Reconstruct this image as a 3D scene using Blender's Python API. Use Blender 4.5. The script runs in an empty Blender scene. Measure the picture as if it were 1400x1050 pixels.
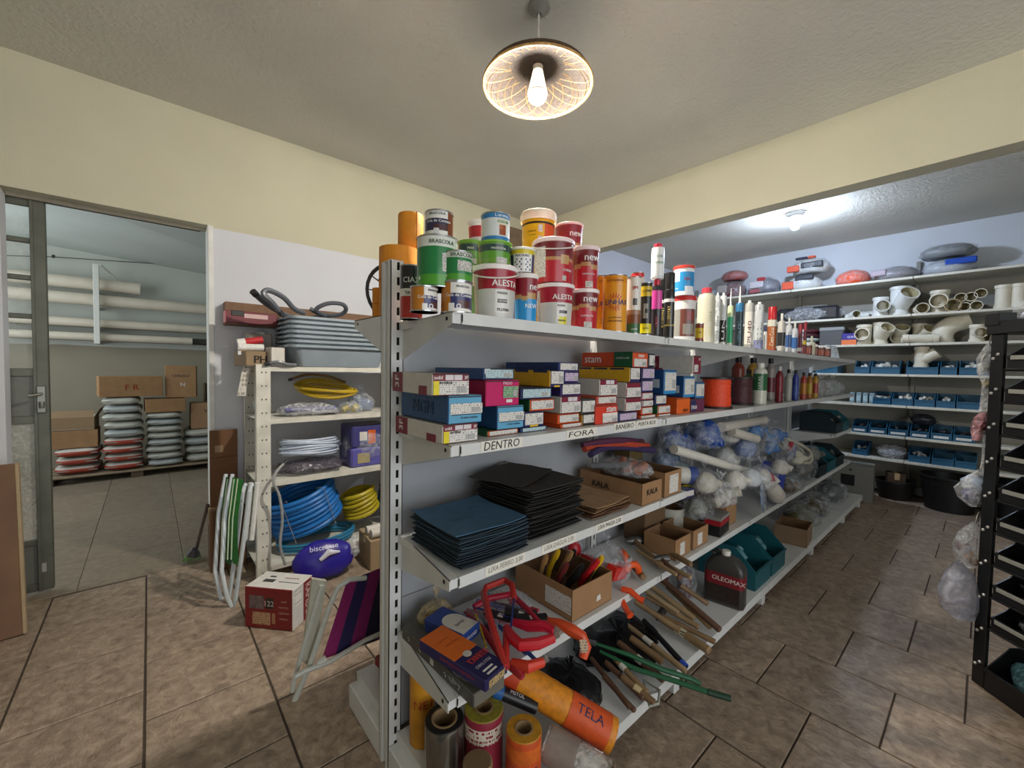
import bpy, bmesh, math, random
from mathutils import Vector, Matrix, noise
random.seed(7)
scene = bpy.context.scene
COL = scene.collection
PI = math.pi

# ------------------------------------------------------------------ camera
F_PX = 567.885
YAW, PITCH, ROLL = math.radians(48.905), math.radians(-2.145), math.radians(0.96)
CAM = Vector((0, 0, 1.5))
_f = Vector((math.cos(YAW)*math.cos(PITCH), math.sin(YAW)*math.cos(PITCH), math.sin(PITCH)))
_r0 = Vector((math.sin(YAW), -math.cos(YAW), 0)); _u0 = _r0.cross(_f)
_r = _r0*math.cos(ROLL) + _u0*math.sin(ROLL); _u = -_r0*math.sin(ROLL) + _u0*math.cos(ROLL)
cam_data = bpy.data.cameras.new('camera'); cam = bpy.data.objects.new('camera', cam_data)
COL.objects.link(cam); scene.camera = cam
cam_data.sensor_width = 36; cam_data.lens = 36*F_PX/1400; cam_data.clip_start = .02
cam.matrix_world = Matrix(((_r.x, _u.x, -_f.x, CAM.x), (_r.y, _u.y, -_f.y, CAM.y), (_r.z, _u.z, -_f.z, CAM.z), (0, 0, 0, 1)))

# ------------------------------------------------------------------ light
world = bpy.data.worlds.new('world'); scene.world = world; world.use_nodes = True
world.node_tree.nodes['Background'].inputs[0].default_value = (.80, .90, 1.0, 1)
world.node_tree.nodes['Background'].inputs[1].default_value = .3
scene.view_settings.view_transform = 'Standard'; scene.view_settings.look = 'None'
scene.view_settings.gamma = 1; scene.view_settings.use_curve_mapping = False
scene.view_settings.exposure = 0.28
def light(name, kind, loc, power, color=(1, 1, 1), size=.1, rot=(0, 0, 0), size_y=None):
    l = bpy.data.lights.new(name, kind); l.energy = power; l.color = color
    if kind == 'AREA':
        l.shape = 'RECTANGLE'; l.size = size; l.size_y = size_y or size
    else: l.shadow_soft_size = size
    o = bpy.data.objects.new(name, l); o.location = loc; o.rotation_euler = rot; COL.objects.link(o); return o
LAMP = (1.478, 1.538); BULB = 2150.; BULB2 = 1350.     # the two lit bulbs (their glowing meshes light the rooms)
light('back_room_daylight', 'AREA', (-2.3, 6.2, 2.0), 60, (.88, .95, 1), 2.2, (0, math.radians(-90), 0), 3.2)
light('storefront_daylight', 'AREA', (.6, -2.9, 1.6), 74, (.95, .97, 1), 4.0, (math.radians(98), 0, 0), 2.4)

# ------------------------------------------------------------------ helpers
def ray(x, y):
    return _r*((x-700)/F_PX) + _u*(-(y-525)/F_PX) + _f
def onp(x, y, ax, val):
    d = ray(x, y); t = (val-CAM[ax])/d[ax]; return CAM + d*t
def PX_(x, y, X): return onp(x, y, 0, X)
def PY_(x, y, Y): return onp(x, y, 1, Y)
def PZ_(x, y, Z): return onp(x, y, 2, Z)
def srgb(c):
    if isinstance(c, str):
        c = c.lstrip('#'); c = [int(c[i:i+2], 16)/255 for i in (0, 2, 4)]
    return tuple((x/12.92 if x <= .04045 else ((x+.055)/1.055)**2.4) for x in c)
_mats = {}
def mat(c, rough=.5, metal=0., var=.06, bump=0., scale=40., spec=.5, tag='', alpha=None, emit=None, coat=0., scale_b=None):
    key = (c, rough, metal, var, bump, scale, spec, tag, alpha, emit, coat)
    if key in _mats: return _mats[key]
    m = bpy.data.materials.new('mat_%s%s' % (str(c).strip('#'), tag)); m.use_nodes = True
    nt = m.node_tree; N = nt.nodes; b = N['Principled BSDF']; L = nt.links
    rgb = srgb(c)
    b.inputs['Roughness'].default_value = rough; b.inputs['Metallic'].default_value = metal
    b.inputs['Specular IOR Level'].default_value = spec
    b.inputs['Coat Weight'].default_value = coat
    tc = N.new('ShaderNodeTexCoord'); no = N.new('ShaderNodeTexNoise'); no.inputs['Scale'].default_value = scale
    no.inputs['Detail'].default_value = 3
    L.new(tc.outputs['Object'], no.inputs['Vector'])
    mr = N.new('ShaderNodeMapRange'); mr.inputs[1].default_value = .3; mr.inputs[2].default_value = .7
    mr.inputs[3].default_value = 1-var; mr.inputs[4].default_value = 1+var
    L.new(no.outputs['Fac'], mr.inputs[0])
    hs = N.new('ShaderNodeHueSaturation'); hs.inputs['Color'].default_value = (*rgb, 1)
    L.new(mr.outputs[0], hs.inputs['Value']); L.new(hs.outputs[0], b.inputs['Base Color'])
    if bump:
        bp = N.new('ShaderNodeBump'); bp.inputs['Strength'].default_value = bump; bp.inputs['Distance'].default_value = .01
        nb = no
        if scale_b:
            nb = N.new('ShaderNodeTexNoise'); nb.inputs['Scale'].default_value = scale_b; nb.inputs['Detail'].default_value = 4
            L.new(tc.outputs['Object'], nb.inputs['Vector'])
        L.new(nb.outputs['Fac'], bp.inputs['Height']); L.new(bp.outputs[0], b.inputs['Normal'])
    if emit:
        b.inputs['Emission Color'].default_value = (*rgb, 1); b.inputs['Emission Strength'].default_value = emit
    if alpha is not None:
        b.inputs['Alpha'].default_value = alpha
    _mats[key] = m; return m
def clear_mat(tint='#e8eef4', alpha=.22, rough=.12, bump=.7, scale=22., tag='clear'):
    """thin clear plastic film: mostly see-through, creased and glossy"""
    key = (tint, alpha, rough, bump, scale, tag)
    if key in _mats: return _mats[key]
    m = bpy.data.materials.new('film_' + tag); m.use_nodes = True
    nt = m.node_tree; N = nt.nodes; L = nt.links; b = N['Principled BSDF']
    b.inputs['Base Color'].default_value = (*srgb(tint), 1); b.inputs['Roughness'].default_value = rough
    b.inputs['Specular IOR Level'].default_value = .8
    tc = N.new('ShaderNodeTexCoord'); no = N.new('ShaderNodeTexNoise'); no.inputs['Scale'].default_value = scale
    no.inputs['Detail'].default_value = 4; no.inputs['Distortion'].default_value = 1.2
    L.new(tc.outputs['Object'], no.inputs['Vector'])
    bp = N.new('ShaderNodeBump'); bp.inputs['Strength'].default_value = bump; bp.inputs['Distance'].default_value = .02
    L.new(no.outputs['Fac'], bp.inputs['Height']); L.new(bp.outputs[0], b.inputs['Normal'])
    mr = N.new('ShaderNodeMapRange'); mr.inputs[1].default_value = .42; mr.inputs[2].default_value = .66
    mr.inputs[3].default_value = alpha*.55; mr.inputs[4].default_value = min(1, alpha*1.7)
    L.new(no.outputs['Fac'], mr.inputs[0]); L.new(mr.outputs[0], b.inputs['Alpha'])
    _mats[key] = m; return m
def print_mat(bg='#e9e6df', ink='#3a3836', pitch=.006, dens=.5, tag=''):
    """a printed sheet: rows of small unreadable type in the local x/z plane"""
    key = ('print', bg, ink, pitch, dens)
    if key in _mats: return _mats[key]
    m = bpy.data.materials.new('print_%s' % bg.strip('#')); m.use_nodes = True
    nt = m.node_tree; N = nt.nodes; L = nt.links; b = N['Principled BSDF']; b.inputs['Roughness'].default_value = .55
    def mth(op, a, bb=None):
        n = N.new('ShaderNodeMath'); n.operation = op
        for i, v in enumerate((a, bb)):
            if v is None: continue
            if isinstance(v, (int, float)): n.inputs[i].default_value = v
            else: L.new(v, n.inputs[i])
        return n.outputs[0]
    tc = N.new('ShaderNodeTexCoord'); sx = N.new('ShaderNodeSeparateXYZ'); L.new(tc.outputs['Object'], sx.inputs[0])
    zr = mth('DIVIDE', sx.outputs[2], pitch); row = mth('FLOOR', zr); fr = mth('FRACT', zr)
    xs = mth('DIVIDE', sx.outputs[0], pitch*.42)
    cb = N.new('ShaderNodeCombineXYZ'); L.new(xs, cb.inputs[0]); L.new(mth('MULTIPLY', row, 7.31), cb.inputs[1])
    no = N.new('ShaderNodeTexNoise'); no.inputs['Scale'].default_value = 1; no.inputs['Detail'].default_value = 1
    L.new(cb.outputs[0], no.inputs['Vector'])
    mask = mth('MULTIPLY', mth('GREATER_THAN', no.outputs['Fac'], dens), mth('LESS_THAN', fr, .55))
    mx = N.new('ShaderNodeMix'); mx.data_type = 'RGBA'
    mx.inputs[6].default_value = (*srgb(bg), 1); mx.inputs[7].default_value = (*srgb(ink), 1)
    L.new(mask, mx.inputs[0]); L.new(mx.outputs[2], b.inputs['Base Color'])
    _mats[key] = m; return m
def bar_mat():
    key = 'bars'
    if key in _mats: return _mats[key]
    m = bpy.data.materials.new('barcode_print'); m.use_nodes = True
    nt = m.node_tree; N = nt.nodes; L = nt.links; b = N['Principled BSDF']; b.inputs['Roughness'].default_value = .55
    tc = N.new('ShaderNodeTexCoord'); sx = N.new('ShaderNodeSeparateXYZ'); L.new(tc.outputs['Object'], sx.inputs[0])
    cb = N.new('ShaderNodeCombineXYZ'); L.new(sx.outputs[0], cb.inputs[0])
    no = N.new('ShaderNodeTexNoise'); no.inputs['Scale'].default_value = 700; no.inputs['Detail'].default_value = 0
    L.new(cb.outputs[0], no.inputs['Vector'])
    cr = N.new('ShaderNodeValToRGB'); cr.color_ramp.interpolation = 'CONSTANT'
    cr.color_ramp.elements[0].color = (.02, .02, .02, 1); cr.color_ramp.elements[1].position = .5; cr.color_ramp.elements[1].color = (.8, .79, .76, 1)
    L.new(no.outputs['Fac'], cr.inputs[0]); L.new(cr.outputs[0], b.inputs['Base Color'])
    _mats[key] = m; return m

class MB:
    def __init__(s): s.v = []; s.f = []; s.m = []; s.X = Matrix()
    def add(s, vs, fs, mi=0):
        o = len(s.v); s.v += [s.X @ Vector(p) for p in vs]
        for k, f in enumerate(fs):
            s.f.append([i+o for i in f]); s.m.append(mi[k] if isinstance(mi, (list, tuple)) else mi)
        return s
    def box(s, x0, x1, y0, y1, z0, z1, mi=0, ch=0.):
        """mi: one index, or six for (-x,+x,-y,+y,-z,+z); ch: chamfer"""
        if x1 < x0: x0, x1 = x1, x0
        if y1 < y0: y0, y1 = y1, y0
        if z1 < z0: z0, z1 = z1, z0
        M = list(mi) if isinstance(mi, (list, tuple)) else [mi]*6
        if ch <= 0:
            vs = [(x, y, z) for x in (x0, x1) for y in (y0, y1) for z in (z0, z1)]
            return s.add(vs, [(0, 1, 3, 2), (4, 6, 7, 5), (0, 4, 5, 1), (2, 3, 7, 6), (0, 2, 6, 4), (1, 5, 7, 3)], M)
        ch = min(ch, (x1-x0)/3, (y1-y0)/3, (z1-z0)/3)
        lo = (x0, y0, z0); hi = (x1, y1, z1); vs = []; ix = {}
        for sg in [(a, b, c) for a in (0, 1) for b in (0, 1) for c in (0, 1)]:
            for ax in range(3):
                p = []
                for k in range(3):
                    base = hi[k] if sg[k] else lo[k]
                    p.append(base if k == ax else base + (-ch if sg[k] else ch))
                ix[(sg, ax)] = len(vs); vs.append(tuple(p))
        fs = []; ms = []
        order = [((-1, 0), 0), ((1, 0), 1)]
        for ax in range(3):
            a, b = [k for k in range(3) if k != ax]
            for sd in (0, 1):
                q = []
                for (u, w) in ((0, 0), (1, 0), (1, 1), (0, 1)):
                    sg = [0, 0, 0]; sg[ax] = sd; sg[a] = u; sg[b] = w; q.append(ix[(tuple(sg), ax)])
                flip = (sd == 0) != (ax == 1)
                fs.append(q[::-1] if flip else q); ms.append(M[ax*2+sd])
        for ax in range(3):
            a, b = [k for k in range(3) if k != ax]
            for (u, w) in ((0, 0), (1, 0), (1, 1), (0, 1)):
                sg0 = [0, 0, 0]; sg1 = [0, 0, 0]; sg0[a] = sg1[a] = u; sg0[b] = sg1[b] = w; sg1[ax] = 1
                sg0 = tuple(sg0); sg1 = tuple(sg1)
                fs.append([ix[(sg0, a)], ix[(sg1, a)], ix[(sg1, b)], ix[(sg0, b)]]); ms.append(M[a*2+u])
        for sg in [(a, b, c) for a in (0, 1) for b in (0, 1) for c in (0, 1)]:
            fs.append([ix[(sg, 0)], ix[(sg, 1)], ix[(sg, 2)]]); ms.append(M[4+sg[2]])
        return s.add(vs, fs, ms)
    def lathe(s, prof, n=24, mi=0, cx=0, cy=0, fn=None, cap0=True, cap1=True):
        """prof: [(r,z)] bottom to top; fn(ring, mid angle in degrees from -y towards +x) -> material"""
        vs = []; fs = []; ms = []
        for r, z in prof:
            for k in range(n):
                a = -PI/2 + 2*PI*k/n; vs.append((cx + r*math.cos(a), cy + r*math.sin(a), z))
        for i in range(len(prof)-1):
            for k in range(n):
                k2 = (k+1) % n
                fs.append((i*n+k, i*n+k2, (i+1)*n+k2, (i+1)*n+k))
                d = ((k+.5)*360/n + 180) % 360 - 180
                ms.append(fn(i, d) if fn else (mi[i] if isinstance(mi, (list, tuple)) else mi))
        l = mi[-1] if isinstance(mi, (list, tuple)) else mi; f0 = mi[0] if isinstance(mi, (list, tuple)) else mi
        if cap0: fs.append(tuple(range(n))[::-1]); ms.append(f0)
        if cap1: fs.append(tuple(range((len(prof)-1)*n, len(prof)*n))); ms.append(l)
        return s.add(vs, fs, ms)
    def tube(s, pts, r, n=8, mi=0, closed=False, r1=None, cap=True):
        pts = [Vector(p) for p in pts]; N = len(pts); vs = []; fs = []
        up = None
        for i, p in enumerate(pts):
            if closed: t = pts[(i+1) % N] - pts[i-1]
            else: t = pts[min(i+1, N-1)] - pts[max(i-1, 0)]
            t = t.normalized() if t.length > 1e-9 else Vector((0, 0, 1))
            if up is None: up = t.orthogonal().normalized()
            up = (up - t*up.dot(t)); up = up.normalized() if up.length > 1e-6 else t.orthogonal().normalized()
            w = t.cross(up)
            rr = r[i] if isinstance(r, (list, tuple)) else (r if r1 is None else r + (r1-r)*i/max(1, N-1))
            for k in range(n):
                a = 2*PI*k/n; vs.append(p + up*(rr*math.cos(a)) + w*(rr*math.sin(a)))
        for i in range(N if closed else N-1):
            j = (i+1) % N
            for k in range(n):
                k2 = (k+1) % n; fs.append((i*n+k, i*n+k2, j*n+k2, j*n+k))
        if not closed and cap:
            fs.append(tuple(range(n))[::-1]); fs.append(tuple(range((N-1)*n, N*n)))
        return s.add(vs, fs, mi)
    def prism(s, poly, z0, z1, mi=0):
        n = len(poly); vs = [(x, y, z0) for x, y in poly] + [(x, y, z1) for x, y in poly]
        fs = [tuple(range(n))[::-1], tuple(range(n, 2*n))] + [(k, (k+1) % n, n+(k+1) % n, n+k) for k in range(n)]
        return s.add(vs, fs, mi)
    def mesh(s, name, mats, sharp=.6, flat=False):
        me = bpy.data.meshes.new(name); me.from_pydata([tuple(p) for p in s.v], [], s.f)
        for m in (mats if isinstance(mats, (list, tuple)) else [mats]): me.materials.append(m)
        me.polygons.foreach_set('material_index', s.m)
        if not flat:
            me.shade_smooth(); me.set_sharp_from_angle(angle=sharp)
        me.update(); return me
    def build(s, name, mats, parent=None, loc=(0, 0, 0), rot=(0, 0, 0), sharp=.6, flat=False):
        o = bpy.data.objects.new(name, s.mesh(name, mats, sharp, flat)); COL.objects.link(o)
        o.location = loc; o.rotation_euler = rot
        if parent is not None: o.parent = parent
        return o
def mk(name, me, parent=None, loc=(0, 0, 0), rot=(0, 0, 0), sc=(1, 1, 1)):
    o = bpy.data.objects.new(name, me); COL.objects.link(o); o.location = loc; o.rotation_euler = rot; o.scale = sc
    if parent is not None: o.parent = parent
    return o
def tag(o, label, cat, group=None):
    o['label'] = label; o['category'] = cat
    if group: o['group'] = group
    return o
def struct(o): o['kind'] = 'structure'; return o
def thing(name, label, cat, loc=(0, 0, 0), rotz=0, group=None, rot=None):
    o = bpy.data.objects.new(name, None); COL.objects.link(o); o.empty_display_size = .05
    o.location = loc; o.rotation_euler = rot if rot else (0, 0, rotz)
    return tag(o, label, cat, group)
def kids(o): return [c for c in bpy.data.objects if c.parent == o]
def copy_tree(o, label=None, loc=None, rot=None, group=None, parent=None):
    c = o.copy(); COL.objects.link(c); c.parent = parent
    if label: c['label'] = label
    if group: c['group'] = group
    if loc is not None: c.location = loc
    if rot is not None: c.rotation_euler = rot
    for ch in o.children: 
        cc = ch.copy(); COL.objects.link(cc); cc.parent = c
        for g in ch.children:
            gg = g.copy(); COL.objects.link(gg); gg.parent = cc
    return c
_txt = {}
def text_geo(sx):
    if sx in _txt: return _txt[sx]
    cu = bpy.data.curves.new('lettering', 'FONT'); cu.body = sx; cu.size = 1; cu.resolution_u = 2
    cu.align_x = 'CENTER'; cu.align_y = 'CENTER'
    ob = bpy.data.objects.new('lettering', cu); COL.objects.link(ob)
    bpy.context.view_layer.update()
    dg = bpy.context.evaluated_depsgraph_get(); me = ob.evaluated_get(dg).to_mesh()
    vs = [tuple(v.co) for v in me.vertices]; fs = [tuple(p.vertices) for p in me.polygons]
    ob.evaluated_get(dg).to_mesh_clear(); bpy.data.objects.remove(ob); bpy.data.curves.remove(cu)
    xs = [v[0] for v in vs] or [0]; ys = [v[1] for v in vs] or [0]
    cx = (min(xs)+max(xs))/2; cy = (min(ys)+max(ys))/2; w = max(xs)-min(xs) or 1; h = max(ys)-min(ys) or 1
    g = ([((v[0]-cx), (v[1]-cy)) for v in vs], fs, w, h); _txt[sx] = g; return g
def text(s, h, m, parent, o, u=(1, 0, 0), v=(0, 0, 1), w=None, bold=0., name='lettering', shear=0., tilt=0.):
    """flat lettering: height h, optional total width w, centred at o with axes u,v"""
    vs, fs, W, H = text_geo(s); sy = h/H; sx = (w/W) if w else sy
    u = Vector(u); v = Vector(v); o = Vector(o)
    if tilt:
        u, v = u*math.cos(tilt)+v*math.sin(tilt), v*math.cos(tilt)-u*math.sin(tilt)
    b = MB(); P = [o + u*((x+shear*y)*sx) + v*(y*sy) for x, y in vs]; b.add(P, fs); nn = u.cross(v)
    if bold:
        for q, d in enumerate((-bold, bold)): b.add([p + u*d + nn*(.0003*(q+1)) for p in P], fs)
    return b.build(name, m, parent, flat=True)
def text_cyl(s, h, m, parent, R, z, ang=0., w=None, bold=0., name='lettering', vert=False, r1=None):
    """lettering bent round a can of radius R; ang degrees from the -y side towards +x"""
    vs, fs, W, H = text_geo(s); sy = h/H; sx = (w/W) if w else sy; R += .0008
    b = MB()
    for q, d in enumerate((0,) if not bold else (-bold, 0, bold)):
        P = []
        for x, y in vs:
            if vert: xx, yy = -y*sy + d, x*sx
            else: xx, yy = x*sx + d, y*sy
            a = math.radians(ang) + xx/R - PI/2
            P.append(((R+.0003*q)*math.cos(a), (R+.0003*q)*math.sin(a), z+yy))
        b.add(P, fs)
    return b.build(name, m, parent, flat=True)
def face_cam(p, off=0.):
    """rotation about z that turns a local -y front towards the camera"""
    return math.atan2(p[1]-CAM.y, p[0]-CAM.x) - PI/2 + math.radians(off)
def depth(p): return (Vector(p)-CAM).dot(_f)
# ------------------------------------------------------------------ shell
ZC = 3.30; YW = 3.80; XB = 3.64; XF = 7.20; XR = -3.2; YR = -3.2
def tile_mat(base, dark, light_, bumpy, tag_):
    m = bpy.data.materials.new('ceramic_' + tag_); m.use_nodes = True
    nt = m.node_tree; N = nt.nodes; L = nt.links; b = N['Principled BSDF']; b.inputs['Roughness'].default_value = .42
    tc = N.new('ShaderNodeTexCoord'); oi = N.new('ShaderNodeObjectInfo')
    add = N.new('ShaderNodeVectorMath'); add.operation = 'MULTIPLY_ADD'
    cb = N.new('ShaderNodeCombineXYZ')
    for k in range(3): L.new(oi.outputs['Random'], cb.inputs[k])
    L.new(cb.outputs[0], add.inputs[0]); add.inputs[1].default_value = (37, 53, 11); L.new(tc.outputs['Object'], add.inputs[2])
    n1 = N.new('ShaderNodeTexNoise'); n1.inputs['Scale'].default_value = 20; n1.inputs['Detail'].default_value = 8; n1.inputs['Roughness'].default_value = .62
    n1.inputs['Distortion'].default_value = .6
    L.new(add.outputs[0], n1.inputs['Vector'])
    cr = N.new('ShaderNodeValToRGB'); e = cr.color_ramp.elements
    e[0].position = .3; e[0].color = (*srgb(dark), 1); e[1].position = .72; e[1].color = (*srgb(light_), 1)
    k = cr.color_ramp.elements.new(.5); k.color = (*srgb(base), 1)
    L.new(n1.outputs['Fac'], cr.inputs[0])
    hs = N.new('ShaderNodeHueSaturation'); mr = N.new('ShaderNodeMapRange'); mr.inputs[3].default_value = .9; mr.inputs[4].default_value = 1.1
    L.new(oi.outputs['Random'], mr.inputs[0]); L.new(mr.outputs[0], hs.inputs['Value']); L.new(cr.outputs[0], hs.inputs['Color'])
    L.new(hs.outputs[0], b.inputs['Base Color'])
    n2 = N.new('ShaderNodeTexNoise'); n2.inputs['Scale'].default_value = 62; n2.inputs['Detail'].default_value = 5; n2.inputs['Distortion'].default_value = .8
    mp = N.new('ShaderNodeMapping'); mp.inputs['Scale'].default_value = (1, .45, 1); mp.inputs['Rotation'].default_value = (0, 0, .6)
    L.new(add.outputs[0], mp.inputs[0]); L.new(mp.outputs[0], n2.inputs['Vector'])
    bp = N.new('ShaderNodeBump'); bp.inputs['Strength'].default_value = bumpy; bp.inputs['Distance'].default_value = .006
    L.new(n2.outputs['Fac'], bp.inputs['Height']); L.new(bp.outputs[0], b.inputs['Normal'])
    return m
GROUT = mat('#463c33', .9, var=.15, scale=60)
fl = MB(); fl.box(XR-.2, XF+.2, YR-.2, YW+.06, -.12, -.006); floor = struct(fl.build('floor', GROUT))
P_ = .45; PXT = .4455
TM = tile_mat('#968370', '#756454', '#b3a08a', .95, 'slate_brown')
tb = MB(); tb.box(-PXT/2+.0045, PXT/2-.0045, -P_/2+.0035, P_/2-.0035, -.012, 0, 0, .0025); tile_me = tb.mesh('tile', TM)
half = MB(); half.box(-PXT/2+.0045, PXT/2-.0045, -.121, .121, -.012, 0, 0, .0025); half_me = half.mesh('tile', TM)
for k in range(-4, 16):
    xc = -.035 + PXT*(k+.5)
    off = .231 if k % 2 else .460
    for j in range(-6, 9):
        yc = off + P_*(j-.5)
        if yc + P_/2 > YW + .06:
            if yc - P_/2 < YW: mk('tile', half_me, floor, (xc, (yc-P_/2+YW+.058)/2, 0))
            continue
        if yc < -2.2: continue
        if k > 6 and yc < -.75: continue
        if k < 1 and yc < .9: continue
        mk('tile', tile_me, floor, (xc, yc, 0))
# floor of the back room, laid straight and smoother
fb = MB(); fb.box(-3, 3.2, YW+.06, 8.7, -.12, -.006); floor_b = struct(fb.build('floor_back_room', mat('#8d8272', .9)))
TB = tile_mat('#8a7d6c', '#7b6e5e', '#988a78', .15, 'plain_beige')
tb2 = MB(); tb2.box(-.2765, .2765, -.2765, .2765, -.012, 0, 0, .002); tile_b = tb2.mesh('tile', TB)
for i in range(-3, 4):
    for j in range(9):
        mk('tile', tile_b, floor_b, (-.1 + .557*i, 4.14 + .557*j - (.0 if i % 2 else 0), 0))

def wall_mat(low, high, zs, tag_, bump=.25, sc=120, xs=None):
    m = bpy.data.materials.new('paint_' + tag_); m.use_nodes = True
    nt = m.node_tree; N = nt.nodes; L = nt.links; b = N['Principled BSDF']; b.inputs['Roughness'].default_value = .75
    b.inputs['Specular IOR Level'].default_value = .3
    tc = N.new('ShaderNodeTexCoord'); sx = N.new('ShaderNodeSeparateXYZ'); L.new(tc.outputs['Object'], sx.inputs[0])
    n0 = N.new('ShaderNodeTexNoise'); n0.inputs['Scale'].default_value = 1.6; n0.inputs['Detail'].default_value = 5
    L.new(tc.outputs['Object'], n0.inputs['Vector'])
    wob = N.new('ShaderNodeMath'); wob.operation = 'MULTIPLY_ADD'; wob.inputs[1].default_value = .05; L.new(n0.outputs['Fac'], wob.inputs[0]); L.new(sx.outputs[2], wob.inputs[2])
    g = N.new('ShaderNodeMath'); g.operation = 'GREATER_THAN'; g.inputs[1].default_value = zs + .025; L.new(wob.outputs[0], g.inputs[0])
    last = g.outputs[0]
    if xs is not None:
        lx = N.new('ShaderNodeMath'); lx.operation = 'LESS_THAN'; lx.inputs[1].default_value = xs; L.new(sx.outputs[0], lx.inputs[0])
        mu = N.new('ShaderNodeMath'); mu.operation = 'MULTIPLY'; L.new(last, mu.inputs[0]); L.new(lx.outputs[0], mu.inputs[1]); last = mu.outputs[0]
    mx = N.new('ShaderNodeMix'); mx.data_type = 'RGBA'; mx.inputs[6].default_value = (*srgb(low), 1); mx.inputs[7].default_value = (*srgb(high), 1)
    L.new(last, mx.inputs[0])
    hs = N.new('ShaderNodeHueSaturation'); mr = N.new('ShaderNodeMapRange'); mr.inputs[1].default_value = .3; mr.inputs[2].default_value = .7; mr.inputs[3].default_value = .95; mr.inputs[4].default_value = 1.04
    L.new(n0.outputs['Fac'], mr.inputs[0]); L.new(mr.outputs[0], hs.inputs['Value']); L.new(mx.outputs[2], hs.inputs['Color'])
    L.new(hs.outputs[0], b.inputs['Base Color'])
    n2 = N.new('ShaderNodeTexNoise'); n2.inputs['Scale'].default_value = sc; n2.inputs['Detail'].default_value = 4; L.new(tc.outputs['Object'], n2.inputs['Vector'])
    bp = N.new('ShaderNodeBump'); bp.inputs['Strength'].default_value = bump; bp.inputs['Distance'].default_value = .008
    L.new(n2.outputs['Fac'], bp.inputs['Height']); L.new(bp.outputs[0], b.inputs['Normal'])
    return m
WALL = wall_mat('#d0d1d6', '#c6c1a9', 2.50, 'white_and_cream', xs=XB+.05)
CREAM = wall_mat('#c6c1a9', '#c6c1a9', 9, 'cream')
WHITE = wall_mat('#d2d7dd', '#d2d7dd', 9, 'white')
GREYW = wall_mat('#98917e', '#c4c8bf', 1.72, 'grey_and_pale_green')
CEIL = wall_mat('#cfccc0', '#cfccc0', 9, 'rough_ceiling', bump=.9, sc=38)
DX0, DX1, DZ = -.645, .352, 2.512
w = MB(); w.box(XR, DX0, YW, YW+.13, 0, ZC); w.box(DX1, XF+.1, YW, YW+.13, 0, ZC); w.box(DX0, DX1, YW, YW+.13, DZ, ZC)
struct(w.build('wall_left', WALL, flat=True))
w = MB(); w.box(XF, XF+.12, YR, YW, 0, ZC); struct(w.build('wall_back', WHITE, flat=True))
w = MB(); w.box(XR-.12, XR, YR, YW+.13, 0, ZC); struct(w.build('wall_front', CREAM, flat=True))
w = MB()          # the street side: piers, a lintel and the wide open storefront between them
w.box(XR, -1.2, YR-.12, YR, 0, ZC); w.box(3.6, XF+.1, YR-.12, YR, 0, ZC); w.box(-1.2, 3.6, YR-.12, YR, 2.9, ZC)
struct(w.build('wall_right', CREAM, flat=True))
w = MB(); w.box(XR-.1, XF+.1, YR-.1, YW+.13, ZC, ZC+.12); struct(w.build('ceiling', CEIL, flat=True))
w = MB(); w.box(XB, XB+.16, YR, YW, 2.80, ZC); struct(w.build('beam', CREAM, flat=True))
# door surround: thin painted edge strips
DF = mat('#dcdcd6', .6, var=.08, scale=8)
w = MB(); w.box(DX1-.022, DX1+.012, YW-.012, YW+.14, 0, DZ, 0, .004); struct(w.build('trim_1', DF))
w = MB(); w.box(DX0, DX1, YW+.11, YW+.14, DZ-.02, DZ+.01, 0, .004); struct(w.build('trim_2', mat('#a79e8c', .7)))
# back room shell
w = MB(); w.box(-3, 3.2, 8.5, 8.62, 0, 3.3); struct(w.build('wall_back_room', GREYW, flat=True))
w = MB(); w.box(-3.1, -3, YW+.13, 8.6, 0, 3.3); w.box(3.2, 3.3, YW+.13, 8.6, 0, 3.3); struct(w.build('wall_back_room_sides', GREYW, flat=True))
w = MB(); w.add([(-3, YW+.13, 3.12), (3.2, YW+.13, 3.12), (3.2, 8.5, 2.80), (-3, 8.5, 3.2), (-3, YW+.13, 3.3), (3.2, YW+.13, 3.3), (3.2, 8.5, 3.3), (-3, 8.5, 3.3)],
   [(0, 3, 2, 1), (4, 5, 6, 7), (0, 1, 5, 4), (1, 2, 6, 5), (2, 3, 7, 6), (3, 0, 4, 7)]); struct(w.build('ceiling_back_room', wall_mat('#c3cbc6', '#c3cbc6', 9, 'pale_ceiling'), flat=True))
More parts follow.
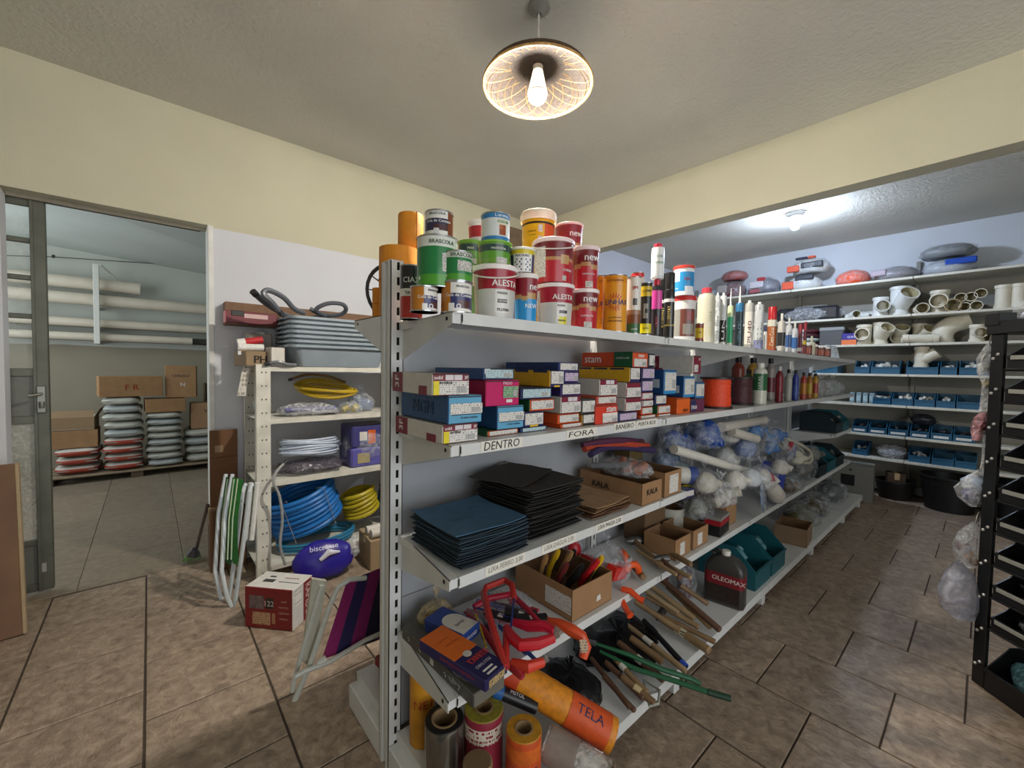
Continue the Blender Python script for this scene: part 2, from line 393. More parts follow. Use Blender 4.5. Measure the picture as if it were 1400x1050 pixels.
# sliding metal and glass door, pushed back behind the wall
MET = mat('#66675c', .45, .5, .12, scale=12)
d1 = struct(thing('door_1', '', '', (0, 0, 0))); del d1['label'], d1['category']
XL0, XL1 = -1.50, -.487; YD = YW+.165
w = MB(); w.box(XL1-.062, XL1, YD-.02, YD+.025, .02, 2.50, 0, .004); w.box(XL1-.066, XL1-.05, YD-.03, YD-.02, .02, 2.5, 0, .002); w.build('stile', MET, d1)
w = MB(); w.box(XL0, XL0+.06, YD-.02, YD+.025, .02, 2.5); w.build('stile', MET, d1)
zr = [.02, .32, 1.10, 1.40, 1.76, 2.00, 2.23, 2.455]
for z, h in zip(zr, (.05, .035, .05, .05, .03, .03, .03, .045)):
    w = MB(); w.box(XL0+.06, XL1-.062, YD-.015, YD+.02, z, z+h, 0, .003); w.build('rail', MET, d1)
for a, b_ in ((0, 1), (1, 2), (2, 3), (3, 4), (4, 5), (5, 6), (6, 7)):
    solid = a in (0, 2)
    w = MB(); w.box(XL0+.06, XL1-.062, YD-.002, YD+.003, zr[a]+.04, zr[b_])
    w.build('panel' if solid else 'pane', mat('#72736a', .5, .4) if solid else (clear_mat('#b9b8ac', .42, .35, .3, 30, 'reeded_glass') if a < 2 else clear_mat('#c4c8c0', .10, .08, .1, 8, 'clear_glass')), d1)
w = MB(); w.box(XL1-.052, XL1-.012, YD-.045, YD-.02, 1.17, 1.34, 0, .004); w.lathe([(.012, 1.2), (.014, 1.22), (.014, 1.24)], 10, 0, XL1-.03, YD-.05)
w.tube([(XL1-.03, YD-.04, 1.29), (XL1-.03, YD-.09, 1.29), (XL1-.08, YD-.10, 1.28)], .009, 6); w.build('lock', mat('#8d8d84', .35, .8), d1)
w = MB(); w.box(XL1-.055, XL1-.03, YD-.028, YD-.018, .14, .20, 0, .003); w.build('handle', mat('#b5b5ad', .4, .6), d1)
w = MB(); w.box(-1.6, DX1-.05, YD-.03, YD+.03, 2.5, 2.545); struct(w.build('trim_3', mat('#3e3c35', .6, .3)))
# tall brown board in the corner under the beam
wb = MB(); a0 = PY_(697, 295, YW-.06).x; wb.box(a0, XB-.02, YW-.06, YW-.005, 0, 3.16, 0, .004)
WOODB = mat('#7d6a55', .6, var=.2, scale=7)
struct(wb.build('trim_4', WOODB))

# ------------------------------------------------------------------ lamps
pl = thing('pendant_lamp', 'woven straw bowl pendant lamp with a lit white bulb', 'lamp', (LAMP[0], LAMP[1], 2.915))
SR = .270
prof = [(SR, .0), (SR-.003, .015), (SR*.94, .035), (SR*.80, .058), (SR*.60, .078), (SR*.36, .09), (.05, .097)]
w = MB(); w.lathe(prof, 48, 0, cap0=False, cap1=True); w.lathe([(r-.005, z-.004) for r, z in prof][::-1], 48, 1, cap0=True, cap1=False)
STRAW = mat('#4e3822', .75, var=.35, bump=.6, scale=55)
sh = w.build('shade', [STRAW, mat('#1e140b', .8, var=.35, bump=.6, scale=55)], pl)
STRAW2 = mat('#54401f', .7, var=.2, scale=80)
def shade_pt(t, a, off=-.008):
    i = min(int(t*(len(prof)-1)), len(prof)-2); q = t*(len(prof)-1)-i
    r = prof[i][0]*(1-q)+prof[i+1][0]*q; z = prof[i][1]*(1-q)+prof[i+1][1]*q
    return ((r+off)*math.cos(a), (r+off)*math.sin(a), z+off*.4)
for k in range(44):
    a0 = 2*PI*k/44; s_ = 1 if k % 2 else -1
    w = MB(); w.tube([shade_pt(t/7*.72, a0 + s_*t/7*(.55+.3*((k*7) % 5)/5)) for t in range(8)], .0022, 4); w.build('straw_strand', STRAW2, sh)
w = MB(); w.tube([(SR*math.cos(2*PI*k/48), SR*math.sin(2*PI*k/48), -.002) for k in range(48)], .007, 6, closed=True); w.build('rim', mat('#b9935a', .7, var=.3, scale=60), pl)
w = MB(); w.lathe([(.024, .07), (.027, .12), (.012, .15), (.005, .21)], 14); w.build('socket', mat('#e6e2d8', .5), pl)
w = MB(); w.lathe([(.004, -.088), (.026, -.083), (.042, -.066), (.046, -.044)], 20, cap1=False); w.build('bulb', mat('#fff8ec', .4, emit=BULB), pl)
w = MB(); w.lathe([(.046, -.044), (.049, -.042), (.049, -.034), (.036, .02), (.025, .07)], 20, [0, 0, 1, 1, 1]); w.build('bulb_shield', [mat('#e8e6e0', .5), mat('#fff4e0', .5, emit=1.2)], pl)  # added collar shields the straw from the bulb; faint glow imitates lit plastic
w = MB()
for s_ in (0, PI): w.tube([(.0035*math.cos(s_+t*.9), .0035*math.sin(s_+t*.9), .20+t*.0195) for t in range(10)], .003, 5)
w.build('cable', mat('#d8d4c8', .6), pl)
w = MB(); w.lathe([(.055, .384), (.055, .37), (.03, .355), (.012, .345), (.008, .355)][::-1], 20); w.build('canopy', mat('#8d8a80', .5), pl)
sp = PZ_(1088, 291, ZC)
cl = thing('ceiling_lamp', 'small white ceiling lamp holder with a lit bulb above the stockroom', 'lamp', (sp.x, sp.y, ZC))
w = MB(); w.lathe([(.10, 0), (.10, -.012), (.085, -.014), (.085, -.026), (.07, -.028), (.065, -.04), (.03, -.045)][::-1], 24); w.build('base', mat('#d9d9d6', .5), cl)
w = MB(); w.lathe([(.0, -.19), (.03, -.18), (.042, -.155), (.044, -.135)], 18, cap1=False); w.build('bulb', mat('#d2e3ff', .4, emit=BULB2), cl)
w = MB(); w.lathe([(.044, -.135), (.047, -.133), (.047, -.125), (.034, -.08), (.026, -.045)], 18, [0, 0, 1, 1, 1]); w.build('bulb_shield', [mat('#e6e6e4', .5), mat('#e6efff', .5, emit=6.)], cl)  # added housing above the bulb dims the ceiling patch; it glows slightly too
# ------------------------------------------------------------------ gondola shelving
STEEL = mat('#d6d7d4', .42, 0, .05, scale=9)
STEEL2 = mat('#9ea1a5', .35, 0, .05, scale=6)
SLOT = mat('#17181a', .9)
LBL = mat('#e4e0d3', .7, var=.05)
INK = mat('#2b2a2a', .8, var=0)
def text_mb(b, s, h, mi, o, u, v, w=None, shear=0., tilt=0., bold=0.):
    vs, fs, W, H = text_geo(s); sy = h/H; sx = (w/W) if w else sy
    u = Vector(u); v = Vector(v); o = Vector(o)
    if tilt: u, v = u*math.cos(tilt)+v*math.sin(tilt), v*math.cos(tilt)-u*math.sin(tilt)
    for d in ((0,) if not bold else (-bold, 0, bold)):
        b.add([o + u*((x+shear*y)*sx+d) + v*(y*sy) for x, y in vs], fs, mi)
gond = thing('gondola_shelving', 'long grey steel double-sided shop shelving crowded with goods', 'shelving', (0, 0, 0))
XU = [.645, 1.815, 2.955, 4.095, 5.235, 6.0]; UW = .05
Y0, Y1 = 1.40, 1.48
def upright(x, top=1.875):
    b = MB(); t = .003; sl = .011; p = .0535; n = int(top/p)
    xs = (x, x+UW*.5-sl/2+.004, x+UW*.5+sl/2+.004, x+UW)
    for y0, y1 in ((Y0, Y0+t), (Y1-t, Y1)):
        b.box(xs[0], xs[1], y0, y1, .0, top); b.box(xs[2], xs[3], y0, y1, 0, top)
        for k in range(n+1): b.box(xs[1], xs[2], y0, y1, k*p, min(top, k*p+.025))
    b.box(x, x+.003, Y0, Y0+.026, 0, top); b.box(x, x+.003, Y1-.026, Y1, 0, top); b.box(x+.01, x+.012, Y0+.02, Y1-.02, 0, top)
    b.box(x+.003, x+.01, Y0+.023, Y0+.026, 0, top); b.box(x+.003, x+.01, Y1-.026, Y1-.023, 0, top)
    b.box(x+UW-.003, x+UW, Y0, Y1, 0, top); b.box(x, x+UW, Y0, Y1, top, top+.004)
    o = b.build('upright', STEEL, gond, flat=True)
    b = MB(); b.box(x+.014, x+UW-.004, Y0+.012, Y1-.012, .01, top-.01); b.build('channel', SLOT, o)
for x in XU: upright(x)
for a, b_ in zip(XU[:-1], XU[1:]):
    for z0, z1 in ((.12, .62), (.625, 1.13), (1.135, 1.66)):
        b = MB(); b.box(a+UW+.002, b_-.002, 1.432, 1.448, z0, z1, 0, .003); b.build('back_panel', STEEL2, gond)
def bracket(x, z, side=-1, dep=.40, h=.135, skew=0.):
    b = MB(); y0 = Y0 if side < 0 else Y1       # skew: the near brackets hook in beside the slots and toe out
    pts = [(y0, z-h), (y0+side*dep, z-.034), (y0+side*dep, z-.002), (y0, z-.002)]
    kx = lambda y: x + skew*(1-abs(y-y0)/dep)
    vs = [(kx(y), y, zz) for y, zz in pts] + [(kx(y)+.003, y, zz) for y, zz in pts]
    b.add(vs, [(0, 1, 2, 3), (7, 6, 5, 4), (0, 4, 5, 1), (1, 5, 6, 2), (2, 6, 7, 3), (3, 7, 4, 0)])
    if skew: b.add([(kx(y)+dx, y, zz) for y in (y0, y0+side*dep) for dx in (0, .03) for zz in (z-.005, z-.002)], [(0, 1, 3, 2), (4, 6, 7, 5), (0, 4, 5, 1), (2, 3, 7, 6), (0, 2, 6, 4), (1, 5, 7, 3)])
    else: b.box(x, x+.03, y0, y0+side*dep, z-.005, z-.002)
    b.box(x, x+.032, y0+side*(dep-.006), y0+side*(dep-.009), z-.034, z-.004)
    b.lathe([(.004, 0), (.004, .002)], 8)if 0 else None
    o = b.build('bracket', STEEL, gond, flat=True)
    b = MB(); b.box(x+skew*.08-.002, x+skew*.08+.005, y0+side*(dep-.03), y0+side*(dep-.038), z-.024, z-.014); b.build('bolt_hole', SLOT, o)
def shelf(x0, x1, z, y_front, y_back, lip=.034):
    b = MB(); s = 1 if y_front < y_back else -1; z -= .0015
    b.box(x0, x1, min(y_front, y_back), max(y_front, y_back), z-.006, z)
    b.box(x0, x1, y_front, y_front+s*.004, z-lip, z-.006); b.box(x0, x1, y_front+s*.004, y_front+s*.02, z-lip, z-lip+.003)
    b.box(x0, x0+.002, y_front, y_back, z-lip*.8, z-.006); b.box(x1-.002, x1, y_front, y_back, z-lip*.8, z-.006)
    return b.build('shelf', STEEL, gond, flat=True)
Z1, Z2, Z3, Z4, Z5 = 1.66, 1.277, .885, .522, .14
YF = 1.0; YB = .88
S = {}
for i, (a, b_) in enumerate(zip(XU[:-1], XU[1:])):
    x0, x1 = a+.034, b_+.0335
    for z in (Z1, Z2, Z4): S[(i, z)] = shelf(x0, x1-.002, z, YF, Y0-.004)
    S[(i, Z5)] = shelf(x0, x1-.002, Z5, YB, Y0-.004, .05)
S[(0, Z3)] = shelf(XU[0]+.034, 2.075, Z3, YF, Y0-.004)
for i in (4,): S[(i, Z3)] = shelf(XU[i]+.034, XU[i+1]+.028, Z3, YF, Y0-.004)
for i, x in enumerate(XU):
    for z in (Z1, Z2, Z4): bracket(x, z, skew=.047 if i == 0 else 0.)
    if i in (0, 1, 4, 5): bracket(x, Z3, skew=.047 if i == 0 else 0.)
    b = MB(); b.box(x, x+UW, YB+.02, Y0, .0, .10, 0, .004); b.build('base_foot', STEEL, gond)
    b = MB(); b.box(x, x+UW, Y1, 1.80, .0, .10, 0, .004); b.build('base_foot', STEEL, gond)
    bracket(x, 1.69, 1, .26)
for a, b_ in zip(XU[:-1], XU[1:]):
    shelf(a+.034, b_+.026, 1.69, 1.74, Y1+.004); shelf(a+.034, b_+.026, Z5, 1.80, Y1+.004, .05)
def price(sh, z, x0, w, s, size=.022, tilt=0., m=None, zoff=0., lip=.034, fade=False):
    b = MB(); y = YF-.0012; h = lip-.002
    b.add([(x0, y, z-h+zoff), (x0+w, y, z-h+zoff+w*tilt), (x0+w, y-.0004, z+zoff+w*tilt), (x0, y-.0004, z+zoff)], [(0, 1, 2, 3)], 0)
    text_mb(b, s, size, 1, (x0+w/2, y-.0012, z-h/2+zoff), (1, 0, 0), (0, 0, 1), w=w*.84, tilt=tilt, shear=.12)
    b.build('price_label', [LBL, mat('#8b8880', .8) if fade else INK], sh, flat=True)
def xat(px, py): return PY_(px, py, YF).x
price(S[(0, Z2)], Z2, xat(657, 612), xat(714, 603)-xat(657, 612), 'DENTRO', .026)
price(S[(0, Z2)], Z2, xat(774, 598), xat(815, 590)-xat(774, 598), 'FORA', .020)
price(S[(0, Z2)], Z2, xat(839, 590), xat(868, 584)-xat(839, 590), 'BANEIRO', .021, zoff=.004)
price(S[(0, Z2)], Z2, xat(870, 584), xat(898, 579)-xat(870, 584), 'PORTA BOX', .017, zoff=.004)
price(S[(0, Z3)], Z3, xat(663, 780), xat(718, 764)-xat(663, 780), 'LIXA FERRO 3,00', .019, fade=True)
price(S[(0, Z3)], Z3, xat(740, 752), xat(787, 736)-xat(740, 752), 'LIXA DAGUA 2,50', .019, fade=True)
price(S[(0, Z3)], Z3, xat(814, 724), xat(851, 711)-xat(814, 724), 'LIXA MASSA 2,50', .019)

# ------------------------------------------------------------------ tins, buckets and bottles
def G(c, r=.32): return mat(c, r, 0, .03, scale=20, coat=.2)
TIN = mat('#b9bbbc', .25, .9, .05)
def can(name, label, cat, loc, r, h, bands, panels=(), texts=(), lid='tin', lidc='#eeece6', lidtop=None, taper=1., off=0., group=None, n=48, handle=False):
    """bands [(f0,f1,colour)]; panels [(a0,a1,f0,f1,colour or material)]; texts [(string, height, f, angle, colour, width, vertical)]"""
    t = thing(name, label, cat, loc, face_cam(loc, off), group)
    lv = sorted(set([0., 1.] + [b[0] for b in bands] + [b[1] for b in bands] + [p[2] for p in panels] + [p[3] for p in panels]))
    ms = []
    def mi(c):
        m = c if not isinstance(c, str) else G(c)
        if m not in ms: ms.append(m)
        return ms.index(m)
    def fn(i, d):
        f = (lv[i]+lv[i+1])/2; res = 0
        for f0, f1, c in bands:
            if f0 <= f <= f1: res = mi(c)
        for a0, a1, f0, f1, c in panels:
            if f0 <= f <= f1 and a0 <= d <= a1: res = mi(c)
        return res
    R = lambda f: r*(taper + (1-taper)*f)
    top = 1. if lid == 'tin' else .93
    mi(bands[0][2])
    b = MB(); b.lathe([(R(f), h*f*top) for f in lv], n, 0, fn=fn); b.build('body', ms, t)
    b = MB()
    if lid == 'tin':
        b.lathe([(r*.99, h-.004), (r+.0018, h-.003), (r+.0018, h+.001), (r*.95, h+.001), (r*.94, h-.003), (r*.78, h-.003), (r*.77, h-.001)], n, 0)
        b.build('lid', TIN, t)
        b = MB(); b.lathe([(r*.99, .004), (r+.0018, .003), (r+.0018, 0), (r*.9, 0)][::-1], n, 0); b.build('bottom_rim', TIN, t)
    elif lid == 'bucket':
        b.lathe([(r*.99, h*.90), (r*1.055, h*.905), (r*1.06, h*.985), (r*1.03, h), (r*.95, h), (r*.93, h*.985)], n, [0, 0, 0, 1, 1, 1])
        b.build('lid', [G(lidc, .4), G(lidtop or lidc, .4)], t)
    if handle:
        b = MB(); b.tube([(r*1.06*math.cos(a), r*1.07*math.sin(a)-.003, h*.90 - .03*math.sin(PI*(k/12.))) for k, a in enumerate([PI + PI*j/12 for j in range(13)])], .0025, 5)
        b.build('handle', mat('#e9e4da', .5), t)
    for tx in texts:
        s, th, f, ang, c = tx[:5]; w = tx[5] if len(tx) > 5 else None; v = tx[6] if len(tx) > 6 else False
        text_cyl(s, th, mat(c, .5, var=0), t, R(f)+.0004, h*f*top, ang, w, name='lettering', vert=v, bold=th*.03)
    return t
def burst(t, R, z, rad, m):
    """a ring of red rays bent round a tin"""
    b = MB(); R += .0007
    for k in range(18):
        a = 2*PI*k/18; P = []
        for rr_, da in ((.42, -.11), (.42, .11), (1.0, .03), (.72, -.10)):
            x, y = rad*rr_*math.cos(a+da), rad*rr_*math.sin(a+da); th = x/R-PI/2; P.append((R*math.cos(th), R*math.sin(th), z+y))
        b.add(P, [(0, 1, 2, 3)])
    b.build('burst_print', m, t, flat=True)
def fit(x0, x1, yt, yb, Yc=None, zb=None):
    """centre, radius, height of an upright round thing seen between pixels x0..x1, yt..yb; front row when Yc is None"""
    ym = (yt+yb)/2; ra, rb = ray(x0, ym), ray(x1, ym)
    a0, a1 = math.atan2(ra.y, ra.x), math.atan2(rb.y, rb.x); az = (a0+a1)/2; hf = (a0-a1)/2
    r = .06; y = Yc
    for _ in range(6):
        if Yc is None: y = YF + .012 + r
        D = y/math.sin(az); r = D*math.sin(hf)
    d = ray((x0+x1)/2, yt); zt = CAM.z + d.z/math.hypot(d.x, d.y)*(D-r)
    d = ray((x0+x1)/2, yb); z0 = CAM.z + d.z/math.hypot(d.x, d.y)*(D-r)
    if zb is None: zb = z0
    return Vector((y/math.tan(az), y, zb)), r, zt-zb
def on_top(t, h): return t.location.z + h + .0015
PR = print_mat('#d9d6cc', '#5a5854', .004, .5)
PRD = print_mat('#e8e6e0', '#6b6a66', .0035, .48)
def tins():
    cola = dict(bands=[(0, 1, '#e6e3da'), (.12, .62, '#2f3566')], panels=[(-115, -20, 0, 1, '#b9741f'), (-32, 60, 0, .14, '#e9e6df'), (5, 60, .14, .4, '#5a3a3a'), (-30, -10, .05, .3, '#e9e6df')],
                texts=[('Cola de Contato', .009, .56, 14, '#f2f0ea', None), ('BRASCOLA', .006, .84, 25, '#3c3a44', None), ('o', .014, .2, 8, '#e8e8f0', None)])
    pA, rA, hA = fit(569, 604, 386, 428, zb=Z1); pA.y += .05; pA.x += .012
    A = can('glue_tin', 'small orange and blue contact glue tin under the tall green tin', 'tin', pA, rA*1.1, hA, off=22, **cola)
    pB, rB, hB = fit(603, 645, 384, 427, zb=Z1)
    B = can('glue_tin', 'small contact glue tin under the short green tin at the shelf end', 'tin', pB, rB, hB, **cola)
    grn = dict(bands=[(0, 1, '#1d7a3e'), (.78, 1, '#d9dcd0'), (.04, .24, '#4d9a2e')], panels=[(22, 80, .3, .66, PR), (-90, -75, 0, 1, '#d9dcd0')],
               texts=[('BRASCOLA', .011, .87, 22, '#35523a', None), ('\u25c6', .014, .17, -48, '#e8f0e0', None)])
    p, r, h = fit(570, 625, 320, 386, zb=pA.z+hA+.002, Yc=pA.y+.012)
    C = can('glue_tin', 'tall green and white glue tin second in the end stack', 'tin', p, r, h, off=-8, **grn)
    grn2 = dict(grn); grn2['panels'] = [(2, 66, .34, .68, PR), (-90, -75, 0, 1, '#d9dcd0')]
    p2, r2, h2 = fit(605, 646, 342, 384, zb=pB.z+hB+.002, Yc=pB.y)
    can('glue_tin', 'short green and white glue tin standing on a contact glue tin', 'tin', p2, r2, h2, **grn2)
    p3, r3, h3 = fit(581, 619.5, 286, 324, zb=p.z+h+.002, Yc=p.y)
    can('glue_tin', 'contact glue tin on top of the tall green tin', 'tin', p3, r3, h3, bands=[(0, 1, '#e6e3da'), (.22, .68, '#2f2c4a')], panels=[(38, 110, 0, 1, '#7d3f1e'), (-20, 36, .22, .45, '#4a2a2e'), (-25, 0, .05, .3, '#d8d5d0')],
        texts=[('Cola de Contato', .008, .58, -3, '#f2f0ea', None), ('BRASCOLA', .007, .86, -8, '#3c3a44', None)])
    p, r, h = fit(554, 571, 363, 428, Yc=1.30, zb=Z1)
    can('aerosol_can', 'black over red can with white lettering beside the end upright', 'can', p, .037, h, bands=[(0, .42, '#b8261c'), (.42, .56, '#e6e2da'), (.56, 1, '#17171b')], texts=[('CIAX', .018, .72, 0, '#e8e4dc', None), ('TABAC', .010, .48, 0, '#2a2626', None)])
    ales = dict(bands=[(0, 1, '#c9c7bf'), (.58, 1, '#a01c30')], panels=[(-100, -50, 0, .9, '#b4b1aa'), (2, 46, .10, .56, '#dbd9d2'), (8, 40, .30, .38, '#3f3d3d'), (6, 11, .12, .2, '#1c1b1b')], lid='bucket', lidc='#efe6e2', lidtop='#c02a3c', taper=.88)
    pG, rG, hG = fit(647, 706, 360, 432, zb=Z1)
    can('putty_bucket', 'large grey and red putty bucket with white lid at the near end', 'bucket', pG, rG, hG, handle=True, texts=[('ALESTA', .020, .70, 32, '#f4efe8', None), ('MASSA', .008, .50, 22, '#6a6764', None), ('corrida', .007, .345, 24, '#e4e2dc', None), ('PLUVIA', .009, .165, 26, '#2a2828', None)], **ales)
    pM, rM, hM = fit(733, 784, 386, 442, zb=Z1)
    a2 = dict(ales); a2['panels'] = [(-100, -50, 0, .9, '#b4b1aa'), (8, 46, .10, .56, '#dbd9d2'), (12, 44, .30, .38, '#4f4d4d'), (12, 44, .03, .22, '#d8cf1e')]
    can('putty_bucket', 'grey and red putty bucket with a yellow sticker under the red bucket', 'bucket', pM, rM, hM, texts=[('ALESTA', .018, .72, 30, '#f4efe8', None), ('MASSA', .007, .50, 22, '#6a6764', None), ('MASSA', .007, .12, 26, '#4a4620', None)], **a2)
    gb = dict(bands=[(0, 1, '#6b9a38'), (.30, .78, '#5c9a2c'), (.62, .9, '#2f4a46')], lid='bucket', lidc='#7fb83c', lidtop='#3e78b4', taper=.9)
    pH, rH, hH = fit(654, 699, 327, 361, zb=pG.z+hG+.002, Yc=pG.y+.01)
    can('putty_bucket', 'small green bucket sitting on the large grey putty bucket', 'bucket', pH, rH, hH, texts=[('MAXIVEDA', .007, .72, 14, '#e8f0d8', None)], panels=[(10, 50, .12, .36, PRD)], **gb)
    pX, rX, hX = fit(622, 660, 362, 427, zb=Z1, Yc=1.30)
    can('putty_bucket', 'white bucket hidden in the back row behind the grey bucket', 'bucket', pX, rX, hX, bands=[(0, 1, '#cfccc2'), (.2, .7, '#5e8a4c')], lid='bucket', lidc='#e6e4dc', taper=.9)
    p, r, h = fit(626, 661, 327, 361, zb=pX.z+hX+.002, Yc=1.30)
    can('putty_bucket', 'green bucket with blue lid in the back row', 'bucket', p, r, h, texts=[('MAX', .008, .72, 0, '#e8f0d8', None)], panels=[(-20, 30, .08, .3, PRD)], **gb)
    p2, r2, h2 = fit(640, 672, 300, 328, zb=p.z+h+.002, Yc=1.30)
    can('putty_bucket', 'small white bucket with red label and red lid on the green bucket', 'bucket', p2, r2, h2, bands=[(0, 1, '#ebe6de'), (.25, .8, '#c0303a')], lid='bucket', lidc='#efe8e2', lidtop='#d23a44', taper=.9)
    p, r, h = fit(658, 697, 289, 327, zb=pH.z+hH+.002, Yc=pH.y+.005)
    can('varnish_tin', 'blue and white varnish tin on the green bucket', 'tin', p, r, h, bands=[(0, 1, '#d8dcd8'), (0, .16, '#2f7fb4'), (.80, 1, '#2f7fb4')], panels=[(5, 60, .58, .78, '#d9d2b8'), (5, 60, .64, .72, '#4a8a54'), (12, 45, .2, .56, '#9a4a26'), (12, 30, .4, .56, '#b4632e')],
        texts=[('L-aroma', .010, .89, 26, '#eaf2f6', None), ('Supermax', .007, .68, 26, '#f2f2ec', None)])
    pK, rK, hK = fit(703, 735, 373, 436, zb=Z1)
    wave = [(-60, -25, .50, .60, '#b9935a'), (-25, 10, .46, .56, '#b9935a'), (10, 60, .50, .64, '#b9935a')]
    can('putty_bucket', 'blue bucket with white lid and a tan stripe between grey buckets', 'bucket', pK, rK, hK, bands=[(0, 1, '#2292cf'), (.5, 1, '#8c2430')], panels=wave, lid='bucket', lidc='#efeae2', taper=.9, texts=[('NEW', .014, .34, 32, '#f0f4f6', None), ('ne', .016, .76, 40, '#f0eeea', None)])
    p, r, h = fit(697, 731, 337, 373, zb=pK.z+hK+.002, Yc=pK.y)
    can('putty_bucket', 'small white bucket with navy dots and yellow band', 'bucket', p, r, h, bands=[(0, 1, '#e4e3de'), (.78, 1, '#d9c62c'), (.66, .76, '#e9e6dc')], lid='bucket', lidc='#f0efe9', taper=.92,
        panels=[(-90, -45, 0, .76, '#2a3358'), (52, 90, 0, .8, '#2a3358')] + [(-40+i*11, -33+i*11, .06+.11*j, .13+.11*j, '#2c3c66') for i in range(8) for j in range(5) if (i+j) % 2],
        texts=[('MULTIUSO', .007, .70, 0, '#2c3048', None)])
    redb = dict(bands=[(0, 1, '#b8202e'), (.56, 1, '#7a2028')], lid='bucket', lidc='#f0d9d6', lidtop='#cf2f44', taper=.9)
    pN, rN, hN = fit(729, 784, 323, 386, zb=pM.z+hM+.002, Yc=pM.y)
    can('putty_bucket', 'big red putty bucket standing on the bucket with yellow sticker', 'bucket', pN, rN, hN, handle=True, panels=[(-80, -25, .12, .86, PRD), (-25, 20, .52, .60, '#b98a58'), (20, 50, .44, .66, '#c29a68'), (50, 80, .52, .6, '#b98a58'), (28, 44, .04, .16, PR)], texts=[('CORRIDA', .008, .30, 50, '#f0e4e0', None)], **redb)
    pRb, rRb, hRb = fit(780, 818, 394, 447, zb=Z1)
    wv = [(-70, -20, .50, .62, '#b98a58'), (-20, 20, .56, .66, '#b98a58'), (20, 60, .48, .60, '#b98a58'), (-2, 40, .02, .18, PR)]
    can('putty_bucket', 'red putty bucket with white lid, bottom of the right red pair', 'bucket', pRb, rRb, hRb, panels=wv, texts=[('new', .018, .78, 30, '#f6f2ee', None), ('COMPLETA', .007, .34, 14, '#f0e4e0', None)], bands=redb['bands'], lid='bucket', lidc='#f2e8e4', taper=.9)
    p, r, h = fit(783, 819, 335, 393, zb=pRb.z+hRb+.002, Yc=pRb.y)
    can('putty_bucket', 'red putty bucket with red lid, top of the right red pair', 'bucket', p, r, h, panels=wv, texts=[('new', .018, .76, 30, '#f6f2ee', None), ('COMPLETA', .007, .36, 14, '#f0e4e0', None)], **redb)
    # back row stack that carries the two highest buckets
    q, rq, hq = fit(716, 762, 383, 440, zb=Z1, Yc=1.29); hq = .20
    can('putty_bucket', 'yellow bucket hidden at the bottom of the back row', 'bucket', q, rq, hq, bands=[(0, 1, '#d8a81e')], lid='bucket', lidc='#e8e0c8', taper=.9)
    p, r, h = fit(712, 760, 284, 336, Yc=1.29)
    can('putty_bucket', 'plain yellow bucket hidden in the middle of the back row', 'bucket', (q.x, q.y, Z1+hq+.002), r*.97, p.z-Z1-hq-.004, bands=[(0, 1, '#d8a81e')], lid='bucket', lidc='#e8e0c8', taper=.95)
    can('paint_bucket', 'yellow bucket with a wide cream lid at the top of the pile', 'bucket', p, r*.95, h, bands=[(0, 1, '#dcae14'), (.66, .72, '#2c2018')], panels=[(20, 90, .1, .66, '#c8501e'), (2, 14, .42, .62, PRD), (2, 16, .1, .3, PRD)], lid='bucket', lidc='#efe6cc', taper=.93,
        texts=[('cimento', .007, .45, -22, '#5a4a14', None), ('impermeavel', .006, .34, -22, '#5a4a14', None)])
    b = MB(); b.lathe([(r*1.0, h*.74), (r*1.03, h*.76), (r*1.05, h*.92)], 40, 0, cap0=False, cap1=False); o = b.build('collar', G('#efe6cc', .4), bpy.data.objects[[x.name for x in bpy.data.objects if x.name.startswith('paint_bucket')][-1]])
    p, r, h = fit(759, 797, 303, 334, Yc=1.27)
    can('putty_bucket', 'hidden red bucket stacked under the rear red bucket', 'bucket', (p.x, p.y, Z1), r, p.z-Z1-.002, bands=[(0, 1, '#8c2430')], lid='bucket', lidc='#f0d9d6', taper=.95)
    can('putty_bucket', 'red bucket with pink lid in the back row near the beam', 'bucket', p, r, h*1.4-.04 if 0 else h, panels=[(-10, 60, 0, .12, '#b98a58')], texts=[('new', .018, .52, 34, '#f6f2ee', None)], bands=[(0, 1, '#8c2430')], lid='bucket', lidc='#f0c9c8', lidtop='#cf2f44', taper=.92)
    # linseed oil tins
    lin = dict(bands=[(0, 1, '#e0981c'), (.86, .96, '#d88a14')], panels=[],
               texts=[('LINHAX', .020, .52, 12, '#2f3a78', None), ('OLEO DE LINHACA', .006, .90, 0, '#5a3a1a', None), ('LATA MECANICA', .005, .25, 4, '#5a3a1a', None), ('PARA MADEIRA', .006, .19, 4, '#5a3a1a', None)])
    p, r, h = fit(824, 857, 375, 450, zb=Z1); burst(can('oil_tin', 'tall yellow linseed oil tin with red burst in front', 'tin', p, r, h, **lin), r, h*.52, r*.85, mat('#c0392a', .4, var=0))
    p, r, h = fit(812, 838, 376, 449, zb=Z1, Yc=1.18); burst(can('oil_tin', 'tall yellow linseed oil tin half hidden behind its twin', 'tin', p, r, h, off=18, **lin), r, h*.52, r*.85, mat('#c0392a', .4, var=0))
    p, r, h = fit(857, 876, 378, 453, zb=Z1); can('insecticide_tin', 'white insecticide tin with red letters and green foot', 'tin', p, r, h, bands=[(0, 1, '#dedad0'), (0, .18, '#2c5a34'), (.18, .34, '#7a4626'), (.34, .42, '#9a7458')], panels=[(-10, 30, .5, .62, '#4a4844')],
        texts=[('JIM', .017, .80, 8, '#b4222c', None), ('CUPIM', .006, .08, 10, '#e8e8e0', None)])
    p, r, h = fit(862, 880, 372, 452, zb=Z1, Yc=1.16); can('insecticide_tin', 'red capped tin behind the white insecticide tin', 'tin', p, r, h, bands=[(0, 1, '#d8d2c8'), (.93, 1, '#c02830')])
